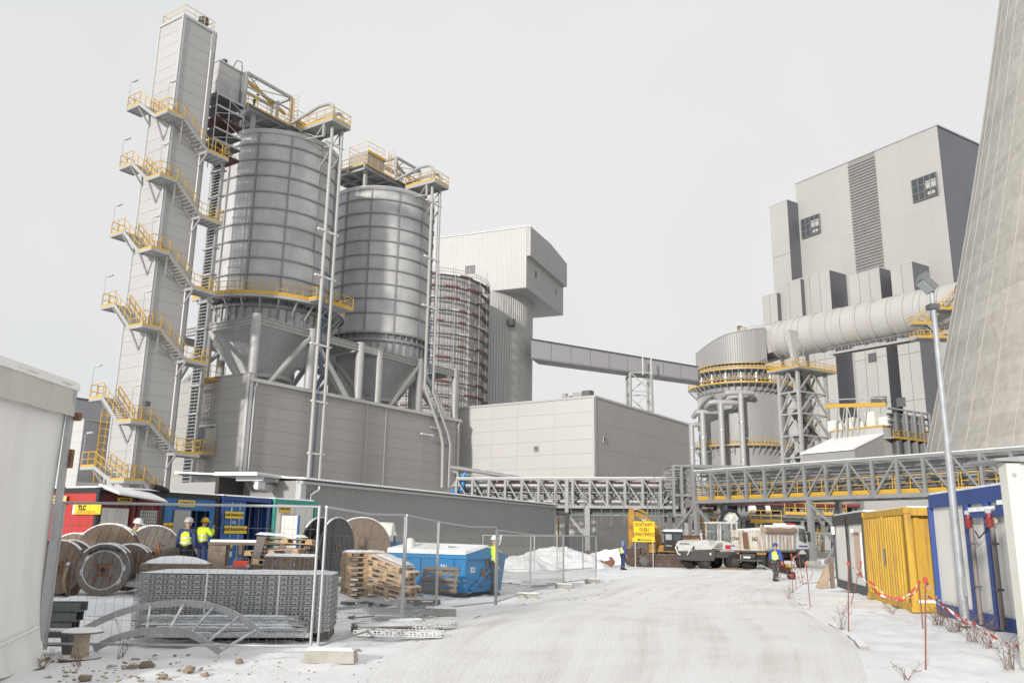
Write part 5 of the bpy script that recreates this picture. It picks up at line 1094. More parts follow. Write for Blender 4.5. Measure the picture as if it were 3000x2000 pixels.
def yladder(px, y0, y1, w=.55, y=84):
    a, b = K_(px, y0, y), K_(px, y1, y); mb = MB()
    for dx in (-w / 2, w / 2): mb.beam(a + Vector((dx, 0, 0)), b + Vector((dx, 0, 0)), .09)
    n = int((b.z - a.z) / .32)
    for k in range(n): mb.beam(a + Vector((-w / 2, 0, .32 * k)), a + Vector((w / 2, 0, .32 * k)), .05)
    for k in range(int(n / 2.5)): z = .9 + .75 * k; mb.path([a + Vector((-w / 2 - .1, -.1, z)), a + Vector((-w / 2 - .1, -.7, z)), a + Vector((w / 2 + .1, -.7, z)), a + Vector((w / 2 + .1, -.1, z))], .035, 4)
    part('caged_ladder', mb, YEL, rk)
for px, a, b in ((2058, 1580, 1500), (2222, 1560, 1515), (2403, 1625, 1545), (2080, 1540, 1525), (2148, 1545, 1510)): yladder(px, a, b)
for (x0, x1, py) in ((2060, 2120, 1530), (2200, 2290, 1524), (2300, 2480, 1502), (2050, 2110, 1470)):
    rl = MB(); a, b = K_(x0, py, 84.5), K_(x1, py, 84.5); b.z = a.z; railing(rl, [a, b], 1.0, 1.0, .035); rl.beam(a, b, .1, .3); part('railing', rl, YEL, rk)
part('vessel', MB().lathe([(.1, 0), (1.2, .2), (1.3, .8), (1.3, 4.4), (1.2, 5), (.1, 5.2)], 18, K_(2185, 1545, 90), axis='x'), M('vessel_grey', (.2, .2, .23), .35, .4), rk, True)
part('base_kerb', MB().box(0, -3.0, 0, 20, -2.6, .6), CONC, rk)
br_ = thing('brown_site_box', 'brown steel site box standing behind the excavator cab', 'box', Vector((PY(2010, 1560, 66).x, 66, 0))); part('body', MB().box(-1.0, 0, .2, 1.6, 2, PY(2010, 1570, 66).z), M('brown_steel', (.12, .055, .04), .7, 0, .2), br_); part('skids', MB().box(-1, .2, 0, 1.6, .4, .2).box(-1, 1.6, 0, 1.6, 1.8, .2), DSTEEL, br_); part('lid', MB().box(-1.05, -.05, PY(2010, 1570, 66).z, 1.65, 2.05, PY(2010, 1570, 66).z + .08), M('brown_steel'  , (.12, .055, .04)), br_)

STEEL = STEEL_ORIG
# ================================================================== SITE OBJECTS
# ---------------------------------------------------------------- white tent on the left
TENT = M('tent_pvc', (.76, .75, .72), .55, 0, .04, .8, bump=.25, bscale=.9, dirt=(.6, .57, .52), dirtamt=.15, streak=True)
tn = thing('storage_tent', 'big white fabric storage tent cut off by the left edge', 'tent', (-6.1, 11.42, 0))
rt = random.Random(8)
def cloth(x0, z0, z1, y0, y1, amp, n=40, m=24, flare=0.0):
    mb = MB()
    for i in range(m + 1):
        for j in range(n + 1):
            y = y0 + (y1 - y0) * j / n; t = i / m; z = z0 + (z1 - z0) * t
            w = amp * (math.sin(j * .55 + 2 * math.sin(t * 3)) + .6 * math.sin(j * 1.3 + t * 5)) * (.35 + .65 * (1 - t)); mb.v.append((x0 + w + flare * (1 - t) ** 6, y, z))
    for i in range(m):
        for j in range(n): a = i * (n + 1) + j; mb.f.append((a, a + 1, a + n + 2, a + n + 1))
    return mb
part('side_wall', cloth(0, .02, 3.32, -3.2, 0, .022, 40, 24, .16), TENT, tn, True)
va = cloth(.1, 3.24, 3.66, -3.2, .05, .02, 40, 6); part('valance', va, M('tent_valance', (.52, .50, .46), .6, 0, .06, 1, bump=.2, dirt=(.27, .24, .19), dirtamt=.3, streak=True), tn, True)
part('end_wall', MB().box(-10, -.05, 0, -.02, 0, 3.6), TENT, tn); part('end_wall', MB().box(-10, -3.2, 0, -.02, -3.15, 3.6), TENT, tn)
part('roof', MB().hexa([(-10, -3.25, 4.6), (.12, -3.25, 3.6), (.12, .08, 3.6), (-10, .08, 4.6), (-10, -3.25, 4.7), (.08, -3.25, 3.72), (.08, .08, 3.72), (-10, .08, 4.7)]), TENT, tn)
part('corner_pole', MB().box(.03, -.05, 0, .09, .05, 3.6), GALV, tn); part('rusty_clamp', MB().box(.0, .04, 2.55, .12, .13, 2.8).box(.02, .04, 2.2, .08, .1, 2.3).box(.0, .03, 3.2, .16, .12, 3.3), RUST, tn)
part('hem_fold', MB().path([(.14, -2.9, .28), (.12, -2.0, .34), (.1, -.9, .4), (.12, -.2, .52)], .02, 5), TENT, tn, True)
# ---------------------------------------------------------------- containers on the left
c1 = PZ(293, 1427, 2.94); CR = Fr(c1, 26.0); zy = .34
def pmat(n, c, r=.55, d=None, da=.4): return M(n, c, r, 0, .08, 1.5, dirt=d or tuple(x * .5 + .03 for x in c), dirtamt=da, streak=True)
REDP = pmat('red_container_paint', (.42, .035, .03)); DRED = pmat('dark_red_paint', (.16, .02, .022)); BLU = pmat('blue_container_paint', (.03, .16, .42)); DBLU = pmat('navy_container_paint', (.025, .07, .24)); GRN = pmat('teal_container_paint', (.04, .30, .25)); BLK = pmat('black_frame_paint', (.022, .022, .024)); YSIGN = M('yellow_sign', (.78, .52, .02), .4, 0, .05); BLKT = M('black_lettering', (.012, .012, .014), .5); WHT = M('white_lettering', (.75, .75, .75), .5)
def container(name, label, pos, wmat, fmat, w=2.44, L=6.05, h=2.6, rz=None, front='plain', ribs=True, group='site containers'):
    t = thing(name, label, 'container', pos, CR.rz if rz is None else rz, group); f = .12
    fr = MB()
    for x in (0, w - f):
        for y in (0, L - f): fr.box(x, y, 0, x + f, y + f, h)
    for y in (0, L - f): fr.box(f, y, 0, w - f, y + f, .15).box(f, y, h - .16, w - f, y + f, h)
    for x in (0, w - f): fr.box(x, f, 0, x + f, L - f, .15).box(x, f, h - .16, x + f, L - f, h)
    part('frame', fr, fmat, t)
    for (x, y) in ((0, 0), (w, 0), (0, L), (w, L)):
        for z in (0, h - .12): part('corner_casting', MB().box(x - .02 if x == 0 else x - .13, y - .02 if y == 0 else y - .15, z - .01, x + .13 if x == 0 else x + .02, y + .15 if y == 0 else y + .02, z + .13), fmat, t)
    for x, out in ((.06, -1), (w - .06, 1)):
        mb = corrugated(L - .26, .14, h - .15, .28, .05) if ribs else MB().box(0, -.02, .14, L - .26, .02, h - .15)
        part('side_wall', mb, wmat, t, loc=(x + (.02 if x > 1 else -.02), L - .13 if out < 0 else .13, 0), rz=-math.pi / 2 if out < 0 else math.pi / 2)
    part('back_wall', MB().box(.1, L - .1, .1, w - .1, L - .05, h - .1), wmat, t); part('floor', MB().box(.1, .1, .1, w - .1, L - .1, .16), DSTEEL, t)
    part('roof', MB().box(.05, .05, h - .06, w - .05, L - .05, h - .03), wmat, t); part('roof_snow', MB().hexa([(.06, .06, h - .028), (w - .06, .06, h - .028), (w - .06, L - .06, h - .028), (.06, L - .06, h - .028), (.12, .12, h + .05), (w - .12, .12, h + .06), (w - .12, L - .12, h + .05), (.12, L - .12, h + .06)]), SNOW, t)
    if front == 'plain': part('front_wall', MB().box(.12, .05, .14, w - .12, .09, h - .15), wmat, t)
    return t
RX90 = (math.pi / 2, 0, 0)
def sign(parent, x, z, w, h, txt, size, mat=YSIGN, tm=None, y=.03, name='sign', sx=1.0):
    s = part(name, MB().box(x - w / 2, y - .02, z - h / 2, x + w / 2, y, z + h / 2), mat, parent)
    lines = txt.split('\n')
    for i, l in enumerate(lines): text(l, size, tm or BLKT, s, (x, y - .022, z + (len(lines) / 2 - i - .5) * size * 1.05), RX90, sx=sx, depth=.003, bold=.004)
    return s
# dark red container end with white door, awning and barred window
k1 = container('office_container', 'red site container with black frame, white door and barred window', CR.w(0, 0, zy), REDP, BLK, front='none', ribs=False)
part('front_wall', MB().box(.12, .05, .14, 2.32, .09, 2.45), DRED, k1)
d = part('door', MB().box(.17, .01, .16, 1.12, .05, 2.02), WHITE, k1); part('door_sign', MB().box(.5, -.003, 1.0, .8, .008, 1.35), YSIGN, d); part('pictogram', MB().box(.57, -.008, 1.08, .64, -.004, 1.2).box(.66, -.008, 1.15, .73, -.004, 1.28).box(.58, -.008, 1.24, .63, -.004, 1.29), BLKT, d); part('red_notice', MB().box(.86, -.003, 1.27, 1.02, .008, 1.33), REDP, d)
wdo = part('window', MB().box(1.55, .01, 1.0, 2.2, .05, 2.0), WHITE, k1); bars = MB()
for k in range(9): bars.beam((1.55 + .081 * k, -.03, .98), (1.55 + .081 * k, -.03, 2.02), .012)
for k in range(11): bars.beam((1.53, -.035, 1.0 + .1 * k), (2.22, -.035, 1.0 + .1 * k), .012)
part('bars', bars, DSTEEL, wdo)
part('wall_rib', MB().box(1.2, .0, .15, 1.26, .05, 2.4).box(1.42, .0, .15, 1.48, .05, 2.4).box(2.24, .0, .15, 2.3, .05, 2.4), DRED, k1)
aw = part('awning', MB().hexa([(.1, -.75, 2.38), (1.9, -.75, 2.22), (1.9, .2, 2.5), (.1, .2, 2.62), (.1, -.75, 2.42), (1.9, -.75, 2.26), (1.9, .2, 2.54), (.1, .2, 2.66)]), GALV, k1); part('awning_snow', MB().hexa([(.1, -.7, 2.425), (1.88, -.7, 2.265), (1.88, .2, 2.545), (.1, .2, 2.665), (.1, -.68, 2.48), (1.86, -.68, 2.32), (1.86, .2, 2.6), (.1, .2, 2.72)]), SNOW, aw)
sign(k1, .95, 2.28, .55, .12, 'KONTENER', .07); part('fire_sign', MB().box(1.3, .03, 1.6, 1.4, .048, 1.76), REDP, k1)
part('black_hose', MB().path([(1.7, -.2, 2.72), (2.2, -.1, 2.68), (2.5, 0, 2.6)], .09, 8), BLACK, k1, True)
# signs on the long bright-red side (faces -x)
sg = part('side_sign', MB().box(-.09, 1.3, 2.12, -.07, 3.3, 2.36), M('cream_sign', (.62, .5, .2), .5), k1); text('ELEKTROBUDOWA', .2, BLKT, sg, (-.093, 2.3, 2.24), (math.pi / 2, 0, -math.pi / 2), bold=.004)
sg = part('side_sign', MB().box(-.09, -.25, 1.82, -.07, .95, 2.1), YSIGN, k1); part('sign_edge', MB().box(-.094, .86, 1.82, -.09, .95, 2.1), WHITE, sg); text('TLC', .19, BLKT, sg, (-.094, .55, 2.0), (math.pi / 2, 0, -math.pi / 2), bold=.012); part('sign_rule', MB().box(-.096, -.05, 1.885, -.09, .75, 1.905), BLKT, sg); part('sign_rule', MB().box(-.096, -.15, 1.845, -.09, .82, 1.855), BLKT, sg)
# blue container with black frame, open door
k2 = container('workshop_container', 'blue site container with black frame and an open dark doorway', CR.w(2.5, .15, zy), BLU, BLK, front='none')
part('front_wall', MB().box(.12, .05, .14, .5, .09, 2.45).box(.5, .05, 2.05, 2.32, .09, 2.45).box(2.1, .05, .14, 2.32, .09, 2.05), BLU, k2); d = part('door', MB().box(.52, .0, .16, 1.22, .045, 2.05), M('grey_door', (.34, .34, .33), .5, 0, .06, 2), k2); part('door_handle', MB().box(.58, -.05, 1.05, .7, 0, 1.1), DSTEEL, d)
sign(k2, 1.0, 2.27, .72, .22, 'COMTLER', .13); sign(k2, .42, 1.5, .62, .26, 'ELEKTROB', .12); part('orange_label', MB().box(1.8, .02, 2.2, 2.2, .048, 2.3), M('orange_label', (.5, .2, .08)), k2); part('inner_shelf', MB().box(1.6, 1.2, .2, 2.2, 2.2, 1.6), WOODG, k2)
# navy container with left door leaf open
k3 = container('storage_container', 'navy blue storage container with yellow lettering boards and one door open', CR.w(5.05, .1, zy), DBLU, DBLU, front='none')
lf = part('door_leaf', corrugated(1.08, .16, 2.42, .36, .03), BLU, k3, loc=(.13, .06, 0)); rods = MB()
for x in (.45, .85): rods.tube((x, -.0, .2), (x, -.0, 2.4), .022, 6)
part('lock_rod', rods, GALV, k3); sign(k3, .6, 1.95, .86, .24, 'ELEKTROBUDOWA', .1, y=.0); sign(k3, .72, 1.45, 1.1, .26, 'ELEKTROBUDOWA SA', .11, y=.0); text('GL', .16, WHT, k3, (.62, .0, 1.7), RX90)
tri = MB().prism([(.42, 1.08), (.72, 1.08), (.57, .8)], -.02, 0.0); part('warning_triangle', tri, YSIGN, k3); part('notice', MB().box(.5, -.01, .52, .62, .0, .7), WHITE, k3); part('notice', MB().box(.95, -.01, .6, 1.12, .0, .95), M('brown_paper', (.4, .3, .2)), k3)
part('inner_wall', MB().box(1.25, 1.6, .2, 2.3, 1.7, 2.4), M('inner_grey', (.2, .19, .18), .8), k3); part('inner_boxes', MB().box(1.3, .5, .2, 1.8, 1.2, .9), WOODG, k3)
# white container with teal frame
k4 = container('crew_container', 'white site container with teal frame and an open door, rightmost of the left row', CR.w(7.6, 0, zy), WHITE, GRN, front='none')
part('front_wall', MB().box(.12, .05, .14, .5, .09, 2.45).box(.5, .05, 1.98, 1.1, .09, 2.45), WHITE, k4); part('front_wall', corrugated(1.2, .14, 2.45, .3, .03), WHITE, k4, loc=(1.12, .07, 0)); d = part('door', MB().box(.44, -.75, .16, .49, .05, 2.0), WHITE, k4); part('door_edge', MB().box(.43, -.8, .16, .5, -.75, 2.0), BLU, d); part('inner_wall', MB().box(.5, .9, .2, 1.2, 1.0, 2.2), M('inner_brown', (.22, .17, .13), .8), k4)
part('lintel', MB().box(.48, -.02, 1.98, 1.2, .05, 2.06), M('pinkish_trim', (.45, .3, .27)), k4); sign(k4, .6, 2.25, .6, .26, 'BUDOWA', .12); part('white_label', MB().box(.3, .02, 2.44, .6, .04, 2.56), WHITE, k4)
k5 = container('rear_container', 'navy blue container peeking out behind the white and teal one', Vector((PY(960, 1500, 47).x, 47, .0)), DBLU, DBLU, h=2.45)
# tank trailer behind the big wooden drum
p = PY(1100, 1640, 36); tt = thing('white_tank_module', 'white rounded tank module with blue end frame under snow behind the wooden drum', 'tank', (p.x, 36, -.1))
part('shell', MB().lathe([(.3, -.05), (.72, 0), (.75, .1), (.75, 1.0), (.72, 1.1), (.3, 1.15)], 22, (-.4, 0, 1.55), axis='x').box(-.35, -.72, .2, .65, .72, 1.6), WHITE, tt, True); part('end_frame', MB().box(.65, -.75, .0, .95, .75, 1.5), BLU, tt); part('snow_cap', MB().lathe([(.05, .85), (.5, .8), (.76, .3)], 20, (.1, 0, 1.45)), SNOW, tt, True); part('skid', MB().box(-.5, -.7, 0, .65, .7, .2), DSTEEL, tt)
# ---------------------------------------------------------------- containers on the right
def ctop(px, py, z=0): return PZ(px, py, z)
ya, yb = PZ(2675, 1791), PZ(2545, 1750); yaz = math.degrees(math.atan2(yb.x - ya.x, yb.y - ya.y)); YF = Fr(ya, yaz + 90)
YELC = M('yellow_container_paint', (.52, .32, .03), .55, 0, .14, 1.6, dirt=(.27, .13, .05), dirtamt=.5, streak=True)
YL_ = (yb - ya).length
ky = thing('shipping_container', 'yellow corrugated shipping container with rust spots on the right of the road', 'container', ya, YF.rz, 'site containers')
H_ = 2.6; wq = 2.3
part('side_wall', corrugated(YL_ - .3, .2, H_ - .2, .3, .06), YELC, ky, loc=(.05, YL_ - .15, 0), rz=-math.pi / 2)
fr = MB()
for x in (0, wq - .15):
    for y in (0, YL_ - .15): fr.box(x, y, 0, x + .15, y + .15, H_)
fr.box(.15, .0, 0, wq - .15, .15, .22).box(.15, 0, H_ - .2, wq - .15, .15, H_).box(0, .15, 0, .12, YL_ - .15, .2).box(0, .15, H_ - .18, .12, YL_ - .15, H_).box(wq - .12, .15, 0, wq, YL_ - .15, .2)
fr.box(-.035, YL_ * .5 - .06, .2, .06, YL_ * .5 + .1, H_ - .18); part('frame', fr, YELC, ky)
for (x, y) in ((0, 0), (wq, 0), (0, YL_), (wq, YL_)):
    for z in (0, H_ - .13): part('corner_casting', MB().box(x - (.03 if x == 0 else .15), y - (.03 if y == 0 else .15), z - .01, x + (.15 if x == 0 else .03), y + (.15 if y == 0 else .03), z + .14), YELC, ky)
part('end_wall', MB().box(.15, .3, .2, wq - .15, .36, H_ - .2), YELC, ky)
for k in range(4): part('end_rib', MB().box(.25 + .5 * k, .22, .22, .4 + .5 * k, .3, H_ - .2), YELC, ky)
part('back_wall', MB().box(.1, YL_ - .1, .2, wq - .1, YL_ - .06, H_ - .2), YELC, ky); part('far_wall', MB().box(wq - .1, .15, .2, wq - .06, YL_ - .15, H_ - .2), YELC, ky); part('roof', MB().box(.05, .05, H_ - .06, wq - .05, YL_ - .05, H_ - .03), YELC, ky); part('roof_snow', MB().box(.1, .1, H_ - .02, wq - .1, YL_ - .1, H_ + .04), SNOW, ky); part('grey_paint_patch', MB().add([(-.036, YL_ * .52 - .05, 1.5), (-.036, YL_ * .52 - .3, 1.55), (-.036, YL_ * .52 - .34, 1.2), (-.036, YL_ * .52 - .2, 1.0), (-.036, YL_ * .52 - .08, 1.15)], [(0, 1, 2, 3, 4)]), GALVD, ky)
part('ledge_snow', MB().box(.16, -.02, .225, wq - .16, .14, .29), SNOW, ky)
# white office container with dark frame behind the yellow one
ra, rb = PZ(2544, 1748), PZ(2453, 1718); L1 = (rb - ra).length; RF = Fr(ra, math.degrees(math.atan2(rb.x - ra.x, rb.y - ra.y)) + 90)
kw = thing('site_office', 'white panelled site office with black frame behind the yellow container', 'container', ra, RF.rz, 'site containers'); H1 = 2.65
GREYF = M('charcoal_frame', (.05, .05, .052), .5)
part('body', MB().box(.04, .05, .2, 2.4, L1 - .05, H1 - .3), WHITE, kw); part('base_frame', MB().box(0, 0, 0, 2.44, L1, .3), GREYF, kw); part('roof_frame', MB().box(-.02, -.02, H1 - .38, 2.44, L1 + .02, H1), GREYF, kw)
for y, w in ((0, .12), (L1 * .48, .3), (L1 - .15, .15)): part('post', MB().box(-.025, y, .3, .05, y + w, H1 - .38), GREYF, kw)
part('roof_snow', MB().box(.05, .05, H1 + .003, 2.4, L1 - .05, H1 + .06), SNOW, kw)
wn = part('barred_window', MB().box(-.02, .5, .62, .03, 1.5, 2.0), WHITE, kw); RUSTY = M('rust_streak', (.36, .17, .08), .8, 0, .3, 8); gr = MB()
for k in range(9): y = .55 + .112 * k; gr.beam((-.05, y, .62), (-.05, y, 2.0), .007)
for z in (.64, .72, 1.94, 2.0): gr.beam((-.055, .5, z), (-.055, 1.5, z), .02)
part('rusty_grille', gr, RUSTY, wn); rg_ = random.Random(3)
part('cable', MB().path([(-.05, L1 * .5, H1 - .1), (-.08, L1 * .46, H1 - .5), (-.1, L1 * .42, H1 - .75)], .02, 6), BLACK, kw, True); part('bulkhead_lamp', MB().box(-.1, 1.6, 2.0, -.02, 1.75, 2.12), WHITE, kw); part('wall_box', MB().box(-.12, L1 - .4, 1.95, -.02, L1 - .12, 2.25), WHITE, kw)
# blue framed white containers nearest on the right
b0, b1 = PZ(2755, 1800), PZ(2996, 1863); baz = math.degrees(math.atan2(b0.x - b1.x, b0.y - b1.y)); BF = Fr(b1 + (b1 - b0).normalized() * 2.0, baz + 90); LB = (b0 - BF.o).xy.length; H2 = 2.88
BLF = pmat('cobalt_frame_paint', (.028, .07, .25), .5)
kb2 = thing('site_office', 'white site office with cobalt blue frame nearest on the right', 'container', BF.o, BF.rz, 'site containers')
part('body', MB().box(.05, .05, .25, 2.4, LB - .05, H2 - .3), WHITE, kb2); part('base_frame', MB().box(-.02, 0, 0, 2.44, LB, .28), BLF, kb2); part('roof_frame', MB().box(-.03, 0, H2 - .32, 2.44, LB, H2), BLF, kb2)
def at_(px, py): q = BF.onx(px, py, 0); return q.y
for px, w in ((2745, .08), (2855, .18), (2915, .18)):
    y = at_(px, 1700); part('post', MB().box(-.06, y - w / 2, .02, .06, y + w / 2, H2 - .3 + (.02 if w < .1 else 0)), BLF, kb2)
for px in (2876, 2940):
    y = at_(px, 1700); part('drain_pipe', MB().path([(-.1, y, .05), (-.1, y, H2 - .8)], .05, 10), M('brownish_pipe', (.2, .17, .16), .5), kb2, True); part('pipe_clip', MB().box(-.16, y - .08, .8, -.03, y + .08, .84).box(-.16, y - .08, 1.7, -.03, y + .08, 1.74), DSTEEL, kb2)
    pl_ = part('power_socket', MB().lathe([(.0, 0), (.07, .02), (.09, .16), (.06, .2), (.06, .3)], 10, (-.14, y, H2 - .85)), M('red_socket', (.22, .03, .03), .4), kb2, True); part('socket_cap', MB().lathe([(.07, .3), (.07, .38), (.0, .4)], 10, (-.14, y, H2 - .85)), M('socket_grey', (.4, .4, .42)), pl_)
ya_, yb_ = at_(2876, 1600), at_(2935, 1600)
part('lower_beam', MB().box(-.12, yb_ - .6, H2 - .62, -.02, ya_ + .25, H2 - .5).box(-.12, yb_ - 1.6, H2 - .52, -.02, yb_ - .2, H2 - .4), BLF, kb2); part('ledge_snow', MB().box(-.16, yb_ + .15, H2 - .5, .0, ya_ + .1, H2 - .41).box(-.16, yb_ - 1.5, H2 - .4, .0, yb_ - .4, H2 - .31), SNOW, kb2)
part('cable', MB().path([(-.1, ya_, H2 - .9), (-.14, ya_ - .3, H2 - 1.05), (-.14, ya_ - .7, H2 - .9), (-.1, yb_ + .1, H2 - .55)], .014, 6), BLACK, kb2, True); part('vent_grille', MB().box(-.09, at_(2918, 1500) - .15, H2 - .75, -.05, at_(2918, 1500) - .02, H2 - .45), M('beige_vent', (.45, .42, .33)), kb2)
part('roof_snow', MB().box(.0, .05, H2 + .003, 2.4, LB - .05, H2 + .05), SNOW, kb2)
p = PY(2975, 1600, 12.6); ke = thing('cream_kiosk', 'cream post and eave of a kiosk at the right edge', 'kiosk', (p.x, 12.6, 0)); zt = PY(2975, 1355, 12.6).z
part('post', MB().box(0, 0, 0, .22, .2, zt), M('cream_paint', (.60, .59, .54), .5, 0, .04, 2), ke); part('eave', MB().hexa([(-.22, -.1, zt + .02), (1.2, -.1, zt + .0), (1.2, .8, zt), (-.22, .8, zt + .02), (-.22, -.1, zt + .05), (1.2, -.1, zt + .2), (1.2, .8, zt + .2), (-.22, .8, zt + .05)]), GALVD, ke); part('wall', MB().box(.22, .05, 0, 2.2, .15, zt), M('cream_paint', (.6, .59, .54)), ke); part('bolt', MB().lathe([(0, -.02), (.03, -.02), (.03, .02)], 8, (.1, -.01, zt - .18), axis='y'), GALV, ke)
# ---------------------------------------------------------------- flood light mast
lb_ = PZ(2829, 1830); zl = 7.55
lm = thing('floodlight_mast', 'tall grey steel lamp mast with one floodlight in front of the white site office', 'lamp post', lb_)
part('mast', MB().path([(0, 0, 0), (0, 0, 3.0), (0, 0, zl)], .1, 16, .055), M('mast_zinc', (.33, .345, .37), .5, .15, .25, 3, bump=.05), lm, True); part('base_flange', MB().lathe([(.22, 0), (.22, .05), (.13, .06)], 16), GALVD, lm); part('access_door', MB().box(-.05, -.135, .6, .05, -.115, 1.0), GALVD, lm)
hd = part('floodlight', MB().hexa([(-.30, -.2, zl + .12), (-.06, -.2, zl - .14), (-.06, .2, zl - .14), (-.30, .2, zl + .12), (-.14, -.13, zl + .24), (.08, -.13, zl + .0), (.08, .13, zl + .0), (-.14, .13, zl + .24)]), M('lamp_grey', (.16, .17, .17), .5), lm, loc=(.04, 0, .05)); part('glass', MB().hexa([(-.31, -.17, zl + .11), (-.08, -.17, zl - .14), (-.08, .17, zl - .14), (-.31, .17, zl + .11), (-.295, -.17, zl + .125), (-.065, -.17, zl - .125), (-.065, .17, zl - .125), (-.295, .17, zl + .125)]), M('lamp_glass', (.35, .38, .38), .1), hd); part('visor', MB().hexa([(-.32, -.21, zl + .14), (-.29, -.21, zl + .12), (-.29, .21, zl + .12), (-.32, .21, zl + .14), (-.22, -.2, zl + .34), (-.1, -.14, zl + .27), (-.1, .14, zl + .27), (-.22, .2, zl + .34)]), M('lamp_grey', (.16, .17, .17)), hd)
part('bracket', MB().beam((0, 0, zl - .1), (-.02, 0, zl + .05), .1).box(-.12, -.12, zl - .5, .1, .12, zl - .38), DSTEEL, lm)
# ---------------------------------------------------------------- blue skip
d0 = PG(1362, 1748); d1 = PG(1482, 1740); KF = Fr(d0, 36.0); wS = (d1 - d0).xy.length; LS = 3.6; zs = 0
sk = thing('waste_skip', 'blue lidded waste skip marked 321 with snow on its roof', 'skip', d0, KF.rz)
SKB = M('skip_blue', (.025, .20, .44), .45, 0, .1, 1.5, dirt=(.10, .08, .07), dirtamt=.1, bump=.08, bscale=4)
h1, h2 = 1.33, 1.5
# local x = across gable end, y = along length (to the left)
part('hull', MB().hexa([(.12, .1, .12), (wS - .12, .1, .12), (wS - .12, LS - .6, .12), (.12, LS - .6, .12), (0, 0, h1 - .1), (wS, 0, h1 - .1), (wS, LS, h1 - .1), (0, LS, h1 - .1)]), SKB, sk)
part('rim', MB().box(-.06, -.06, h1 - .12, wS + .06, LS + .06, h1 + .0), SKB, sk); part('gable_lid', MB().prism([(-.05, h1), (wS + .05, h1), (wS * .55, h2 + .08)], -.03, LS), SKB, sk)
part('lid_snow', MB().hexa([(-.03, .02, h1 + .02), (wS * .55, .02, h2 + .1), (wS * .55, LS, h2 + .1), (-.03, LS, h1 + .02), (-.01, .04, h1 + .14), (wS * .55, .04, h2 + .17), (wS * .55, LS, h2 + .2), (-.01, LS, h1 + .18)]), SNOWP, sk)
part('lid_snow', MB().hexa([(wS * .55, .02, h2 + .095), (wS, .02, h1 + .03), (wS, LS, h1 + .03), (wS * .55, LS, h2 + .095), (wS * .55, .04, h2 + .15), (wS * .97, .04, h1 + .07), (wS * .97, LS, h1 + .1), (wS * .55, LS, h2 + .17)]), SNOWP, sk)
part('gable_rib', MB().beam((.35, .05, .2), (wS - .35, -.02, h1 - .15), .1, .04, up=Vector((0, 1, 0))).beam((wS - .5, .04, .2), (wS - .5, -.03, h1 - .15), .08, .05), SKB, sk)
for k in range(5): y = .5 + .75 * k; part('side_rib', MB().hexa([(.04, y, .14), (.1, y, .14), (.1, y + .08, .14), (.04, y + .08, .14), (-.05, y, h1 - .14), (.02, y, h1 - .14), (.02, y + .08, h1 - .14), (-.05, y + .08, h1 - .14)]), SKB, sk)
part('skid', MB().box(.2, .2, 0, .4, LS - .7, .12).box(wS - .4, .2, 0, wS - .2, LS - .7, .12), DSTEEL, sk); text('321', .26, WHT, sk, (.42, .02, .84), (math.radians(94), 0, 0), sx=.8, bold=.004); text('321', .26, WHT, sk, (.0, .95, .9), (math.pi / 2, 0, -math.pi / 2), sx=.8, bold=.004)
st_ = part('sticker', MB().box(-.035, 2.9, .7, -.02, 3.75, 1.18), WHITE, sk); part('sticker_leaf', MB().lathe([(.0, 0), (.15, 0), (.15, .01)], 16, (-.045, 3.35, 1.0), axis='x'), M('leaf_green', (.1, .35, .05)), st_); part('sticker_dot', MB().lathe([(.0, 0), (.14, 0), (.14, .01)], 16, (-.05, 3.1, .88), axis='x'), M('sticker_orange', (.6, .14, .02)), st_)
for (x, z, s_) in ((1.15, 1.1, .1), (1.0, .75, .15), (1.2, .85, .1), (.9, .3, .06), (1.25, .62, .06)): part('rust_patch', MB().add([(x + s_ * math.cos(t) * random.uniform(.5, 1.1), .05 - .045 * z - .02, z + s_ * 1.3 * math.sin(t) * random.uniform(.6, 1.1)) for t in [k * .7 for k in range(9)]], [tuple(range(9))]), RUST, sk)
part('white_bag', MB().lathe([(.02, 0), (.16, .05), (.18, .3), (.1, .42), (.02, .44)], 10, (.3, LS - .8, h1 + .1)), WHITE, sk, True); part('plank', MB().beam((.5, 1.2, h2 + .1), (1.0, .2, h2 + .02), .1, .03), WOODG, sk)
# ---------------------------------------------------------------- pallets
PB = {'top': MB().box(-.6, -.05, -.011, .6, .05, .011).mesh('board', WOOD), 'str': MB().box(-.05, -.4, -.011, .05, .4, .011).mesh('stringer', WOOD), 'blk': MB().box(-.0725, -.05, -.039, .0725, .05, .039).mesh('block', WOOD)}
PBG = {k: v.copy() for k, v in PB.items()}
for v in PBG.values(): v.materials[0] = WOODG
def pallet(label, group, mat=0):
    t = thing('pallet', label, 'pallet', (0, 0, 0), 0, group); P = PBG if mat else PB
    for y in (-.35, -.18, 0, .18, .35): lk('board', P['top'], t, (0, y, .133))
    for x in (-.53, 0, .53): lk('stringer', P['str'], t, (x, 0, .111))
    for x in (-.527, 0, .527):
        for y in (-.35, 0, .35): lk('block', P['blk'], t, (x, y, .0605))
    for y in (-.35, 0, .35): lk('board', P['top'], t, (0, y, .011))
    return t
SNW = M('pallet_snow', (.78, .79, .81), .8, 0, .04, 3, bump=.6, bscale=7)
def snowpad(label, pos, rot, w=1.2, d=.8, h=.07, seed=1):
    rnd = random.Random(seed); mb = MB(); n, m = 12, 9
    for i in range(m + 1):
        for j in range(n + 1):
            e = min(i, m - i, j, n - j); mb.v.append((-w / 2 + w * j / n, -d / 2 + d * i / m, (h * (.75 + rnd.uniform(-.2, .25)) if e > 0 else 0.005)))
    for i in range(m):
        for j in range(n): a = i * (n + 1) + j; mb.f.append((a, a + 1, a + n + 2, a + n + 1))
    return tag(lk('snow_cover', mb.mesh('snow_cover', SNW, True), None, pos, rot=rot), label, 'snow')
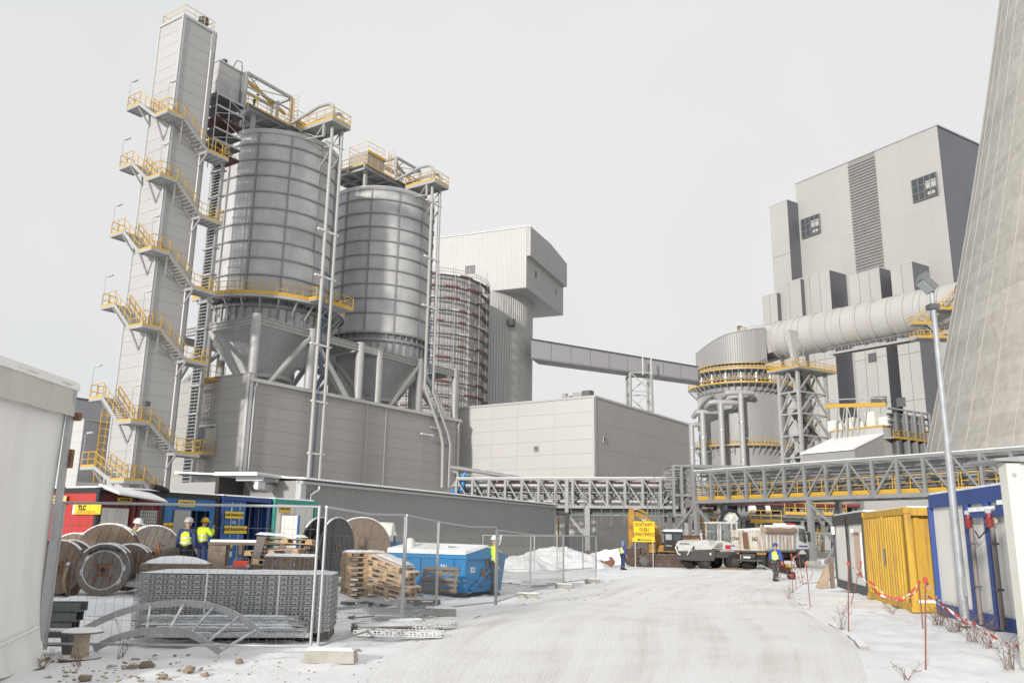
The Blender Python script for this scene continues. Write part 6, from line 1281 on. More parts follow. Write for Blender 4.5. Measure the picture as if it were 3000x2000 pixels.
rpl = random.Random(5); base_p = PG(1060, 1748); ord_ = ['bottom', 'second', 'third', 'fourth', 'fifth', 'sixth', 'seventh', 'eighth', 'ninth', 'tenth']
P0 = pallet('x', 'straight stack of pallets', 0); N_P = 9
for k in range(N_P):
    lab = 'wooden pallet in the tall straight stack before the wooden drum, %s from the ground' % ('lowest' if k == 0 else ord_[k])
    pos = base_p + Vector((rpl.uniform(-.04, .04), rpl.uniform(-.03, .03), .145 * k)); rz = math.radians(24 + rpl.uniform(-3, 3))
    if k == 0: P0.location = pos; P0.rotation_euler = (0, 0, rz); P0['label'] = lab
    else: copytree(P0, pos, rz, lab)
snowpad('smooth snow on the tall straight pallet stack', base_p + Vector((0, 0, .145 * N_P + .002)), (0, 0, math.radians(24)))
b2_ = PG(1150, 1762)
for k in range(7):
    t_ = math.radians(10 + 1.2 * k); off = Vector((-.02 * k + (.15 if k in (2, 5) else 0), .02 * k, .152 * k + .12)); lab = 'wooden pallet in the leaning stack beside the skip, %s from the ground' % ('lowest' if k == 0 else ord_[k])
    o = copytree(P0, b2_ + off, None, lab, rot=(0, t_, math.radians(-28 + 5 * (k % 3)))); o['group'] = 'leaning stack of pallets'
snowpad('snow on the leaning pallet stack', b2_ + Vector((.0, .12, .152 * 7 + .13)), (0, math.radians(18), math.radians(-24)), 1.0, .7, .05, 2)
PG_ = pallet('weathered pallet leaning upright against the blue skip', 'grey pallets around the skip', 1); q = PG(1290, 1752); PG_.location = q + Vector((0, -.1, .55)); PG_.rotation_euler = (math.radians(68), 0, math.radians(-12)); PG_.scale = (1, 1, 1)
for (px, py, rz, lab, dz) in ((1135, 1852, 20, 'grey pallet lying flat behind the fence foot', 0), (1225, 1768, 10, 'grey pallet flat on the ground between skip and leaning stack', 0), (1075, 1775, -8, 'grey pallet flat before the leaning pallet stack', 0)):
    o = copytree(PG_, PG(px, py) + Vector((0, 0, dz)), None, lab, rot=(0, 0, math.radians(rz)))
snowpad('thin snow on the flat pallet behind the fence foot', PG(1135, 1852) + Vector((0, 0, .146)), (0, 0, math.radians(20)), 1.15, .75, .03, 4)
# timber pile beside the workbench
tp0 = Vector((PY(825, 1600, 24).x, 24, .34))
for k in range(8):
    o = copytree(P0 if k % 2 else PG_, tp0 + Vector((.15 * math.sin(k * 2.1), .1 * math.cos(k), .15 * k + .02)), None, 'snowy old pallet in the untidy timber pile before the crew container, %s from the ground' % ('lowest' if k == 0 else ord_[k]), rot=(math.radians(rpl.uniform(-3, 3)), math.radians(rpl.uniform(-4, 5)), math.radians(10 + rpl.uniform(-20, 20)))); o['group'] = 'untidy timber pile'; o.scale = (1.25, 1.1, 1)
snowpad('uneven snow on top of the untidy timber pile', tp0 + Vector((0, 0, 1.28)), (0, math.radians(3), .2), 1.4, .85, .08, 6)
cr2 = thing('timber_crate', 'low plank crate with snow on its lid before the timber pile', 'crate', Vector((PY(855, 1640, 22).x, 22, .3)), .1)
for k in range(5): part('plank', MB().box(-.6 + .24 * k, -.31, .02, -.375 + .24 * k, -.28, .8), WOODG, cr2)
part('side', MB().box(-.62, -.28, .02, -.59, .3, .8).box(.59, -.28, .02, .62, .3, .8), WOODG, cr2); part('lid', MB().box(-.64, -.33, .8, .64, .34, .84), WOODG, cr2); part('lid_snow', MB().box(-.6, -.3, .842, .6, .3, .9), SNOW, cr2)
cr3 = thing('timber_crate', 'long low crate with a rounded snow cover behind the cable tray stack', 'crate', Vector((PY(520, 1650, 20).x, 20, .28)), .12); part('body', MB().box(-.72, -.35, .05, .72, .35, .72), WOODG, cr3); part('feet', MB().box(-.7, -.3, 0, -.55, .3, .05).box(.55, -.3, 0, .7, .3, .05), WOODG, cr3); part('snow_cap', MB().lathe([(.02, .17), (.5, .14), (.85, .06), (.97, .0)], 20, (0, 0, 0)), SNOW, cr3, True, loc=(0, 0, .725)).scale = (.75, .36, 1)
bd = thing('leaning_board', 'dark wet board leaning against the timber pile', 'board', Vector((PY(742, 1620, 23.4).x, 23.4, .34)), 0); bd.scale = (1, 1, 1.7); part('plank', MB().hexa([(-.12, -.2, 0), (.1, -.2, 0), (.12, -.17, 0), (-.1, -.17, 0), (.05, .1, .75), (.28, .1, .75), (.28, .13, .75), (.05, .13, .75)]), M('wet_board', (.07, .055, .045), .5, 0, .3, 5), bd); part('edge', MB().beam((.1, -.2, .01), (.28, .1, .76), .02), WOODG, bd)
# workbench
wb_ = thing('workbench', 'snowy plank workbench with red tool box before the navy container', 'bench', Vector((PY(700, 1600, 25).x, 25, .34)), math.radians(8)); wb_.scale = (1, 1, 1.3)
part('top', MB().box(-.8, -.35, .78, .85, .35, .84), WOODG, wb_); part('cupboard', MB().box(-.78, -.33, 0, -.3, .33, .77), WOODG, wb_); part('shelf', MB().box(-.3, -.33, .28, .85, .33, .32), WOODG, wb_)
for y in (-.3, .3): part('leg', MB().box(.75, y - .04, 0, .83, y + .04, .78), DSTEEL, wb_)
part('top_snow', MB().box(-.75, -.33, .842, .8, .33, .89), SNOW, wb_)
tg = thing('tool_box', 'red open tool box on the lower workbench shelf', 'tool box', Vector((PY(700, 1600, 25).x + .15, 24.9, .34 + .42)), math.radians(8)); part('tray', MB().box(-.2, -.2, 0, .2, .1, .16), M('tool_red', (.5, .05, .02), .4), tg); part('handle', MB().beam((-.2, -.05, .22), (.2, -.05, .22), .02).beam((-.2, -.05, .16), (-.2, -.05, .22), .02).beam((.2, -.05, .16), (.2, -.05, .22), .02), DSTEEL, tg)
for i, (px, py, lab) in enumerate(((628, 1655, 'red fire extinguisher standing in the workshop doorway'),)):
    e = thing('fire_extinguisher', lab, 'extinguisher', CR.w(4.55, -.35, .34), 0); part('cylinder', MB().lathe([(.0, 0), (.09, .0), (.09, .48), (.05, .55), (.03, .6)], 14), M('extinguisher_red', (.45, .02, .02), .3), e, True); part('valve', MB().box(-.05, -.02, .58, .06, .02, .66), BLACK, e); part('hose', MB().path([(.05, 0, .62), (.13, 0, .5), (.11, 0, .15)], .012, 6), BLACK, e)
bk = thing('paint_bucket', 'white bucket with red rim beside the fire extinguisher', 'bucket', CR.w(4.2, -.45, .34), 0); part('pail', MB().lathe([(.0, 0), (.13, 0), (.16, .3), (.15, .3), (.12, .02)], 16), M('grey_pail', (.35, .4, .42)), bk, True); part('rim', MB().lathe([(.16, .28), (.17, .28), (.17, .36), (.15, .36)], 16), REDP, bk); part('bail', MB().path([(-.16, 0, .3), (-.1, 0, .42), (.1, 0, .42), (.16, 0, .3)], .008, 5), GALV, bk)
# ---------------------------------------------------------------- cable drums
def drum(label, pos, R, width, yaw, fm, core=None, planks=True, tilt=0):
    t = thing('cable_drum', label, 'cable drum', (pos.x, pos.y, pos.z + R), 0, 'cable drums in the yard', rot=(tilt, 0, math.radians(yaw)))
    for s_ in (-1, 1):      # axis along local y
        f = lk('flange', None, t)
        o = part('flange', MB().lathe([(.07, s_ * width / 2 - .03), (R, s_ * width / 2 - .03), (R, s_ * width / 2 + .03), (.07, s_ * width / 2 + .03), (.07, s_ * width / 2 - .03)], 48, axis='y'), fm, t); bpy.data.objects.remove(f)
        if planks:
            n = 7; w = 2 * R / n
            for k in range(n):
                x = -R + w * (k + .5); hh = math.sqrt(max(.01, R * R - (abs(x) + w * .5 if abs(x) + w * .5 < R else R * .985) ** 2)); yy = s_ * (width / 2 + .03)
                part('plank', MB().box(x - w / 2 + .006, min(yy, yy + s_ * .012), -hh, x + w / 2 - .006, max(yy, yy + s_ * .012), hh), fm, o, rot=(0, math.radians(35 + 20 * s_), 0))
    part('barrel', MB().lathe([(R * .5, -width / 2), (R * .5, width / 2)], 30, axis='y'), core or fm, t, True)
    part('hub_plate', MB().box(-.13, -width / 2 - .055, -.13, .13, -width / 2 - .04, .13), RUST, t); part('hub_hole', MB().lathe([(.0, -width / 2 - .06), (.055, -width / 2 - .06)], 14, axis='y'), BLACK, t)
    for a in (.8, 2.4, 4.0, 5.5): part('bolt', MB().lathe([(.0, -width / 2 - .075), (.035, -width / 2 - .075), (.035, -width / 2 - .04)], 8, (R * .42 * math.cos(a), 0, R * .42 * math.sin(a)), axis='y'), RUST, t)
    part('rim_snow', MB().lathe([(R + .005, -width / 2 - .03), (R + .035, -width / 2 - .02), (R + .035, -width / 2 + .03), (R + .005, -width / 2 + .03)], 20, (0, 0, 0), 40, 140, axis='y').lathe([(R + .005, width / 2 - .03), (R + .035, width / 2 - .02), (R + .035, width / 2 + .02), (R + .005, width / 2 + .03)], 20, (0, 0, 0), 40, 140, axis='y'), SNOW, t)
    return t
WG2 = M('grey_drum_wood', (.20, .175, .155), .85, 0, .35, 5, bump=.4, stretch=(10, 10, 1), dirt=(.14, .12, .105), dirtamt=.35); WB2 = M('brown_drum_wood', (.205, .15, .112), .8, 0, .35, 5, bump=.4, stretch=(10, 10, 1), dirt=(.17, .11, .075), dirtamt=.3); CABL = M('cable_black', (.02, .02, .023), .5, 0, .2, 30)
def DR(px, py, rpx): # bottom pixel and radius in pixels
    p = PG(px, py); return p, rpx * p.y / 2514
p, R = DR(300, 1742, 71); dF = drum('front cable drum wrapped in grey plastic film with a square hub plate', p, R, .5, 14, WG2); part('film_wrap', MB().lathe([(R * 1.01, -.29), (R * 1.02, -.25), (R * .72, -.3), (R * .74, -.285)], 40, axis='y'), M('plastic_film', (.5, .52, .56), .25, 0, .2, 6, bump=.6, bscale=9), dF, True); part('cable_tail', MB().path([(-.35 * R / .6, -.32, .35), (-.1, -.33, .47), (.25, -.34, .45), (.35, -.33, .4)], .025, 6), BLACK, dF, True)
p, R = DR(372, 1728, 64); drum('brown cable drum just behind and right of the film wrapped one', p, R, .5, 14, WB2)
p, R = DR(305, 1714, 86); dd = drum('largest cable drum of the left group, standing before the red container door', p, R, .55, 16, WB2); part('cable_tail', MB().path([(-.35, -.33, -.3), (-.3, -.34, .1), (0, -.34, .25), (.4, -.33, .0), (.5, -.33, -.3)], .03, 6), BLACK, dd, True)
p, R = DR(432, 1700, 77); dd = drum('grey weathered cable drum at the right end of the left group', p, R, .5, 34, WG2); part('orange_cord', MB().path([(.1, -.3, .3), (.18, -.31, 0), (.2, -.31, -.35)], .016, 5), M('orange_cord', (.5, .16, .04)), dd, True)
p, R = DR(176, 1738, 74); drum('brown cable drum half hidden behind the fence posts at the left', p, R, .5, 2, WB2)
p, R = DR(215, 1700, 66); drum('brown cable drum behind the half hidden one, under the red side wall', p, R, .5, 6, WB2)
p, R = DR(184, 1745, 52); drum('small edge-on cable drum beside the fence posts', p, R, .4, 88, M('pale_drum_wood', (.28, .21, .15), .8, 0, .35, 5, stretch=(10, 10, 1)))
p, R = DR(1050, 1690, 84); drum('big wooden cable drum towering behind the straight pallet stack', p, R, .9, 16, WB2)
p, R = DR(955, 1690, 84); drum('big black cable drum turned edge-on left of the wooden one', p, R, .75, 66, M('black_drum', (.03, .03, .033), .5, 0, .2, 4), CABL, False)
# small empty spool and plastic step in the foreground
sp = thing('empty_spool', 'small empty cardboard cable spool standing on end by the fence', 'spool', PG(233, 1928), 0); CARD = M('cardboard', (.42, .35, .27), .8, 0, .1, 6)
part('base_flange', MB().lathe([(0, 0), (.27, 0), (.27, .02), (0, .02)], 28), WOODG, sp); part('core', MB().lathe([(.115, .02), (.1, .2), (.105, .34)], 20), CARD, sp, True); part('top_flange', MB().lathe([(0, .34), (.27, .34), (.27, .36), (0, .36)], 28), WOODG, sp); part('top_snow', MB().lathe([(.0, .4), (.2, .395), (.265, .362)], 24), SNOW, sp, True)
ss = thing('plastic_step', 'grey plastic fence foot lying on its side beside the small spool', 'fence foot', PG(145, 1912), .05); GP = M('grey_plastic', (.085, .085, .085), .6, 0, .15, 4)
part('left_leg', MB().hexa([(-.34, -.1, 0), (-.22, -.1, 0), (-.22, .12, 0), (-.34, .12, 0), (-.26, -.08, .24), (-.16, -.08, .24), (-.16, .1, .24), (-.26, .1, .24)]), GP, ss); part('right_leg', MB().hexa([(.22, -.1, 0), (.34, -.1, 0), (.34, .12, 0), (.22, .12, 0), (.16, -.08, .24), (.26, -.08, .24), (.26, .1, .24), (.16, .1, .24)]), GP, ss); part('top', MB().box(-.27, -.09, .22, .27, .11, .3), GP, ss); part('web', MB().box(-.2, -.05, .1, .2, -.02, .15), GP, ss); part('snow', MB().box(-.24, -.07, .301, .24, .09, .33), SNOW, ss)
# ---------------------------------------------------------------- cable trays
s0 = PG(960, 1873); TF = Fr(s0, 84.6 + 0); TL = 3.2; TW = .3; TH = .082
TRAY = M('tray_zinc', (.43, .44, .445), .5, .2, .1, 5, snow=.45)
def tray_mesh(L, w, h, slots=True, base=True):
    "U-section with punched slots in both flanges"
    mb = MB(); e = .0015
    for s_ in (-1, 1):
        y = s_ * w / 2
        if slots:
            n = int(L / .068); d = L / n; zs = [0, h * .2, h * .42, h * .56, h * .78, h]
            for k in range(n):
                x0 = -L + k * d; xa, xb = x0 + d * .15, x0 + d * .8
                for i in range(5):
                    if i in (1, 3) and (k % 3 != 2 or i == 1): mb.add([(x0, y, zs[i]), (xa, y, zs[i]), (xa, y, zs[i + 1]), (x0, y, zs[i + 1]), (xb, y, zs[i]), (x0 + d, y, zs[i]), (x0 + d, y, zs[i + 1]), (xb, y, zs[i + 1])], [(0, 1, 2, 3), (4, 5, 6, 7)])
                    else: mb.add([(x0, y, zs[i]), (x0 + d, y, zs[i]), (x0 + d, y, zs[i + 1]), (x0, y, zs[i + 1])], [(0, 1, 2, 3)])
        else: mb.add([(-L, y, 0), (0, y, 0), (0, y, h), (-L, y, h)], [(0, 1, 2, 3)])
        mb.box(-L, y - .008 if s_ < 0 else y - .012, h - .002, 0, y + .012 if s_ < 0 else y + .008, h)
    mb.box(-L, -w / 2, 0, 0, w / 2, .002)
    return mb
TM = tray_mesh(TL, TW, TH - .008).mesh('cable_tray', TRAY); TM2 = tray_mesh(TL, TW, TH - .008, False).mesh('cable_tray', TRAY)
rtr = random.Random(2); NL = 11
def stack_w(x, y, z): return s0 + Vector((math.cos(TF.rz), math.sin(TF.rz), 0)) * x + Vector((-math.sin(TF.rz), math.cos(TF.rz), 0)) * y + Z * z
for i in range(NL):
    for j in range(4):
        o = lk('cable_tray', TM if j == 0 or i == NL - 1 else TM2, None, stack_w(rtr.uniform(-.012, .012), .15 + .31 * j + rtr.uniform(-.002, .002), .13 + TH * i), TF.rz)
        tag(o, 'perforated cable tray in the neat stack, %s layer from the ground, %s row' % (['lowest', 'second', 'third', 'fourth', 'fifth', 'sixth', 'seventh', 'eighth', 'ninth', 'tenth', 'top'][i], ['front', 'second', 'third', 'rear'][j]), 'cable tray', 'neatly stacked cable trays')
for x in (-2.05, -.86):
    s_ = tag(lk('steel_strap', MB().box(x - .016, -.012, .12, x + .016, -.004, .13 + TH * NL).box(x - .016, -.012, .13 + TH * NL, x + .016, 1.26, .138 + TH * NL).mesh('steel_strap', WHITE), None, s0, TF.rz), 'white strapping band round the tray stack, %s' % ('left one' if x < -1 else 'right one'), 'strap', 'bands round the tray stack')
o = snowpad('long even snow layer on top of the big tray stack', stack_w(-TL / 2, .62, .135 + TH * NL), (0, 0, TF.rz), TL, 1.2, .045, 9)
for k, x in enumerate((-2.6, -1.6, -.6)):
    o = copytree(PG_, stack_w(x, .6, -.02), None, 'weathered pallet under the tray stack, %s' % ['left one', 'middle one', 'right one'][k], rot=(0, 0, TF.rz)); o['group'] = 'pallets under the tray stack'
# loose trays in front of and beside the stack
LM = tray_mesh(2.6, .22, .07).mesh('cable_tray', TRAY); LM3 = tray_mesh(1.5, .3, .1).mesh('cable_tray', TRAY)
loose = [((870, 1862), 2, .28, -1, 'lowest loose tray before the stack, snow filled'), ((880, 1850), 0, .36, 1, 'second loose tray lying before the stack'), ((915, 1842), -1, .44, 0, 'third loose tray lying before the stack'), ((850, 1832), 1, .52, 0, 'uppermost loose tray lying before the stack')]
for k, (px, rz, dz, tl, lab) in enumerate(loose):
    p = s0 + Vector((-.15 - .1 * k, -.55 + .09 * k, .1 + .075 * k)); o = tag(lk('cable_tray', LM, None, p, rot=(math.radians(tl * 3), 0, TF.rz + math.radians(rz))), lab, 'cable tray', 'loose cable trays'); 
    snowpad('snow lying in the ' + lab.split(',')[0], p + Vector((-1.3 * math.cos(TF.rz), -1.3 * math.sin(TF.rz), .012)), (0, 0, TF.rz + math.radians(rz)), 2.5, .2, .075, 20 + k)
rl_ = random.Random(31)
for k, (px, py, rz, tx) in enumerate(((1060, 1770, -28, 10), (1075, 1788, -32, 0), (1085, 1800, -20, 0), (1095, 1822, -4, 0), (1110, 1832, -8, 0), (1045, 1843, -10, 0), (1040, 1862, -4, 0), (345, 1725, -38, 25), (372, 1735, -30, 10), (330, 1762, -6, 0), (1400, 1690, 8, 0), (1530, 1706, -5, 0), (1560, 1698, 12, 0), (1600, 1712, 6, 0))):
    words = ['topmost of the heap right of the stack', 'second in the heap right of the stack', 'third in the heap right of the stack', 'fourth in the heap right of the stack', 'fifth in the heap right of the stack', 'nearest the fence right of the stack', 'lowest by the fence right of the stack', 'tilted against the film wrapped drum', 'lying under the tilted one by the film wrapped drum', 'flat in the snow left of the stack', 'behind the skip at its right', 'in the scrap right of the skip, leftmost', 'in the scrap right of the skip, middle', 'in the scrap right of the skip, rightmost'][k]
    p = PG(px, py + 6); p.z += .05 + .012 * (k % 3) + (.1 if tx else 0); tag(lk('cable_tray', LM3, None, p, rot=(math.radians(tx), math.radians(-4 if k < 2 else 0), math.radians(180 + rz))), 'short perforated tray %s' % words, 'cable tray', 'scattered short trays')
BXM = M('dark_zinc', (.14, .15, .155), .5, .4, .15)
for k in range(3):
    t = thing('tray_cover', 'dark open-ended tray offcut at the left behind the fence posts, %s of three' % ['lowest', 'middle', 'top'][k], 'tray offcut', PG(165, 1850) + Vector((.03 * k, .05 * k, .02 + .16 * k)), math.radians(8), 'tray offcuts at the left'); part('base', MB().box(-.3, -.2, 0, .3, .2, .01), BXM, t); part('side', MB().box(-.3, -.2, .01, .3, -.19, .15), BXM, t); part('side', MB().box(-.3, .19, .01, .3, .2, .15), BXM, t); part('end_plate', MB().box(.02, -.19, .01, .03, .19, .14), BXM, t)
snowpad('snow blanket over flat material left of the tray stack', PG(300, 1800) + Vector((0, .2, .02)), (0, 0, -.05), 2.6, 1.5, .3, 14)
# curved cable ladder
cl = thing('curved_cable_ladder', 'curved galvanised cable ladder bend leaning in front of the tray stack', 'cable ladder', PY(440, 1890, 13.2)); oc = PY(440, 1890, 13.2)
def cp_(px, py, dy=0): return PY(px, py, 13.2 + dy) - oc
def crv(P, n=5):
    Q = []
    for i in range(len(P) - 1):
        for k in range(n):
            t = k / n; p0 = P[max(0, i - 1)]; p1_ = P[i]; p2_ = P[i + 1]; p3 = P[min(len(P) - 1, i + 2)]
            Q.append(.5 * ((2 * p1_) + (p2_ - p0) * t + (2 * p0 - 5 * p1_ + 4 * p2_ - p3) * t * t + (3 * p1_ - p0 - 3 * p2_ + p3) * t ** 3))
    return Q + [P[-1]]
def strip(P, h, wdt):
    mb = MB(); up = []
    for i in range(len(P) - 1): mb.beam(P[i], P[i + 1] + (P[i + 1] - P[i]).normalized() * .004, wdt, h)
    return mb
outer = crv([cp_(215, 1862, .5), cp_(300, 1815, .55), cp_(400, 1780, .6), cp_(520, 1766, .65), cp_(620, 1775, .65), cp_(700, 1806, .6), cp_(762, 1850, .55)]); inner = crv([cp_(275, 1900, -.35), cp_(340, 1868, -.3), cp_(430, 1848, -.25), cp_(520, 1846, -.25), cp_(580, 1866, -.3), cp_(645, 1908, -.35)])
part('outer_rail', strip(outer, .1, .03), GALV, cl, True); part('inner_rail', strip(inner, .1, .03), GALV, cl, True)
for (a, b) in (((338, 1806), (356, 1860)), ((440, 1776), (430, 1842)), ((537, 1770), (498, 1840)), ((625, 1778), (562, 1850)), ((698, 1806), (612, 1876)), ((755, 1842), (645, 1906))): part('rung', MB().tube(cp_(*a, .6), cp_(*b, -.27), .022, 8), GALV, cl, True)
# ---------------------------------------------------------------- temporary fence
FW = M('fence_tube', (.42, .43, .44), .45, .5, .15, 5); FWI = M('fence_wire', (.20, .205, .205), .5, .3, .1)
def fence_panel(label, a, b, h, dv, dh, bow=0.0, thick=.006):
    d = b - a; L = d.xy.length; t = thing('mesh_fence', label, 'fence panel', a, math.atan2(d.y, d.x), 'temporary mesh fence panels'); sl = d.z / L
    for x in (0.02, L - .02): part('post', MB().tube((x, 0, .06 + sl * x), (x, 0, h + sl * x), .021, 10), FW, t, True)
    part('top_rail', MB().path([(0, 0, h), (L * .5, 0, h + sl * L / 2 + bow), (L, 0, h + sl * L)], .019, 8), FW, t, True); part('bottom_rail', MB().path([(0, 0, .14), (L, 0, .14 + sl * L)], .019, 8), FW, t, True)
    w = MB(); n = int(L / dv)
    for k in range(1, n): x = L * k / n; w.tube((x, 0, .14 + sl * x), (x, 0, h + sl * x), thick / 2, 4, caps=False)
    for k in range(1, int(h / dh)): z = dh * k + .14; w.tube((0, .005, z), (L, .005, z + sl * L), thick / 2, 4, caps=False)
    part('wire_mesh', w, FWI, t, kind='stuff'); return t
fpts = [PG(*p) for p in ((150, 1895), (928, 1922), (1178, 1840), (1277, 1800), (1454, 1778), (1554, 1743), (1651, 1715), (1748, 1702))]
lp_ = thing('fence_upright', 'pair of bare fence uprights at the left beside the tent', 'fence post', (-6.95, 12.9, 0), 0, 'temporary mesh fence panels')
for x in (0.0, .16): part('tube', MB().tube((x, .1 * x, 0), (x + .03, 0, 2.12), .024, 10), FW, lp_, True)
part('clamp', MB().box(-.04, -.04, 1.5, .22, .04, 1.56), DSTEEL, lp_)
fl = ['nearest fence panel, across the front of the tray stack', 'fence panel running back from the front corner block', 'short fence panel beside the flat grey pallet', 'fence panel in front of the blue skip', 'fence panel at the right edge of the blue skip', 'fence panel beside the scrap trays', 'farthest fence panel along the road edge']
fpts[0] = Vector((-6.62, 12.65, 0))
for i in range(7): fence_panel(fl[i], fpts[i], fpts[i + 1] - (fpts[i + 1] - fpts[i]).normalized() * .08, 2.12 if i < 4 else 2.05, .13 if i == 0 else .055, .33 if i == 0 else .26, -.05 if i in (1, 3) else 0, .0042 if i == 0 else .0034)
far = [PG(*p) for p in ((1412, 1672), (1565, 1676), (1632, 1680), (1708, 1672), (1748, 1668))]
for i in range(4): fence_panel('distant fence panel before the snow heaps, %s' % ['leftmost', 'second from left', 'third from left', 'rightmost'][i], far[i], far[i + 1], 2.0, .09, .4, 0, .004)
def block(label, p, rz, L=.72):
    t = thing('concrete_block', label, 'concrete block', p, rz, 'concrete fence feet'); part('body', MB().hexa([(-L / 2, -.13, 0), (L / 2, -.13, 0), (L / 2, .13, 0), (-L / 2, .13, 0), (-L / 2 + .02, -.11, .16), (L / 2 - .02, -.11, .16), (L / 2 - .02, .11, .16), (-L / 2 + .02, .11, .16)]), CONC, t)
    part('snow', MB().hexa([(-L / 2 + .03, -.1, .161), (L / 2 - .03, -.1, .161), (L / 2 - .03, .1, .161), (-L / 2 + .03, .1, .161), (-L / 2 + .06, -.07, .195), (L / 2 - .06, -.07, .19), (L / 2 - .06, .07, .19), (-L / 2 + .06, .07, .2)]), SNOW, t); return t
block('nearest concrete fence foot at the front corner', PG(968, 1938), -.05); 
for (px, py, rz, lab) in ((1187, 1842, .7, 'concrete fence foot at the second post pair'), (1290, 1802, -.1, 'long concrete fence foot left of the kerb'), (1545, 1752, .0, 'concrete fence foot beyond the skip'), (1652, 1722, -.15, 'concrete fence foot near the scrap trays'), (1735, 1706, .2, 'farthest concrete fence foot at the road edge')): block(lab, PG(px, py), rz)
# ---------------------------------------------------------------- barrier tape and rods
TAPER = M('tape_red', (.50, .04, .035), .5); TAPEW = M('tape_white', (.75, .72, .70), .5); RODR = M('rod_rust', (.22, .08, .06), .7, 0, .3)
rods = [((2323, 1735), (2318, 1625), 'red', 'rusty rod with red cap beside the wheelbarrow'), ((2374, 1778), (2362, 1650), 'orange', 'leaning rusty rod with orange cap left of the site offices'), ((2486, 1849), (2485, 1652), 'red', 'tall orange-brown rod with red cap before the barred window'), ((2493, 1770), (2522, 1648), 'red', 'slanted red rod leaning towards the barred window'), ((2704, 1840), (2692, 1706), 'red', 'shorter red-capped rod before the yellow container end'), ((2712, 1960), (2711, 1700), 'red', 'tallest red rod standing nearest the camera'), ((2470, 1712), (2471, 1655), 'orange', 'thin far rod by the white site office'), ((2984, 1905), (3010, 1700), 'none', 'leaning grey rod at the right edge'), ((2332, 1725), (2327, 1632), 'orange', 'orange-capped rod behind the wheelbarrow'), ((2352, 1712), (2340, 1625), 'red', 'thin red and white rod behind the wheelbarrow')]
tops = []
for (b, tp, cap, lab) in rods:
    p = PG(*b); q = PY(*tp, p.y); o = thing('marker_rod', lab, 'rod', p, 0, 'marker rods along the verge'); v = q - p; part('rod', MB().tube((0, 0, 0), v, .012 if cap != 'none' else .03, 8), RODR if cap != 'none' else GALVD, o, True)
    if cap != 'none': part('cap', MB().lathe([(.012, -.03), (.03, -.02), (.03, .03), (.015, .05), (.0, .05)], 10, v), TAPER if cap == 'red' else M('cap_orange', (.6, .2, .03)), o, True)
    tops.append(q)
def tape(label, P, w=.05, n=26, tw=1.0):
    t = thing('barrier_tape', label, 'tape', P[0], 0, 'red and white barrier tape'); Q = crv([p - P[0] for p in P], 10); L = 0
    segs = {0: MB(), 1: MB()}; 
    for i in range(len(Q) - 1):
        a, b = Q[i], Q[i + 1]; L += (b - a).length; ph = i * .35 * tw; u = Vector((math.sin(ph) * .6, 0, math.cos(ph))) * w / 2; ph2 = (i + 1) * .35 * tw; u2 = Vector((math.sin(ph2) * .6, 0, math.cos(ph2))) * w / 2
        segs[int(L / .22) % 2].add([a - u, b - u2, b + u2, a + u], [(0, 1, 2, 3)])
    part('red_bands', segs[0], TAPER, t); part('white_bands', segs[1], TAPEW, t)
def yy(px, py, y): return PY(px, py, y)
tape('tape sagging from the tall brown rod past the yellow container', [tops[2], yy(2510, 1672, 18.5), yy(2580, 1742, 18.6), yy(2650, 1748, 18.4), tops[4]])
tape('second tape strand sagging before the yellow container', [yy(2545, 1700, 18), yy(2600, 1745, 18), yy(2650, 1757, 17.5), tops[4] - Z * .1], .04)
tape('tape running from the nearest rods to the right edge', [tops[5], yy(2745, 1750, 15.5), yy(2800, 1800, 16), yy(2860, 1830, 15), yy(2930, 1875, 14), yy(3010, 1900, 13)])
tape('lower tape strand drooping into the dry weeds', [tops[5] - Z * .2, yy(2760, 1775, 16), yy(2830, 1825, 16), yy(2900, 1860, 15)], .04)
tape('short tape tangle behind the wheelbarrow', [tops[0], yy(2330, 1655, 29), yy(2340, 1690, 28), yy(2345, 1705, 28), tops[1] - Z * .1], .05, 26, 2)
tape('loose tape end lying between the rods', [tops[1] - Z * .05, yy(2380, 1672, 24), yy(2370, 1700, 26), yy(2348, 1712, 28)], .04)
# ---------------------------------------------------------------- board leaning by the site office and planks
pb_ = thing('leaning_plank', 'grey upright plank with a tan board leaning at the end of the white site office', 'plank', PG(2440, 1722), 0); part('post', MB().box(-.09, -.04, 0, .09, .04, 1.25), WOODG, pb_); part('board', MB().hexa([(-.75, -.1, 0), (-.2, -.1, 0), (-.2, .02, 0), (-.75, .02, 0), (-.25, -.02, .95), (-.1, -.02, .95), (-.1, .03, .95), (-.25, .03, .95)]), M('tan_board', (.33, .25, .18), .8, 0, .2), pb_)
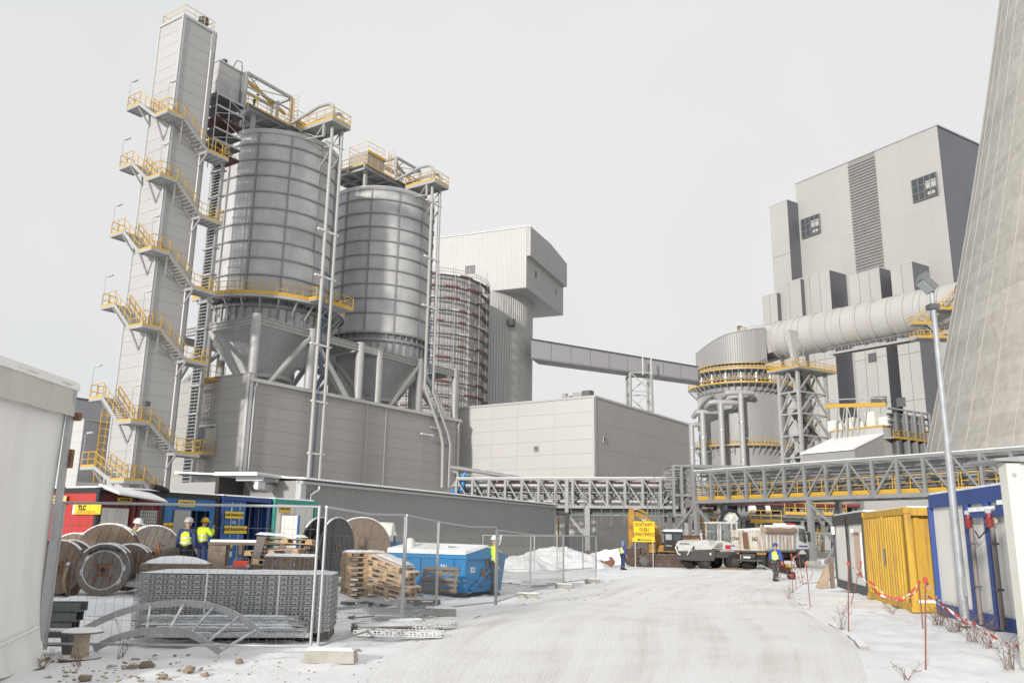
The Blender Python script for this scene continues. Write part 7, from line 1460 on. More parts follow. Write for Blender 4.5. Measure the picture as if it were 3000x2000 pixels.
# ---------------------------------------------------------------- stones and weeds
STN = M('stone', (.33, .26, .185), .9, 0, .35, 9, bump=.5, snow=.3)
rs2 = random.Random(77); smesh = []
for k in range(5):
    mb = MB(); n, m = 9, 6; sd = [rs2.uniform(.75, 1.2) for _ in range(n * (m + 1))]
    for i in range(m + 1):
        for j in range(n): a = math.pi * i / m; b = 2 * math.pi * j / n; r = sd[i * n + j] if 0 < i < m else .9; mb.v.append((r * math.sin(a) * math.cos(b), r * .8 * math.sin(a) * math.sin(b), r * .55 * math.cos(a)))
    for i in range(m):
        for j in range(n): a = i * n + j; b = i * n + (j + 1) % n; mb.f.append((a, b, b + n, a + n))
    smesh.append(mb.mesh('stone', STN, True))
bigst = [(428, 1948, .11, 'biggest tan stone in the left foreground snow'), (700, 1935, .07, 'flat tan stone left of the nearest fence foot'), (390, 1952, .07, 'dark stone just left of the biggest tan one'), (140, 1987, .06, 'pale stone at the lower left under the tent'), (555, 1961, .09, 'dark stone below the curved cable ladder end'), (365, 1953, .05, 'small tan stone left of the dark one'), (1050, 1905, .05, 'brown stone right of the nearest fence foot'), (250, 1985, .08, 'grey stone at the bottom between tent and spool'), (480, 1980, .06, 'stone at the bottom below the biggest one'), (600, 1975, .06, 'tan stone near the bottom centre left')]
for i, (px, py, r, lab) in enumerate(bigst): tag(lk('stone', smesh[i % 5], None, PG(px, py), rs2.uniform(0, 6), scale=(r, r, r)), lab, 'stone', 'larger stones in the snow')
gv = MB()
for k in range(170):
    px, py = rs2.uniform(90, 640) if k < 110 else rs2.uniform(640, 1300), rs2.uniform(1915, 1998); p = PG(px, py); r = rs2.uniform(.012, .04) * (1 if k < 110 else .6); me = smesh[k % 5]; a = rs2.uniform(0, 6)
    gv.add([(p.x + r * (v.co.x * math.cos(a) - v.co.y * math.sin(a)), p.y + r * (v.co.x * math.sin(a) + v.co.y * math.cos(a)), p.z + r * v.co.z * .7) for v in me.vertices], [tuple(f.vertices) for f in me.polygons])
for k in range(120):
    px, py = rs2.choice([rs2.uniform(1500, 1800), rs2.uniform(1750, 2200)]), rs2.uniform(1695, 1760); p = PG(px, py, .03); r = rs2.uniform(.015, .045); me = smesh[k % 5]
    gv.add([(p.x + r * v.co.x, p.y + r * v.co.y, p.z + r * v.co.z * .6) for v in me.vertices], [tuple(f.vertices) for f in me.polygons])
g = lk('gravel', gv.mesh('gravel', STN, True)); g['kind'] = 'stuff'; g['label'] = 'scattered gravel poking out of the snow'; g['category'] = 'gravel'
WEED = M('dry_weed', (.16, .10, .065), .9, 0, .3, 20)
def weed(label, p, h, n, sp, seed, rr=.004):
    rnd = random.Random(seed); t = thing('dry_weed', label, 'weed', p, 0, 'dry winter weeds'); st_ = MB(); tw = MB()
    for k in range(n):
        a = rnd.uniform(0, 6.28); l = rnd.uniform(.5, 1) * h; lean = rnd.uniform(.1, sp); b = Vector((rnd.uniform(-.1, .1) * sp * 2, rnd.uniform(-.1, .1) * sp * 2, 0)); m_ = b + Vector((math.cos(a) * lean * .4, math.sin(a) * lean * .4, l * .6)); e = b + Vector((math.cos(a) * lean, math.sin(a) * lean, l)); st_.path([b, m_, e], rr, 4, rr * .4)
        for j in range(rnd.randint(2, 5)): q = m_.lerp(e, rnd.random()); tw.path([q, q + Vector((rnd.uniform(-.14, .14), rnd.uniform(-.14, .14), rnd.uniform(.0, .14))) * min(1, h * 1.5)], rr * .6, 3)
    part('stems', st_, WEED, t, kind='stuff'); part('twigs', tw, WEED, t, kind='stuff')
for i, (px, py, h, n, sp, lab) in enumerate(((2745, 1830, .5, 26, .5, 'dense dry weed clump below the yellow container end'), (2800, 1850, .55, 30, .6, 'dense dry weed clump before the lamp mast'), (2850, 1880, .45, 20, .5, 'dry weed clump right of the lamp mast'), (2880, 1815, .5, 14, .25, 'brown tuft at the foot of the cobalt office'), (2765, 1790, 1.5, 4, .5, 'tall bare sapling before the blue and white office'), (2465, 1845, .55, 10, .2, 'upright dry stalks beside the tall brown rod'), (2310, 1755, .5, 9, .3, 'thin dry stalks below the wheelbarrow'), (2610, 1795, .25, 14, .3, 'pale grass tuft under the yellow container'), (2900, 1900, .5, 14, .4, 'dry stalks at the lower right'), (2960, 1960, .5, 16, .4, 'dry stalks in the lower right corner'), (110, 1960, .25, 14, .3, 'thin dry grass at the foot of the tent'), (350, 1925, .3, 8, .2, 'thin dry stalks beside the small spool'), (2660, 1990, .25, 8, .3, 'thin grass blades at the bottom right'), (230, 1950, .22, 10, .3, 'dry grass below the small spool'))): weed(lab, PG(px, py), h, n, sp, 100 + i)

# ---------------------------------------------------------------- scattered scrap in the yard
rsc2 = random.Random(55); spots = [(1010, 1705), (1120, 1772), (1180, 1792), (1225, 1790), (1015, 1790), (1130, 1800), (1250, 1812), (1090, 1762), (1420, 1702), (1495, 1712), (1580, 1722), (1625, 1704), (640, 1712), (900, 1716), (1210, 1750), (1030, 1815)]
where = ['at the black drum foot', 'before the leaning pallets', 'between pallets and fence', 'under the middle fence', 'just right of the tray stack', 'in front of the flat pallet', 'beside the long fence foot', 'under the leaning pallets', 'behind the right end of the skip', 'right of the skip in the open', 'near the farther fence foot', 'by the far fence posts', 'behind the tray stack at its middle', 'behind the tray stack at its right', 'at the foot of the leaning pallet', 'right of the stack near the loose trays']
for i, (px, py) in enumerate(spots):
    p = PG(px, py); L = rsc2.uniform(.5, 1.5); wood = i % 3 == 0; o = thing('scrap_piece', ('split timber plank ' if wood else 'bent steel offcut ') + where[i], 'plank' if wood else 'offcut', p + Vector((0, 0, .03)), rsc2.uniform(-.7, .5), 'scrap lying in the yard'); o.rotation_euler.x = rsc2.uniform(-.15, .15); o.rotation_euler.y = rsc2.uniform(-.12, .05)
    if wood: part('plank', MB().box(-L / 2, -.06, 0, L / 2, .06, .03), WOODG, o); part('batten', MB().box(-.05, -.1, .031, .05, .1, .06), WOODG, o)
    else: part('web', MB().hexa([(-L / 2, -.05, 0), (L / 2, -.06, 0), (L / 2, -.05, .004), (-L / 2, -.04, .004), (-L / 2, .05, 0), (L / 2, .06, 0), (L / 2, .06, .004), (-L / 2, .05, .004)]), GALVD, o); part('lip', MB().box(-L / 2, .05, 0, L / 2, .055, .09), GALVD, o)
# ================================================================== SIGN BOARD
sp0, sp1 = PG(1861, 1660), PG(1913, 1661); ys_ = (sp0.y + sp1.y) / 2; zg = sp0.z
sb = thing('direction_sign', 'yellow sign reading DOSTAWY OLEJU OPAŁOWEGO with a left arrow on two posts', 'sign', (0, ys_, zg)); YB = M('sign_yellow', (.80, .50, .01), .4, 0, .04)
def sx_(px, py): q = PY(px, py, ys_); return q.x, q.z - zg
x0, z1 = sx_(1856, 1526); x1, z0 = sx_(1918, 1575); xa, za = sx_(1853, 1586); sb.location.x = (x0 + x1) / 2; cx = (x0 + x1) / 2
for px in (1861, 1913): x = sx_(px, 1600)[0] - cx; part('post', MB().tube((x, .03, 0), (x, .03, z1 - .1), .035, 10), GALV, sb, True)
bd1 = part('board', MB().box(x0 - cx, -.02, z0, x1 - cx, 0, z1), YB, sb); bd2 = part('arrow_board', MB().box(xa - cx, -.025, za, x1 - cx, 0, z0 - .01), YB, sb)
hh = (z1 - z0) / 3.45
for i, l in enumerate(('DOSTAWY', 'OLEJU', 'OPAŁOWEGO')): text(l, hh * 1.05, BLKT, bd1, (0, -.026, z1 - hh * (.72 + 1.02 * i)), RX90, sx=.74, bold=.006)
zc = (za + z0) / 2; part('arrow', MB().prism([(-.55, zc), (-.33, zc + .075), (-.33, zc + .03), (.5, zc + .03), (.5, zc - .03), (-.33, zc - .03), (-.33, zc - .075)], -.032, -.026), BLKT, bd2)
# ================================================================== VEHICLES
CATY = M('digger_yellow', (.38, .195, .02), .5, 0, .25, 2, dirt=(.13, .085, .055), dirtamt=.55); MUD = M('muddy_steel', (.085, .06, .048), .85, 0, .4, 4, bump=.4, snow=.35); TYRE = M('tyre_rubber', (.022, .021, .02), .85, 0, .3, 8, dirt=(.11, .085, .065), dirtamt=.35); CABB = M('cab_black', (.025, .026, .028), .4)
def wheel(parent, c, r, w, hub, axis='y', lugs=16):
    o = part('wheel', MB().lathe([(r * .55, -w / 2), (r * .9, -w / 2), (r, -w * .38), (r, w * .38), (r * .9, w / 2), (r * .55, w / 2)], 28, c, axis=axis), TYRE, parent, True)
    part('rim', MB().lathe([(0, -w * .38), (r * .3, -w * .42), (r * .52, -w * .3), (r * .56, -w * .5), (r * .56, w * .5), (r * .3, w * .4), (0, w * .38)], 20, c, axis=axis), hub, o, True)
    if lugs:
        lg = MB()
        for k in range(lugs):
            a = 2 * math.pi * k / lugs; d = Vector((math.cos(a), 0, math.sin(a))); p = Vector(c) + d * r * .985; lg.beam(p + Vector((0, -w * .46, 0)), p + Vector((0, w * .46, 0)), r * .1, r * .1, up=d)
        part('tread_lugs', lg, TYRE, o, kind='stuff')
    return o
# --- tracked excavator
YE = 61.5; pe = PY(1930, 1600, YE); ze = -.27
ex = thing('tracked_excavator', 'yellow tracked excavator with raised boom and black cab behind the yellow sign', 'excavator', (pe.x, YE, ze))
def E_(px, py): q = PY(px, py, YE); return (q.x - pe.x, max(0.0, q.z - ze))
tx0, tx1 = E_(1862, 1650)[0], E_(2034, 1650)[0]
for y in (-1.15, 1.15):
    t_ = part('track', MB().prism([(tx0 + .35, 0.02), (tx1 - .35, 0.02), (tx1 - .08, .2), (tx1, .42), (tx1 - .12, .66), (tx1 - .4, .78), (tx0 + .4, .78), (tx0 + .12, .66), (tx0, .42), (tx0 + .08, .2)], y - .3, y + .3), MUD, ex)
    n = 26
    for k in range(n): x = tx0 + .25 + (tx1 - tx0 - .5) * k / (n - 1); part('track_shoe', MB().box(x - .055, y - .32, -.01, x + .055, y + .32, .05), MUD, t_); part('track_shoe', MB().box(x - .055, y - .32, .76, x + .055, y + .32, .82), MUD, t_)
    for x in (tx0 + .42, tx1 - .42): part('sprocket', MB().lathe([(0, -.33), (.2, -.34), (.3, -.32), (.3, .32), (.2, .34), (0, .33)], 16, (x, y, .4), axis='y'), DSTEEL, t_, True)
    for k in range(5): part('roller', MB().lathe([(0, -.32), (.1, -.32), (.1, .32), (0, .32)], 10, (tx0 + .9 + k * (tx1 - tx0 - 1.8) / 4, y, .17), axis='y'), DSTEEL, t_, True)
part('undercarriage', MB().box(-1.0, -.9, .4, 1.2, .9, .9).lathe([(.0, .9), (.75, .9), (.75, 1.02), (0, 1.02)], 24), DSTEEL, ex)
hx0, hx1 = E_(1905, 1600)[0], E_(2030, 1600)[0]
part('upper_body', MB().hexa([(hx0 + .3, -1.2, 1.02), (hx1, -1.2, 1.02), (hx1, 1.2, 1.02), (hx0 + .3, 1.2, 1.02), (hx0 + .5, -1.2, 1.45), (hx1, -1.2, 1.9), (hx1, 1.2, 1.9), (hx0 + .5, 1.2, 1.45)]), CATY, ex); part('counterweight', MB().prism([(hx1 - .1, .98), (hx1 + .3, 1.05), (hx1 + .45, 1.4), (hx1 + .3, 1.95), (hx1 - .1, 1.95)], -1.2, 1.2), CATY, ex)
ca, cz0 = E_(1937, 1622); cb, cz1 = E_(1990, 1557); cz0 = 1.1
cab = part('cab', MB().hexa([(ca - .05, -1.25, cz0), (cb, -1.25, cz0), (cb, -.3, cz0), (ca - .05, -.3, cz0), (ca + .05, -1.2, cz1), (cb - .02, -1.2, cz1), (cb - .02, -.32, cz1), (ca + .05, -.32, cz1)]), CABB, ex)
part('side_window', MB().box(ca + .12, -1.27, cz0 + .75, ca + .55, -1.235, cz1 - .18), M('cab_glass_pale', (.32, .34, .34), .08), cab); part('side_window', MB().box(ca + .68, -1.27, cz0 + .6, cb - .14, -1.235, cz1 - .18), GLASS, cab); part('front_window', MB().hexa([(ca - .04, -1.15, cz0 + .55), (ca - .0, -1.15, cz0 + .55), (ca - .0, -.4, cz0 + .55), (ca - .04, -.4, cz0 + .55), (ca + .02, -1.15, cz1 - .15), (ca + .06, -1.15, cz1 - .15), (ca + .06, -.4, cz1 - .15), (ca + .02, -.4, cz1 - .15)]), M('cab_glass_pale', (.32, .34, .34)), cab); part('handrail', MB().path([(ca + .1, -1.33, cz0 + .35), (ca + .55, -1.33, cz0 + .35)], .02, 6), WHITE, cab); part('roof_snow', MB().hexa([(ca + .05, -1.2, cz1 + .003), (cb, -1.2, cz1 + .003), (cb, -.3, cz1 + .003), (ca + .05, -.3, cz1 + .003), (ca + .12, -1.15, cz1 + .14), (cb - .06, -1.15, cz1 + .16), (cb - .06, -.36, cz1 + .16), (ca + .12, -.36, cz1 + .14)]), SNOW, cab)
P = [E_(*p) for p in ((1932, 1612), (1935, 1575), (1924, 1540), (1900, 1518), (1872, 1502), (1862, 1497), (1860, 1510), (1885, 1528), (1905, 1545), (1916, 1572), (1918, 1612))]
bm_ = part('boom', MB().prism(P, -.22, .18), CATY, ex); a, b = E_(1868, 1499), E_(1905, 1508)
part('stick_cylinder', MB().tube((a[0], 0, a[1] + .2), (E_(1898, 1505)[0], 0, E_(1898, 1505)[1]), .09, 10), CATY, ex, True); part('cylinder_rod', MB().tube((E_(1856, 1492)[0], 0, E_(1856, 1492)[1]), (a[0], 0, a[1] + .2), .05, 8), GALV, ex, True); part('boom_cylinder', MB().tube((E_(1922, 1618)[0], -.3, 1.2), (E_(1908, 1560)[0], -.3, E_(1908, 1560)[1]), .08, 10), GALVD, ex, True)
P = [E_(*p) for p in ((1841, 1602), (1840, 1510), (1843, 1490), (1850, 1486), (1857, 1492), (1857, 1515), (1852, 1602))]; part('stick', MB().prism(P, -.2, .16), CATY, ex)
lx, lz = E_(1884, 1521); lg = part('logo_plate', MB().hexa([(lx - .28, -.235, lz - .14), (lx + .1, -.235, lz - .2), (lx + .1, -.222, lz - .2), (lx - .28, -.222, lz - .14), (lx - .1, -.235, lz + .14), (lx + .3, -.235, lz - .02), (lx + .3, -.222, lz - .02), (lx - .1, -.222, lz + .14)]), BLKT, bm_); text('CAT', .2, WHT, lg, (lx + .03, -.24, lz - .04), (math.pi / 2, math.radians(14), 0), bold=.008)
P = [E_(*p) for p in ((1836, 1604), (1880, 1602), (1884, 1625), (1880, 1652), (1862, 1658), (1838, 1654), (1830, 1635))]; bu = part('bucket', MB().prism(P, -.65, .6), MUD, ex)
for k in range(4): part('bucket_tooth', MB().box(E_(1880, 1650)[0] - .05, -.6 + .35 * k, .0, E_(1880, 1650)[0] + .15, -.5 + .35 * k, .08), DSTEEL, bu)
part('linkage', MB().beam((E_(1846, 1600)[0], -.25, E_(1846, 1600)[1]), (E_(1868, 1598)[0], -.25, E_(1868, 1598)[1] + .1), .12).beam((E_(1868, 1600)[0], .2, E_(1868, 1600)[1]), (E_(1852, 1580)[0], .2, E_(1852, 1580)[1]), .1), DSTEEL, ex); yx0, yx1 = E_(1893, 1600)[0], E_(1912, 1600)[0]; part('toolbox', MB().box(yx0, -1.25, .95, yx1, -.6, 1.72), CATY, ex); part('toolbox_snow', MB().box(yx0, -1.25, 1.722, yx1, -.6, 1.8), SNOW, ex)
# --- spare bucket on the ground
lbk = thing('loose_bucket', 'rusty excavator bucket lying in the snow left of the blue helmeted worker', 'bucket', PG(1780, 1660)); sc__ = PG(1780, 1660).y / 2514
prf = [(-22, 20), (-18, 8), (-8, 1), (6, 0), (16, 7), (21, 16), (10, 29), (6, 28), (12, 16), (8, 9), (2, 5), (-8, 6), (-15, 14)]
part('shell', MB().prism([(u * sc__, w * sc__) for u, w in prf], -.5, .6), MUD, lbk); part('cheek', MB().prism([(u * sc__, w * sc__) for u, w in ((-20, 19), (-15, 8), (-6, 2), (6, 1), (15, 8), (20, 16), (10, 28), (2, 20), (-10, 17))], -.54, -.48), RUST, lbk); part('cheek', MB().prism([(u * sc__, w * sc__) for u, w in ((-20, 19), (-15, 8), (-6, 2), (6, 1), (15, 8), (20, 16), (10, 28), (2, 20), (-10, 17))], .58, .62), RUST, lbk); part('snow_fill', MB().hexa([(-16 * sc__, -.46, 15 * sc__), (8 * sc__, -.46, 17 * sc__), (8 * sc__, .56, 17 * sc__), (-16 * sc__, .56, 15 * sc__), (-14 * sc__, -.4, 19 * sc__), (7 * sc__, -.4, 24 * sc__), (7 * sc__, .5, 24 * sc__), (-14 * sc__, .5, 19 * sc__)]), SNOW, lbk)
# --- white wheeled loader-digger
pw = PG(2045, 1667); WF = Fr(pw, 66.0); WHD = M('loader_white', (.56, .56, .54), .4, 0, .06, 2, dirt=(.26, .22, .18), dirtamt=.42); DGR = M('loader_dark', (.07, .068, .066), .7, 0, .2, 4)
wl_ = thing('wheeled_digger', 'white wheeled digger with glass cab backed up against the dump truck', 'digger', pw, WF.rz)
# local x forward (right in picture), y left = away from camera; near side y=0
part('chassis', MB().box(.2, .1, .75, 5.0, 2.1, 1.15), DGR, wl_); part('rear_ballast', MB().hexa([(-.1, -.05, .55), (1.3, -.05, .55), (1.3, 2.25, .55), (-.1, 2.25, .55), (-.15, -.05, 1.25), (1.5, -.05, 1.3), (1.5, 2.25, 1.3), (-.15, 2.25, 1.25)]), DGR, wl_)
part('hood', MB().prism([(-.1, 1.25), (3.3, 1.25), (3.3, 1.62), (2.2, 1.85), (.6, 1.9), (.05, 1.8), (-.15, 1.6)], .02, 2.2), WHD, wl_); gl = part('grille', MB().box(-.2, .35, 1.15, -.12, 1.9, 1.72), WHD, wl_)
part('lettering_panel', MB().box(-.215, .6, 1.58, -.2, 1.7, 1.68), M('faded_print', (.2, .2, .22)), gl)
for y in (.22, 2.0): part('guard_bar', MB().path([(-.2, y, 1.5), (-.34, y, 1.35), (-.36, y + (.35 if y < 1 else -.35), .95), (-.28, y + (.5 if y < 1 else -.5), .9)], .05, 8), WHD, wl_, True); part('tail_lamp', MB().box(-.18, y - .1, 1.3, -.1, y + .1, 1.5), DGR, wl_)
for k in range(5): part('vent_slot', MB().hexa([(1.2 + .12 * k, -.0, 1.3 + .09 * k), (2.1, -.0, 1.3 + .09 * k), (2.1, .025, 1.3 + .09 * k), (1.2 + .12 * k, .025, 1.3 + .09 * k), (1.2 + .12 * k, -.0, 1.345 + .09 * k), (2.1, -.0, 1.345 + .09 * k), (2.1, .025, 1.345 + .09 * k), (1.2 + .12 * k, .025, 1.345 + .09 * k)]), DGR, wl_)
part('red_sticker', MB().box(2.3, -.005, 1.32, 2.75, .018, 1.58), M('red_sticker', (.42, .03, .035)), wl_); part('blue_stripe', MB().box(2.8, -.005, 1.5, 3.3, .018, 1.58), M('violet_stripe', (.1, .07, .3)), wl_); part('emblem', MB().lathe([(0, 0), (.09, 0), (.09, -.01)], 14, (1.0, -.055, 1.0), axis='y'), WHD, wl_)
part('exhaust', MB().lathe([(.07, 0), (.07, .35), (.1, .38), (.1, .5)], 12, (1.1, 1.0, 1.85)), WHD, wl_, True); part('filler_cap', MB().lathe([(.05, 0), (.05, .1), (0, .1)], 10, (.7, .6, 1.9)), BLACK, wl_)
cab = part('cab', MB().box(2.0, .15, 1.15, 3.5, 1.75, 1.6).box(1.98, .12, 3.0, 3.55, 1.78, 3.12), WHD, wl_)
for (x, y) in ((2.03, .18), (3.45, .18), (2.03, 1.7), (3.45, 1.7), (3.0, .16)): part('pillar', MB().beam((x, y, 1.6), (x + (.06 if x < 2.5 else 0), y, 3.0), .09), WHD, cab)
part('side_pane', MB().box(2.12, .17, 1.62, 2.95, .18, 2.98), GLASSC, cab); part('side_pane', MB().box(3.05, .17, 1.62, 3.4, .18, 2.98), GLASSC, cab); part('rear_pane', MB().box(2.03, .25, 1.62, 2.04, 1.65, 2.98), GLASSC, cab); part('far_pane', MB().box(2.1, 1.7, 1.62, 3.4, 1.71, 2.98), GLASSC, cab); part('seat', MB().box(2.5, .7, 1.3, 2.95, 1.2, 1.75).box(2.45, .7, 1.7, 2.6, 1.2, 2.35), CABB, cab)
part('mirror_arm', MB().path([(2.02, .1, 2.85), (1.8, .05, 2.9), (1.75, .05, 1.8)], .035, 6), WHD, cab)
ar = part('loader_arm', MB().prism([(3.3, 3.1), (3.9, 3.15), (4.1, 3.4), (3.8, 3.75), (3.3, 3.7), (2.9, 3.3)], .7, 1.3), WHD, wl_); part('hydraulic_hoses', MB().path([(2.6, .8, 3.2), (2.9, .8, 3.7), (3.4, .8, 3.95), (3.9, .8, 3.85), (4.2, .8, 3.5)], .12, 8), BLACK, ar); part('work_lamp', MB().lathe([(0, 0), (.08, 0), (.08, .06)], 12, (3.45, .66, 3.5), axis='y'), M('lit_lamp', (.9, .6, .3), .3, emit=(1, .55, .2, 6)), ar)
for (x, y) in ((.7, .25), (.7, 1.95), (3.0, .15), (3.0, 2.05), (4.3, .15), (4.3, 2.05)): wheel(wl_, (x, y, .5 if x > 1 else .42), .5 if x > 1 else .42, .42, DGR)
part('step_box', MB().box(3.45, -.1, .5, 3.9, .3, .95), DGR, wl_); part('step_frame', MB().box(3.43, -.12, .45, 3.47, -.1, .95).box(3.43, -.12, .92, 3.9, -.1, .95), WHD, wl_)
# --- dump truck
pt = PG(2243, 1670); DF = Fr(pt, 42.0); BODY = M('tipper_white', (.47, .445, .40), .55, 0, .12, 1.5, dirt=(.20, .13, .085), dirtamt=.6, streak=True); TWHT = M('cab_white', (.66, .67, .67), .35, 0, .04)
dt = thing('dump_truck', 'white three-axle dump truck with dirty tipper body seen from behind', 'truck', pt, DF.rz)
# x forward, y left (0 = right flank, 2.5 = left flank)
part('chassis', MB().box(.2, .8, .75, 7.2, 1.7, 1.05), DGR, dt)
bz0, bz1 = 1.25, 2.65
tg = part('tailgate', MB().hexa([(-.05, .05, bz0), (.1, .05, bz0), (.1, 2.45, bz0), (-.05, 2.45, bz0), (-.2, .05, bz1 - .05), (.0, .05, bz1 - .05), (.0, 2.45, bz1 - .05), (-.2, 2.45, bz1 - .05)]), BODY, dt)
for (y0, y1) in ((.18, .92), (1.58, 2.3)): part('gate_panel', MB().hexa([(-.13, y0, bz0 + .2), (-.06, y0, bz0 + .2), (-.06, y1, bz0 + .2), (-.13, y1, bz0 + .2), (-.24, y0, bz1 - .22), (-.18, y0, bz1 - .22), (-.18, y1, bz1 - .22), (-.24, y1, bz1 - .22)]), BODY, tg)
part('gate_centre', MB().hexa([(-.1, 1.05, bz0 + .1), (-.05, 1.05, bz0 + .1), (-.05, 1.45, bz0 + .1), (-.1, 1.45, bz0 + .1), (-.2, 1.05, bz1 - .2), (-.17, 1.05, bz1 - .2), (-.17, 1.45, bz1 - .2), (-.2, 1.45, bz1 - .2)]), RUST, tg)
tilt = math.radians(90 + 6); text('362', .34, BLKT, tg, (-.235, .55, bz0 + .75), (math.radians(84), 0, math.radians(-90)), sx=.85, bold=.006); text('OW', .34, BLKT, tg, (-.235, 1.95, bz0 + .75), (math.radians(84), 0, math.radians(-90)), sx=.85, bold=.006)
for y in (.12, 2.38): part('hinge_arm', MB().prism([(-.25, bz1 - .3), (.1, bz1 - .3), (.1, bz1 + .25), (-.05, bz1 + .3), (-.18, bz1 + .05)], y - .06, y + .06), BODY, dt)
part('body_side', MB().hexa([(0, 0, bz0), (4.9, 0, bz0), (4.9, .06, bz0), (0, .06, bz0), (0, -.02, bz1), (4.9, -.02, bz1), (4.9, .04, bz1), (0, .04, bz1)]), BODY, dt); part('body_side', MB().box(0, 2.44, bz0, 4.9, 2.5, bz1), BODY, dt)
for k in range(8): part('side_rib', MB().hexa([(.3 + .58 * k, -.07, bz0 + .1), (.5 + .58 * k, -.07, bz0 + .1), (.58 + .58 * k, .0, bz0 + .1), (.22 + .58 * k, .0, bz0 + .1), (.3 + .58 * k, -.09, bz1 - .35), (.5 + .58 * k, -.09, bz1 - .35), (.58 + .58 * k, -.02, bz1 - .35), (.22 + .58 * k, -.02, bz1 - .35)]), BODY, dt)
part('body_floor', MB().box(0, 0, bz0 - .12, 4.9, 2.5, bz0), DGR, dt); part('headboard', MB().box(4.85, 0, bz0, 4.95, 2.5, bz1 + .25), BODY, dt); part('rolled_tarp', MB().path([(.0, -.05, bz1 - .05), (1.2, -.09, bz1 - .09), (2.6, -.09, bz1 - .04), (3.8, -.09, bz1 - .09), (4.9, -.05, bz1 - .02)], .19, 12), M('tarp', (.28, .20, .15), .8, 0, .25, 3, bump=.5), dt, True); part('load_snow', MB().hexa([(.1, .1, bz1 - .2), (4.8, .1, bz1 - .2), (4.8, 2.4, bz1 - .2), (.1, 2.4, bz1 - .2), (.3, .3, bz1 + .0), (4.7, .2, bz1 + .2), (4.7, 2.3, bz1 + .2), (.3, 2.2, bz1 + .0)]), SNOWP, dt)
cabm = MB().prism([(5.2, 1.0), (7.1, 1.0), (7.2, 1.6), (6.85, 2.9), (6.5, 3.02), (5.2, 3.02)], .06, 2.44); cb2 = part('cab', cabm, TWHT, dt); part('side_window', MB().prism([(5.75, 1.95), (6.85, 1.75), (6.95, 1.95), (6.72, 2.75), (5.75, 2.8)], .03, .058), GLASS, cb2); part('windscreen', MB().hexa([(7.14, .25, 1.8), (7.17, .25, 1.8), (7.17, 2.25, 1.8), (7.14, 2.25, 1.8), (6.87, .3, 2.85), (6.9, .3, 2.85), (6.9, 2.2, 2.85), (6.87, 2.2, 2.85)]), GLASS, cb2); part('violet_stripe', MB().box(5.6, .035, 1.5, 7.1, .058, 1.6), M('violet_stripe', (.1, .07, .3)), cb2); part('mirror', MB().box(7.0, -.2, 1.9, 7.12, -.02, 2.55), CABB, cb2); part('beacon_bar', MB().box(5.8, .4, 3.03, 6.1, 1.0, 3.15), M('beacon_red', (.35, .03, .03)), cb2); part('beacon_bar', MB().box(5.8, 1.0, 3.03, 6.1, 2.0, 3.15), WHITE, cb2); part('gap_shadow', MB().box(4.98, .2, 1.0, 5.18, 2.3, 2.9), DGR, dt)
part('wheel_arch', MB().prism([(5.3, .75), (5.45, 1.1), (5.8, 1.3), (6.4, 1.3), (6.75, 1.1), (6.95, .7), (7.3, .7), (7.3, 1.35), (5.2, 1.35), (5.2, .75)], .02, .5), DGR, dt); part('bumper', MB().box(7.1, .1, .5, 7.35, 2.4, 1.0), DGR, dt)
for x in (1.1, 2.45): 
    for y in (.28, 2.22): wheel(dt, (x, y, .52), .52, .56, DGR, lugs=0)
for y in (.22, 2.28): wheel(dt, (6.1, y, .52), .52, .34, DGR, lugs=0)
for y in (.3, 2.2): part('mudguard', MB().box(.1, y - .3, 1.0, .25, y + .3, 1.2), M('orange_board', (.4, .2, .04), .6), dt); part('mud_flap', MB().box(.15, y - .28, .35, .18, y + .28, 1.0), BLACK, dt)
part('underrun_bar', MB().box(-.05, .1, .55, .1, 2.4, .68), DGR, dt); part('number_plate', MB().box(-.08, 1.0, .75, -.06, 1.5, .86), WHITE, dt)
# --- wheelbarrow
pb = PG(2318, 1698); wbw = thing('wheelbarrow', 'brown wheelbarrow with red tools pushed by the worker in the blue jacket', 'wheelbarrow', pb, 0)
part('tray', MB().hexa([(-.85, -.25, .38), (-.2, -.2, .3), (-.2, .2, .3), (-.85, .25, .38), (-1.05, -.34, .7), (.0, -.32, .62), (.0, .32, .62), (-1.05, .34, .7)]), M('barrow_brown', (.09, .045, .035), .6, 0, .3, 6), wbw); wheel(wbw, (.02, 0, .22), .22, .1, M('rim_red', (.3, .03, .03)), lugs=0)
for y in (-.24, .24): part('handle', MB().path([(.02, y * .3, .22), (-.5, y, .36), (-1.2, y, .55), (-1.5, y, .72)], .02, 6), GALVD, wbw, True); part('leg', MB().path([(-.55, y, .36), (-.7, y, .02), (-.8, y, .38)], .018, 6), RODR, wbw, True)
tl = thing('barrow_load', 'red and yellow tools heaped in the wheelbarrow', 'tools', pb + Vector((-.5, 0, .62)), 0); part('red_can', MB().lathe([(0, 0), (.12, 0), (.12, .2), (.05, .25), (0, .25)], 12, (.1, 0, 0)), TAPER, tl, True); part('yellow_case', MB().box(.2, -.15, 0, .45, .15, .16), YSIGN, tl); part('red_case', MB().box(-.35, -.2, 0, -.02, .2, .12), TAPER, tl)
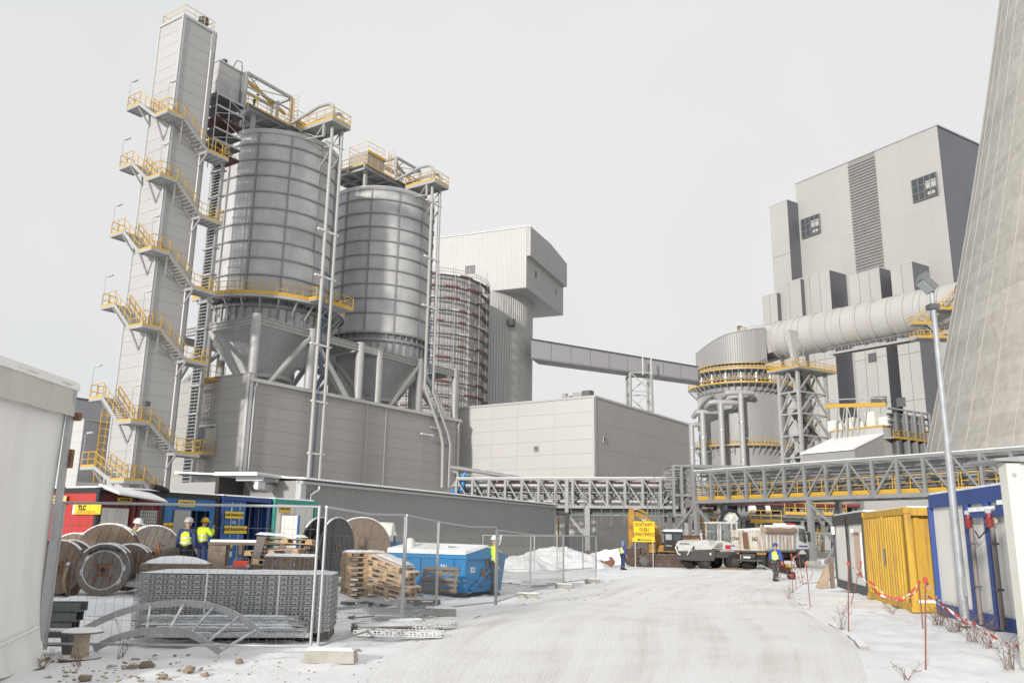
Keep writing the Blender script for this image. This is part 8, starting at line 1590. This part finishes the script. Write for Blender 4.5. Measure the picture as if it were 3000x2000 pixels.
# ================================================================== PEOPLE
SKIN = M('skin', (.42, .25, .18), .6, 0, .06); HIVIS = M('hivis_yellow', (.62, .78, .03), .6, 0, .06, 8); REFL = M('reflective_band', (.55, .56, .58), .35, .3); NAVY = M('navy_cloth', (.022, .035, .11), .8, 0, .15, 8); BLUEC = M('blue_cloth', (.03, .075, .30), .8, 0, .12, 8); DARKC = M('dark_cloth', (.03, .032, .045), .85, 0, .15, 8); GREYC = M('grey_trousers', (.075, .072, .07), .85, 0, .15, 8); BOOT = M('boot', (.02, .018, .017), .6)
HC = {'yellow': M('helmet_yellow', (.72, .42, .015), .35), 'grey': M('helmet_grey', (.40, .40, .42), .35), 'blue': M('helmet_blue', (.03, .20, .52), .35), 'navy': M('helmet_navy', (.025, .05, .22), .35), 'white': M('helmet_white', (.72, .72, .72), .35)}
def skin_mesh(name, verts, edges, mat, parent, root=0, sub=1):
    me = bpy.data.meshes.new(name); me.from_pydata([v[0] for v in verts], edges, []); me.materials.append(mat)
    o = bpy.data.objects.new(name, me); COL.objects.link(o)
    if parent: o.parent = parent
    md = o.modifiers.new('skin', 'SKIN'); md.use_smooth_shade = True
    for i, v in enumerate(verts): r = v[1]; d = me.skin_vertices[0].data[i]; d.radius = r if isinstance(r, tuple) else (r, r); d.use_root = (i == root)
    ss_ = o.modifiers.new('sub', 'SUBSURF'); ss_.levels = sub; ss_.render_levels = sub
    return o
def person(label, pos, yaw, helmet, jacket, trousers, vest=None, armL=None, armR=None, legs='stand', lean=0.0, k=1.0, head_turn=0.0, group='workers on the site', bands=True):
    "faces local -y; arms given as (elbow, hand) offsets from the shoulder"
    hipz = .92
    if legs == 'walk': LG = [((.1, 0, hipz), (.11, -.14, .5), (.11, -.02, .09), (.11, -.2, .04)), ((-.1, 0, hipz), (-.1, -.05, .5), (-.11, .22, .13), (-.11, .1, .04))]
    elif legs == 'sit': hipz = .5; LG = [((.1, 0, hipz), (.12, -.42, .5), (.12, -.45, .09), (.12, -.6, .04)), ((-.1, 0, hipz), (-.12, -.42, .5), (-.12, -.45, .09), (-.12, -.6, .04))]
    elif legs == 'crouch': hipz = .62; LG = [((.1, .1, hipz), (.13, -.3, .5), (.12, -.0, .09), (.12, -.16, .04)), ((-.1, .1, hipz), (-.13, -.3, .48), (-.12, 0, .09), (-.12, -.16, .04))]
    else: LG = [((.1, 0, hipz), (.115, -.02, .5), (.12, .01, .09), (.13, -.14, .04)), ((-.1, 0, hipz), (-.115, -.02, .5), (-.12, .01, .09), (-.13, -.14, .04))]
    hy = LG[0][0][1]; s_, c_ = math.sin(lean), math.cos(lean)
    def T_(x, y, z): return Vector((x, hy + y * c_ - z * s_, hipz + z * c_ + y * s_))
    pel = T_(0, 0, .02); sp = T_(0, .01, .25); ch = T_(0, .0, .44); nk = T_(0, .0, .56); hd = T_(0, -.03, .7); crown = T_(0, -.02, .78)
    shL, shR = T_(.2, .0, .5), T_(-.2, .0, .5)
    aL = armL or ((.06, .02, -.28), (.07, -.08, -.53)); aR = armR or ((-.06, .02, -.28), (-.07, -.08, -.53))
    eL, hL_ = shL + Vector(aL[0]), shL + Vector(aL[1]); eR, hR = shR + Vector(aR[0]), shR + Vector(aR[1])
    V_ = [(pel, (.14, .11)), (sp, (.135, .1)), (ch, (.16, .115)), (nk, .055), (hd, (.078, .095)), (crown, (.07, .085)), (shL, .062), (eL, .046), (hL_, .034), (shR, .062), (eR, .046), (hR, .034)]
    E_ = [(0, 1), (1, 2), (2, 3), (3, 4), (4, 5), (2, 6), (6, 7), (7, 8), (2, 9), (9, 10), (10, 11)]
    for l in LG:
        b = len(V_); V_ += [(Vector(l[0]), .085), (Vector(l[1]), .062), (Vector(l[2]), .045), (Vector(l[3]), .04)]; E_ += [(0, b), (b, b + 1), (b + 1, b + 2), (b + 2, b + 3)]
    for (h, e) in ((hL_, eL), (hR, eR)):   # five short finger chains rooted in the palm
        d = (h - e).normalized(); sd = d.cross(Vector((0, 1, 0.2))).normalized(); i0 = 8 if h is hL_ else 11; pm = len(V_); V_.append((h + d * .06, .03)); E_.append((i0, pm))
        for f in range(4): b = len(V_); V_ += [(h + d * .1 + sd * (.024 * (f - 1.5)), .0095), (h + d * (.16 - .012 * abs(f - 1.3)) + sd * (.024 * (f - 1.5)) + Vector((0, -.025, -.01)), .008)]; E_ += [(pm, b), (b, b + 1)]
        b = len(V_); V_.append((h + d * .07 + sd * .055 + Vector((0, -.02, 0)), .011)); E_.append((pm, b))
    o = skin_mesh('person', V_, E_, SKIN, None); o.location = pos; o.rotation_euler = (0, 0, yaw); o.scale = (k, k, k); tag(o, label, 'person', group)
    g = .022
    J = [(pel - Vector((0, 0, .06)), (.15 + g, .12 + g)), (sp, (.145 + g, .11 + g)), (ch, (.165 + g, .12 + g)), (nk - Vector((0, 0, .03)), .075), (shL, .07 + g), (eL, .056 + g), (hL_.lerp(eL, .12), .042 + g), (shR, .07 + g), (eR, .056 + g), (hR.lerp(eR, .12), .042 + g)]
    skin_mesh('jacket', J, [(0, 1), (1, 2), (2, 3), (2, 4), (4, 5), (5, 6), (2, 7), (7, 8), (8, 9)], jacket, o)
    TR = [(pel, (.145, .115))]; TE = []
    for l in LG: b = len(TR); TR += [(Vector(l[0]), .105), (Vector(l[1]), .08), (Vector(l[2]) + Vector((0, 0, .04)), .066)]; TE += [(0, b), (b, b + 1), (b + 1, b + 2)]
    skin_mesh('trousers', TR, TE, trousers, o)
    for l in LG: part('boot', MB().hexa([(l[2][0] - .05, l[3][1] - .07, 0), (l[2][0] + .05, l[3][1] - .07, 0), (l[2][0] + .05, l[2][1] + .08, 0), (l[2][0] - .05, l[2][1] + .08, 0), (l[2][0] - .045, l[3][1] - .04, .07), (l[2][0] + .045, l[3][1] - .04, .07), (l[2][0] + .05, l[2][1] + .07, .16), (l[2][0] - .05, l[2][1] + .07, .16)]), BOOT, o)
    if vest:
        skin_mesh('vest', [(pel - Vector((0, 0, .02)), (.175 + g, .145 + g)), (sp, (.17 + g, .135 + g)), (ch, (.19 + g, .15 + g)), (nk - Vector((0, 0, .05)), (.13, .09))], [(0, 1), (1, 2), (2, 3)], vest, o)
    if bands:
        for zz in (.16, .3):
            c = T_(0, 0, zz); part('reflective_band', MB().add([(c.x + (.2 if vest else .185) * math.cos(t), c.y + (.165 if vest else .15) * math.sin(t), c.z + dz) for dz in (-.025, .025) for t in [2 * math.pi * q / 20 for q in range(20)]], [(q, (q + 1) % 20, (q + 1) % 20 + 20, q + 20) for q in range(20)]), REFL, o, True)
    R_ = Matrix.Rotation(head_turn, 4, 'Z'); hc = hd + Vector((0, .0, .02))
    hel = part('helmet', MB().lathe([(.128, 0), (.126, .05), (.105, .1), (.06, .135), (.0, .145)], 18).lathe([(.126, .0), (.15, -.008), (.15, .004), (.126, .012)], 18).add([(-.08, -.12, 0), (.08, -.12, 0), (.06, -.2, -.012), (-.06, -.2, -.012), (-.08, -.12, .012), (.08, -.12, .012), (.06, -.2, 0), (-.06, -.2, 0)], [(0, 1, 2, 3), (4, 5, 6, 7), (2, 3, 7, 6), (0, 3, 7, 4), (1, 2, 6, 5)]), HC[helmet], o, True, loc=hc + Vector((0, 0, .03)), rot=(lean * .5, 0, head_turn))
    fc = part('face', MB().lathe([(0, 0), (.018, .0), (.016, .03), (.0, .035)], 8, (0, -.105, -.03)).box(-.045, -.1, -.015, -.02, -.09, .0).box(.02, -.1, -.015, .045, -.09, .0).box(-.028, -.1, -.075, .028, -.09, -.065).box(-.1, -.01, -.05, -.08, .02, .01).box(.08, -.01, -.05, .1, .02, .01), SKIN, o, True, loc=hc, rot=(0, 0, head_turn))
    return o
def faces(p, extra=0): return math.atan2(p.x, p.y) * -1 + extra       # yaw 0 looks at the camera from straight ahead
# left yard
pA = Vector((PY(545, 1600, 24.5).x, 24.5, .34)); person('worker in yellow vest and grey helmet with his back turned, by the workshop', pA, math.radians(170), 'grey', NAVY, DARKC, HIVIS, k=.98)
pB = CR.w(3.95, -.25, .36); person('worker in yellow jacket and yellow helmet, hands raised, at the workshop door', pB, math.radians(150), 'yellow', HIVIS, NAVY, None, armR=((-.1, -.1, -.2), (.05, -.25, .05)), armL=((.2, -.05, -.15), (.05, -.15, .05)), k=1.0)
pC = Vector((PY(372, 1600, 24.2).x, 24.2, .34)); person('worker in yellow jacket and white helmet bending behind the cable drums', pC, math.radians(80), 'white', HIVIS, DARKC, None, lean=.35, k=.98)
pD = CR.w(8.42, -.15, .4); person('worker in yellow jacket and yellow helmet standing in the crew container doorway', pD, math.radians(15), 'yellow', HIVIS, DARKC, None, lean=.1, k=1.02, armR=((-.08, -.08, -.25), (.05, -.25, -.3)))
pE = Vector((PY(1447, 1620, 30).x, 30, -.25)); person('worker in a white welding helmet looking out behind the blue skip', pE, math.radians(100), 'white', HIVIS, DARKC, None, k=1.1)
part('face_shield', MB().hexa([(-.1, -.17, 1.5), (.1, -.17, 1.5), (.1, -.15, 1.5), (-.1, -.15, 1.5), (-.1, -.24, 1.82), (.1, -.24, 1.82), (.1, -.2, 1.82), (-.1, -.2, 1.82)]), HC['white'], bpy.data.objects[[o.name for o in bpy.data.objects if o.name.startswith('person')][-1]])
pF = PG(1825, 1668); person('worker in blue overalls, yellow vest and blue helmet standing left of the yellow sign', pF, math.radians(115), 'blue', BLUEC, NAVY, HIVIS, head_turn=.3, k=.99)
pG_ = PG(2275, 1703); person('worker in blue jacket and yellow vest walking behind the wheelbarrow', pG_, math.radians(140), 'navy', BLUEC, GREYC, HIVIS, armL=((.1, -.05, -.27), (.1, -.2, -.48)), armR=((-.1, .06, -.27), (-.1, .0, -.5)), legs='walk', lean=.08, k=1.02)
dp = WF.w(2.75, .95, pw.z + 1.28); person('driver in yellow vest seated in the white digger cab', dp, WF.rz + math.radians(60), 'navy', DARKC, DARKC, HIVIS, legs='sit', lean=.05, k=.95)
pT = G.w(CS[0][0] - 5.2, CS[0][1] - 1.7, 39.7 + 2.4); person('tiny worker in yellow jacket bending on the silo top platform', pT, math.radians(100), 'navy', HIVIS, NAVY, None, lean=.35, armL=((.1, -.15, -.2), (.05, -.35, -.3)))
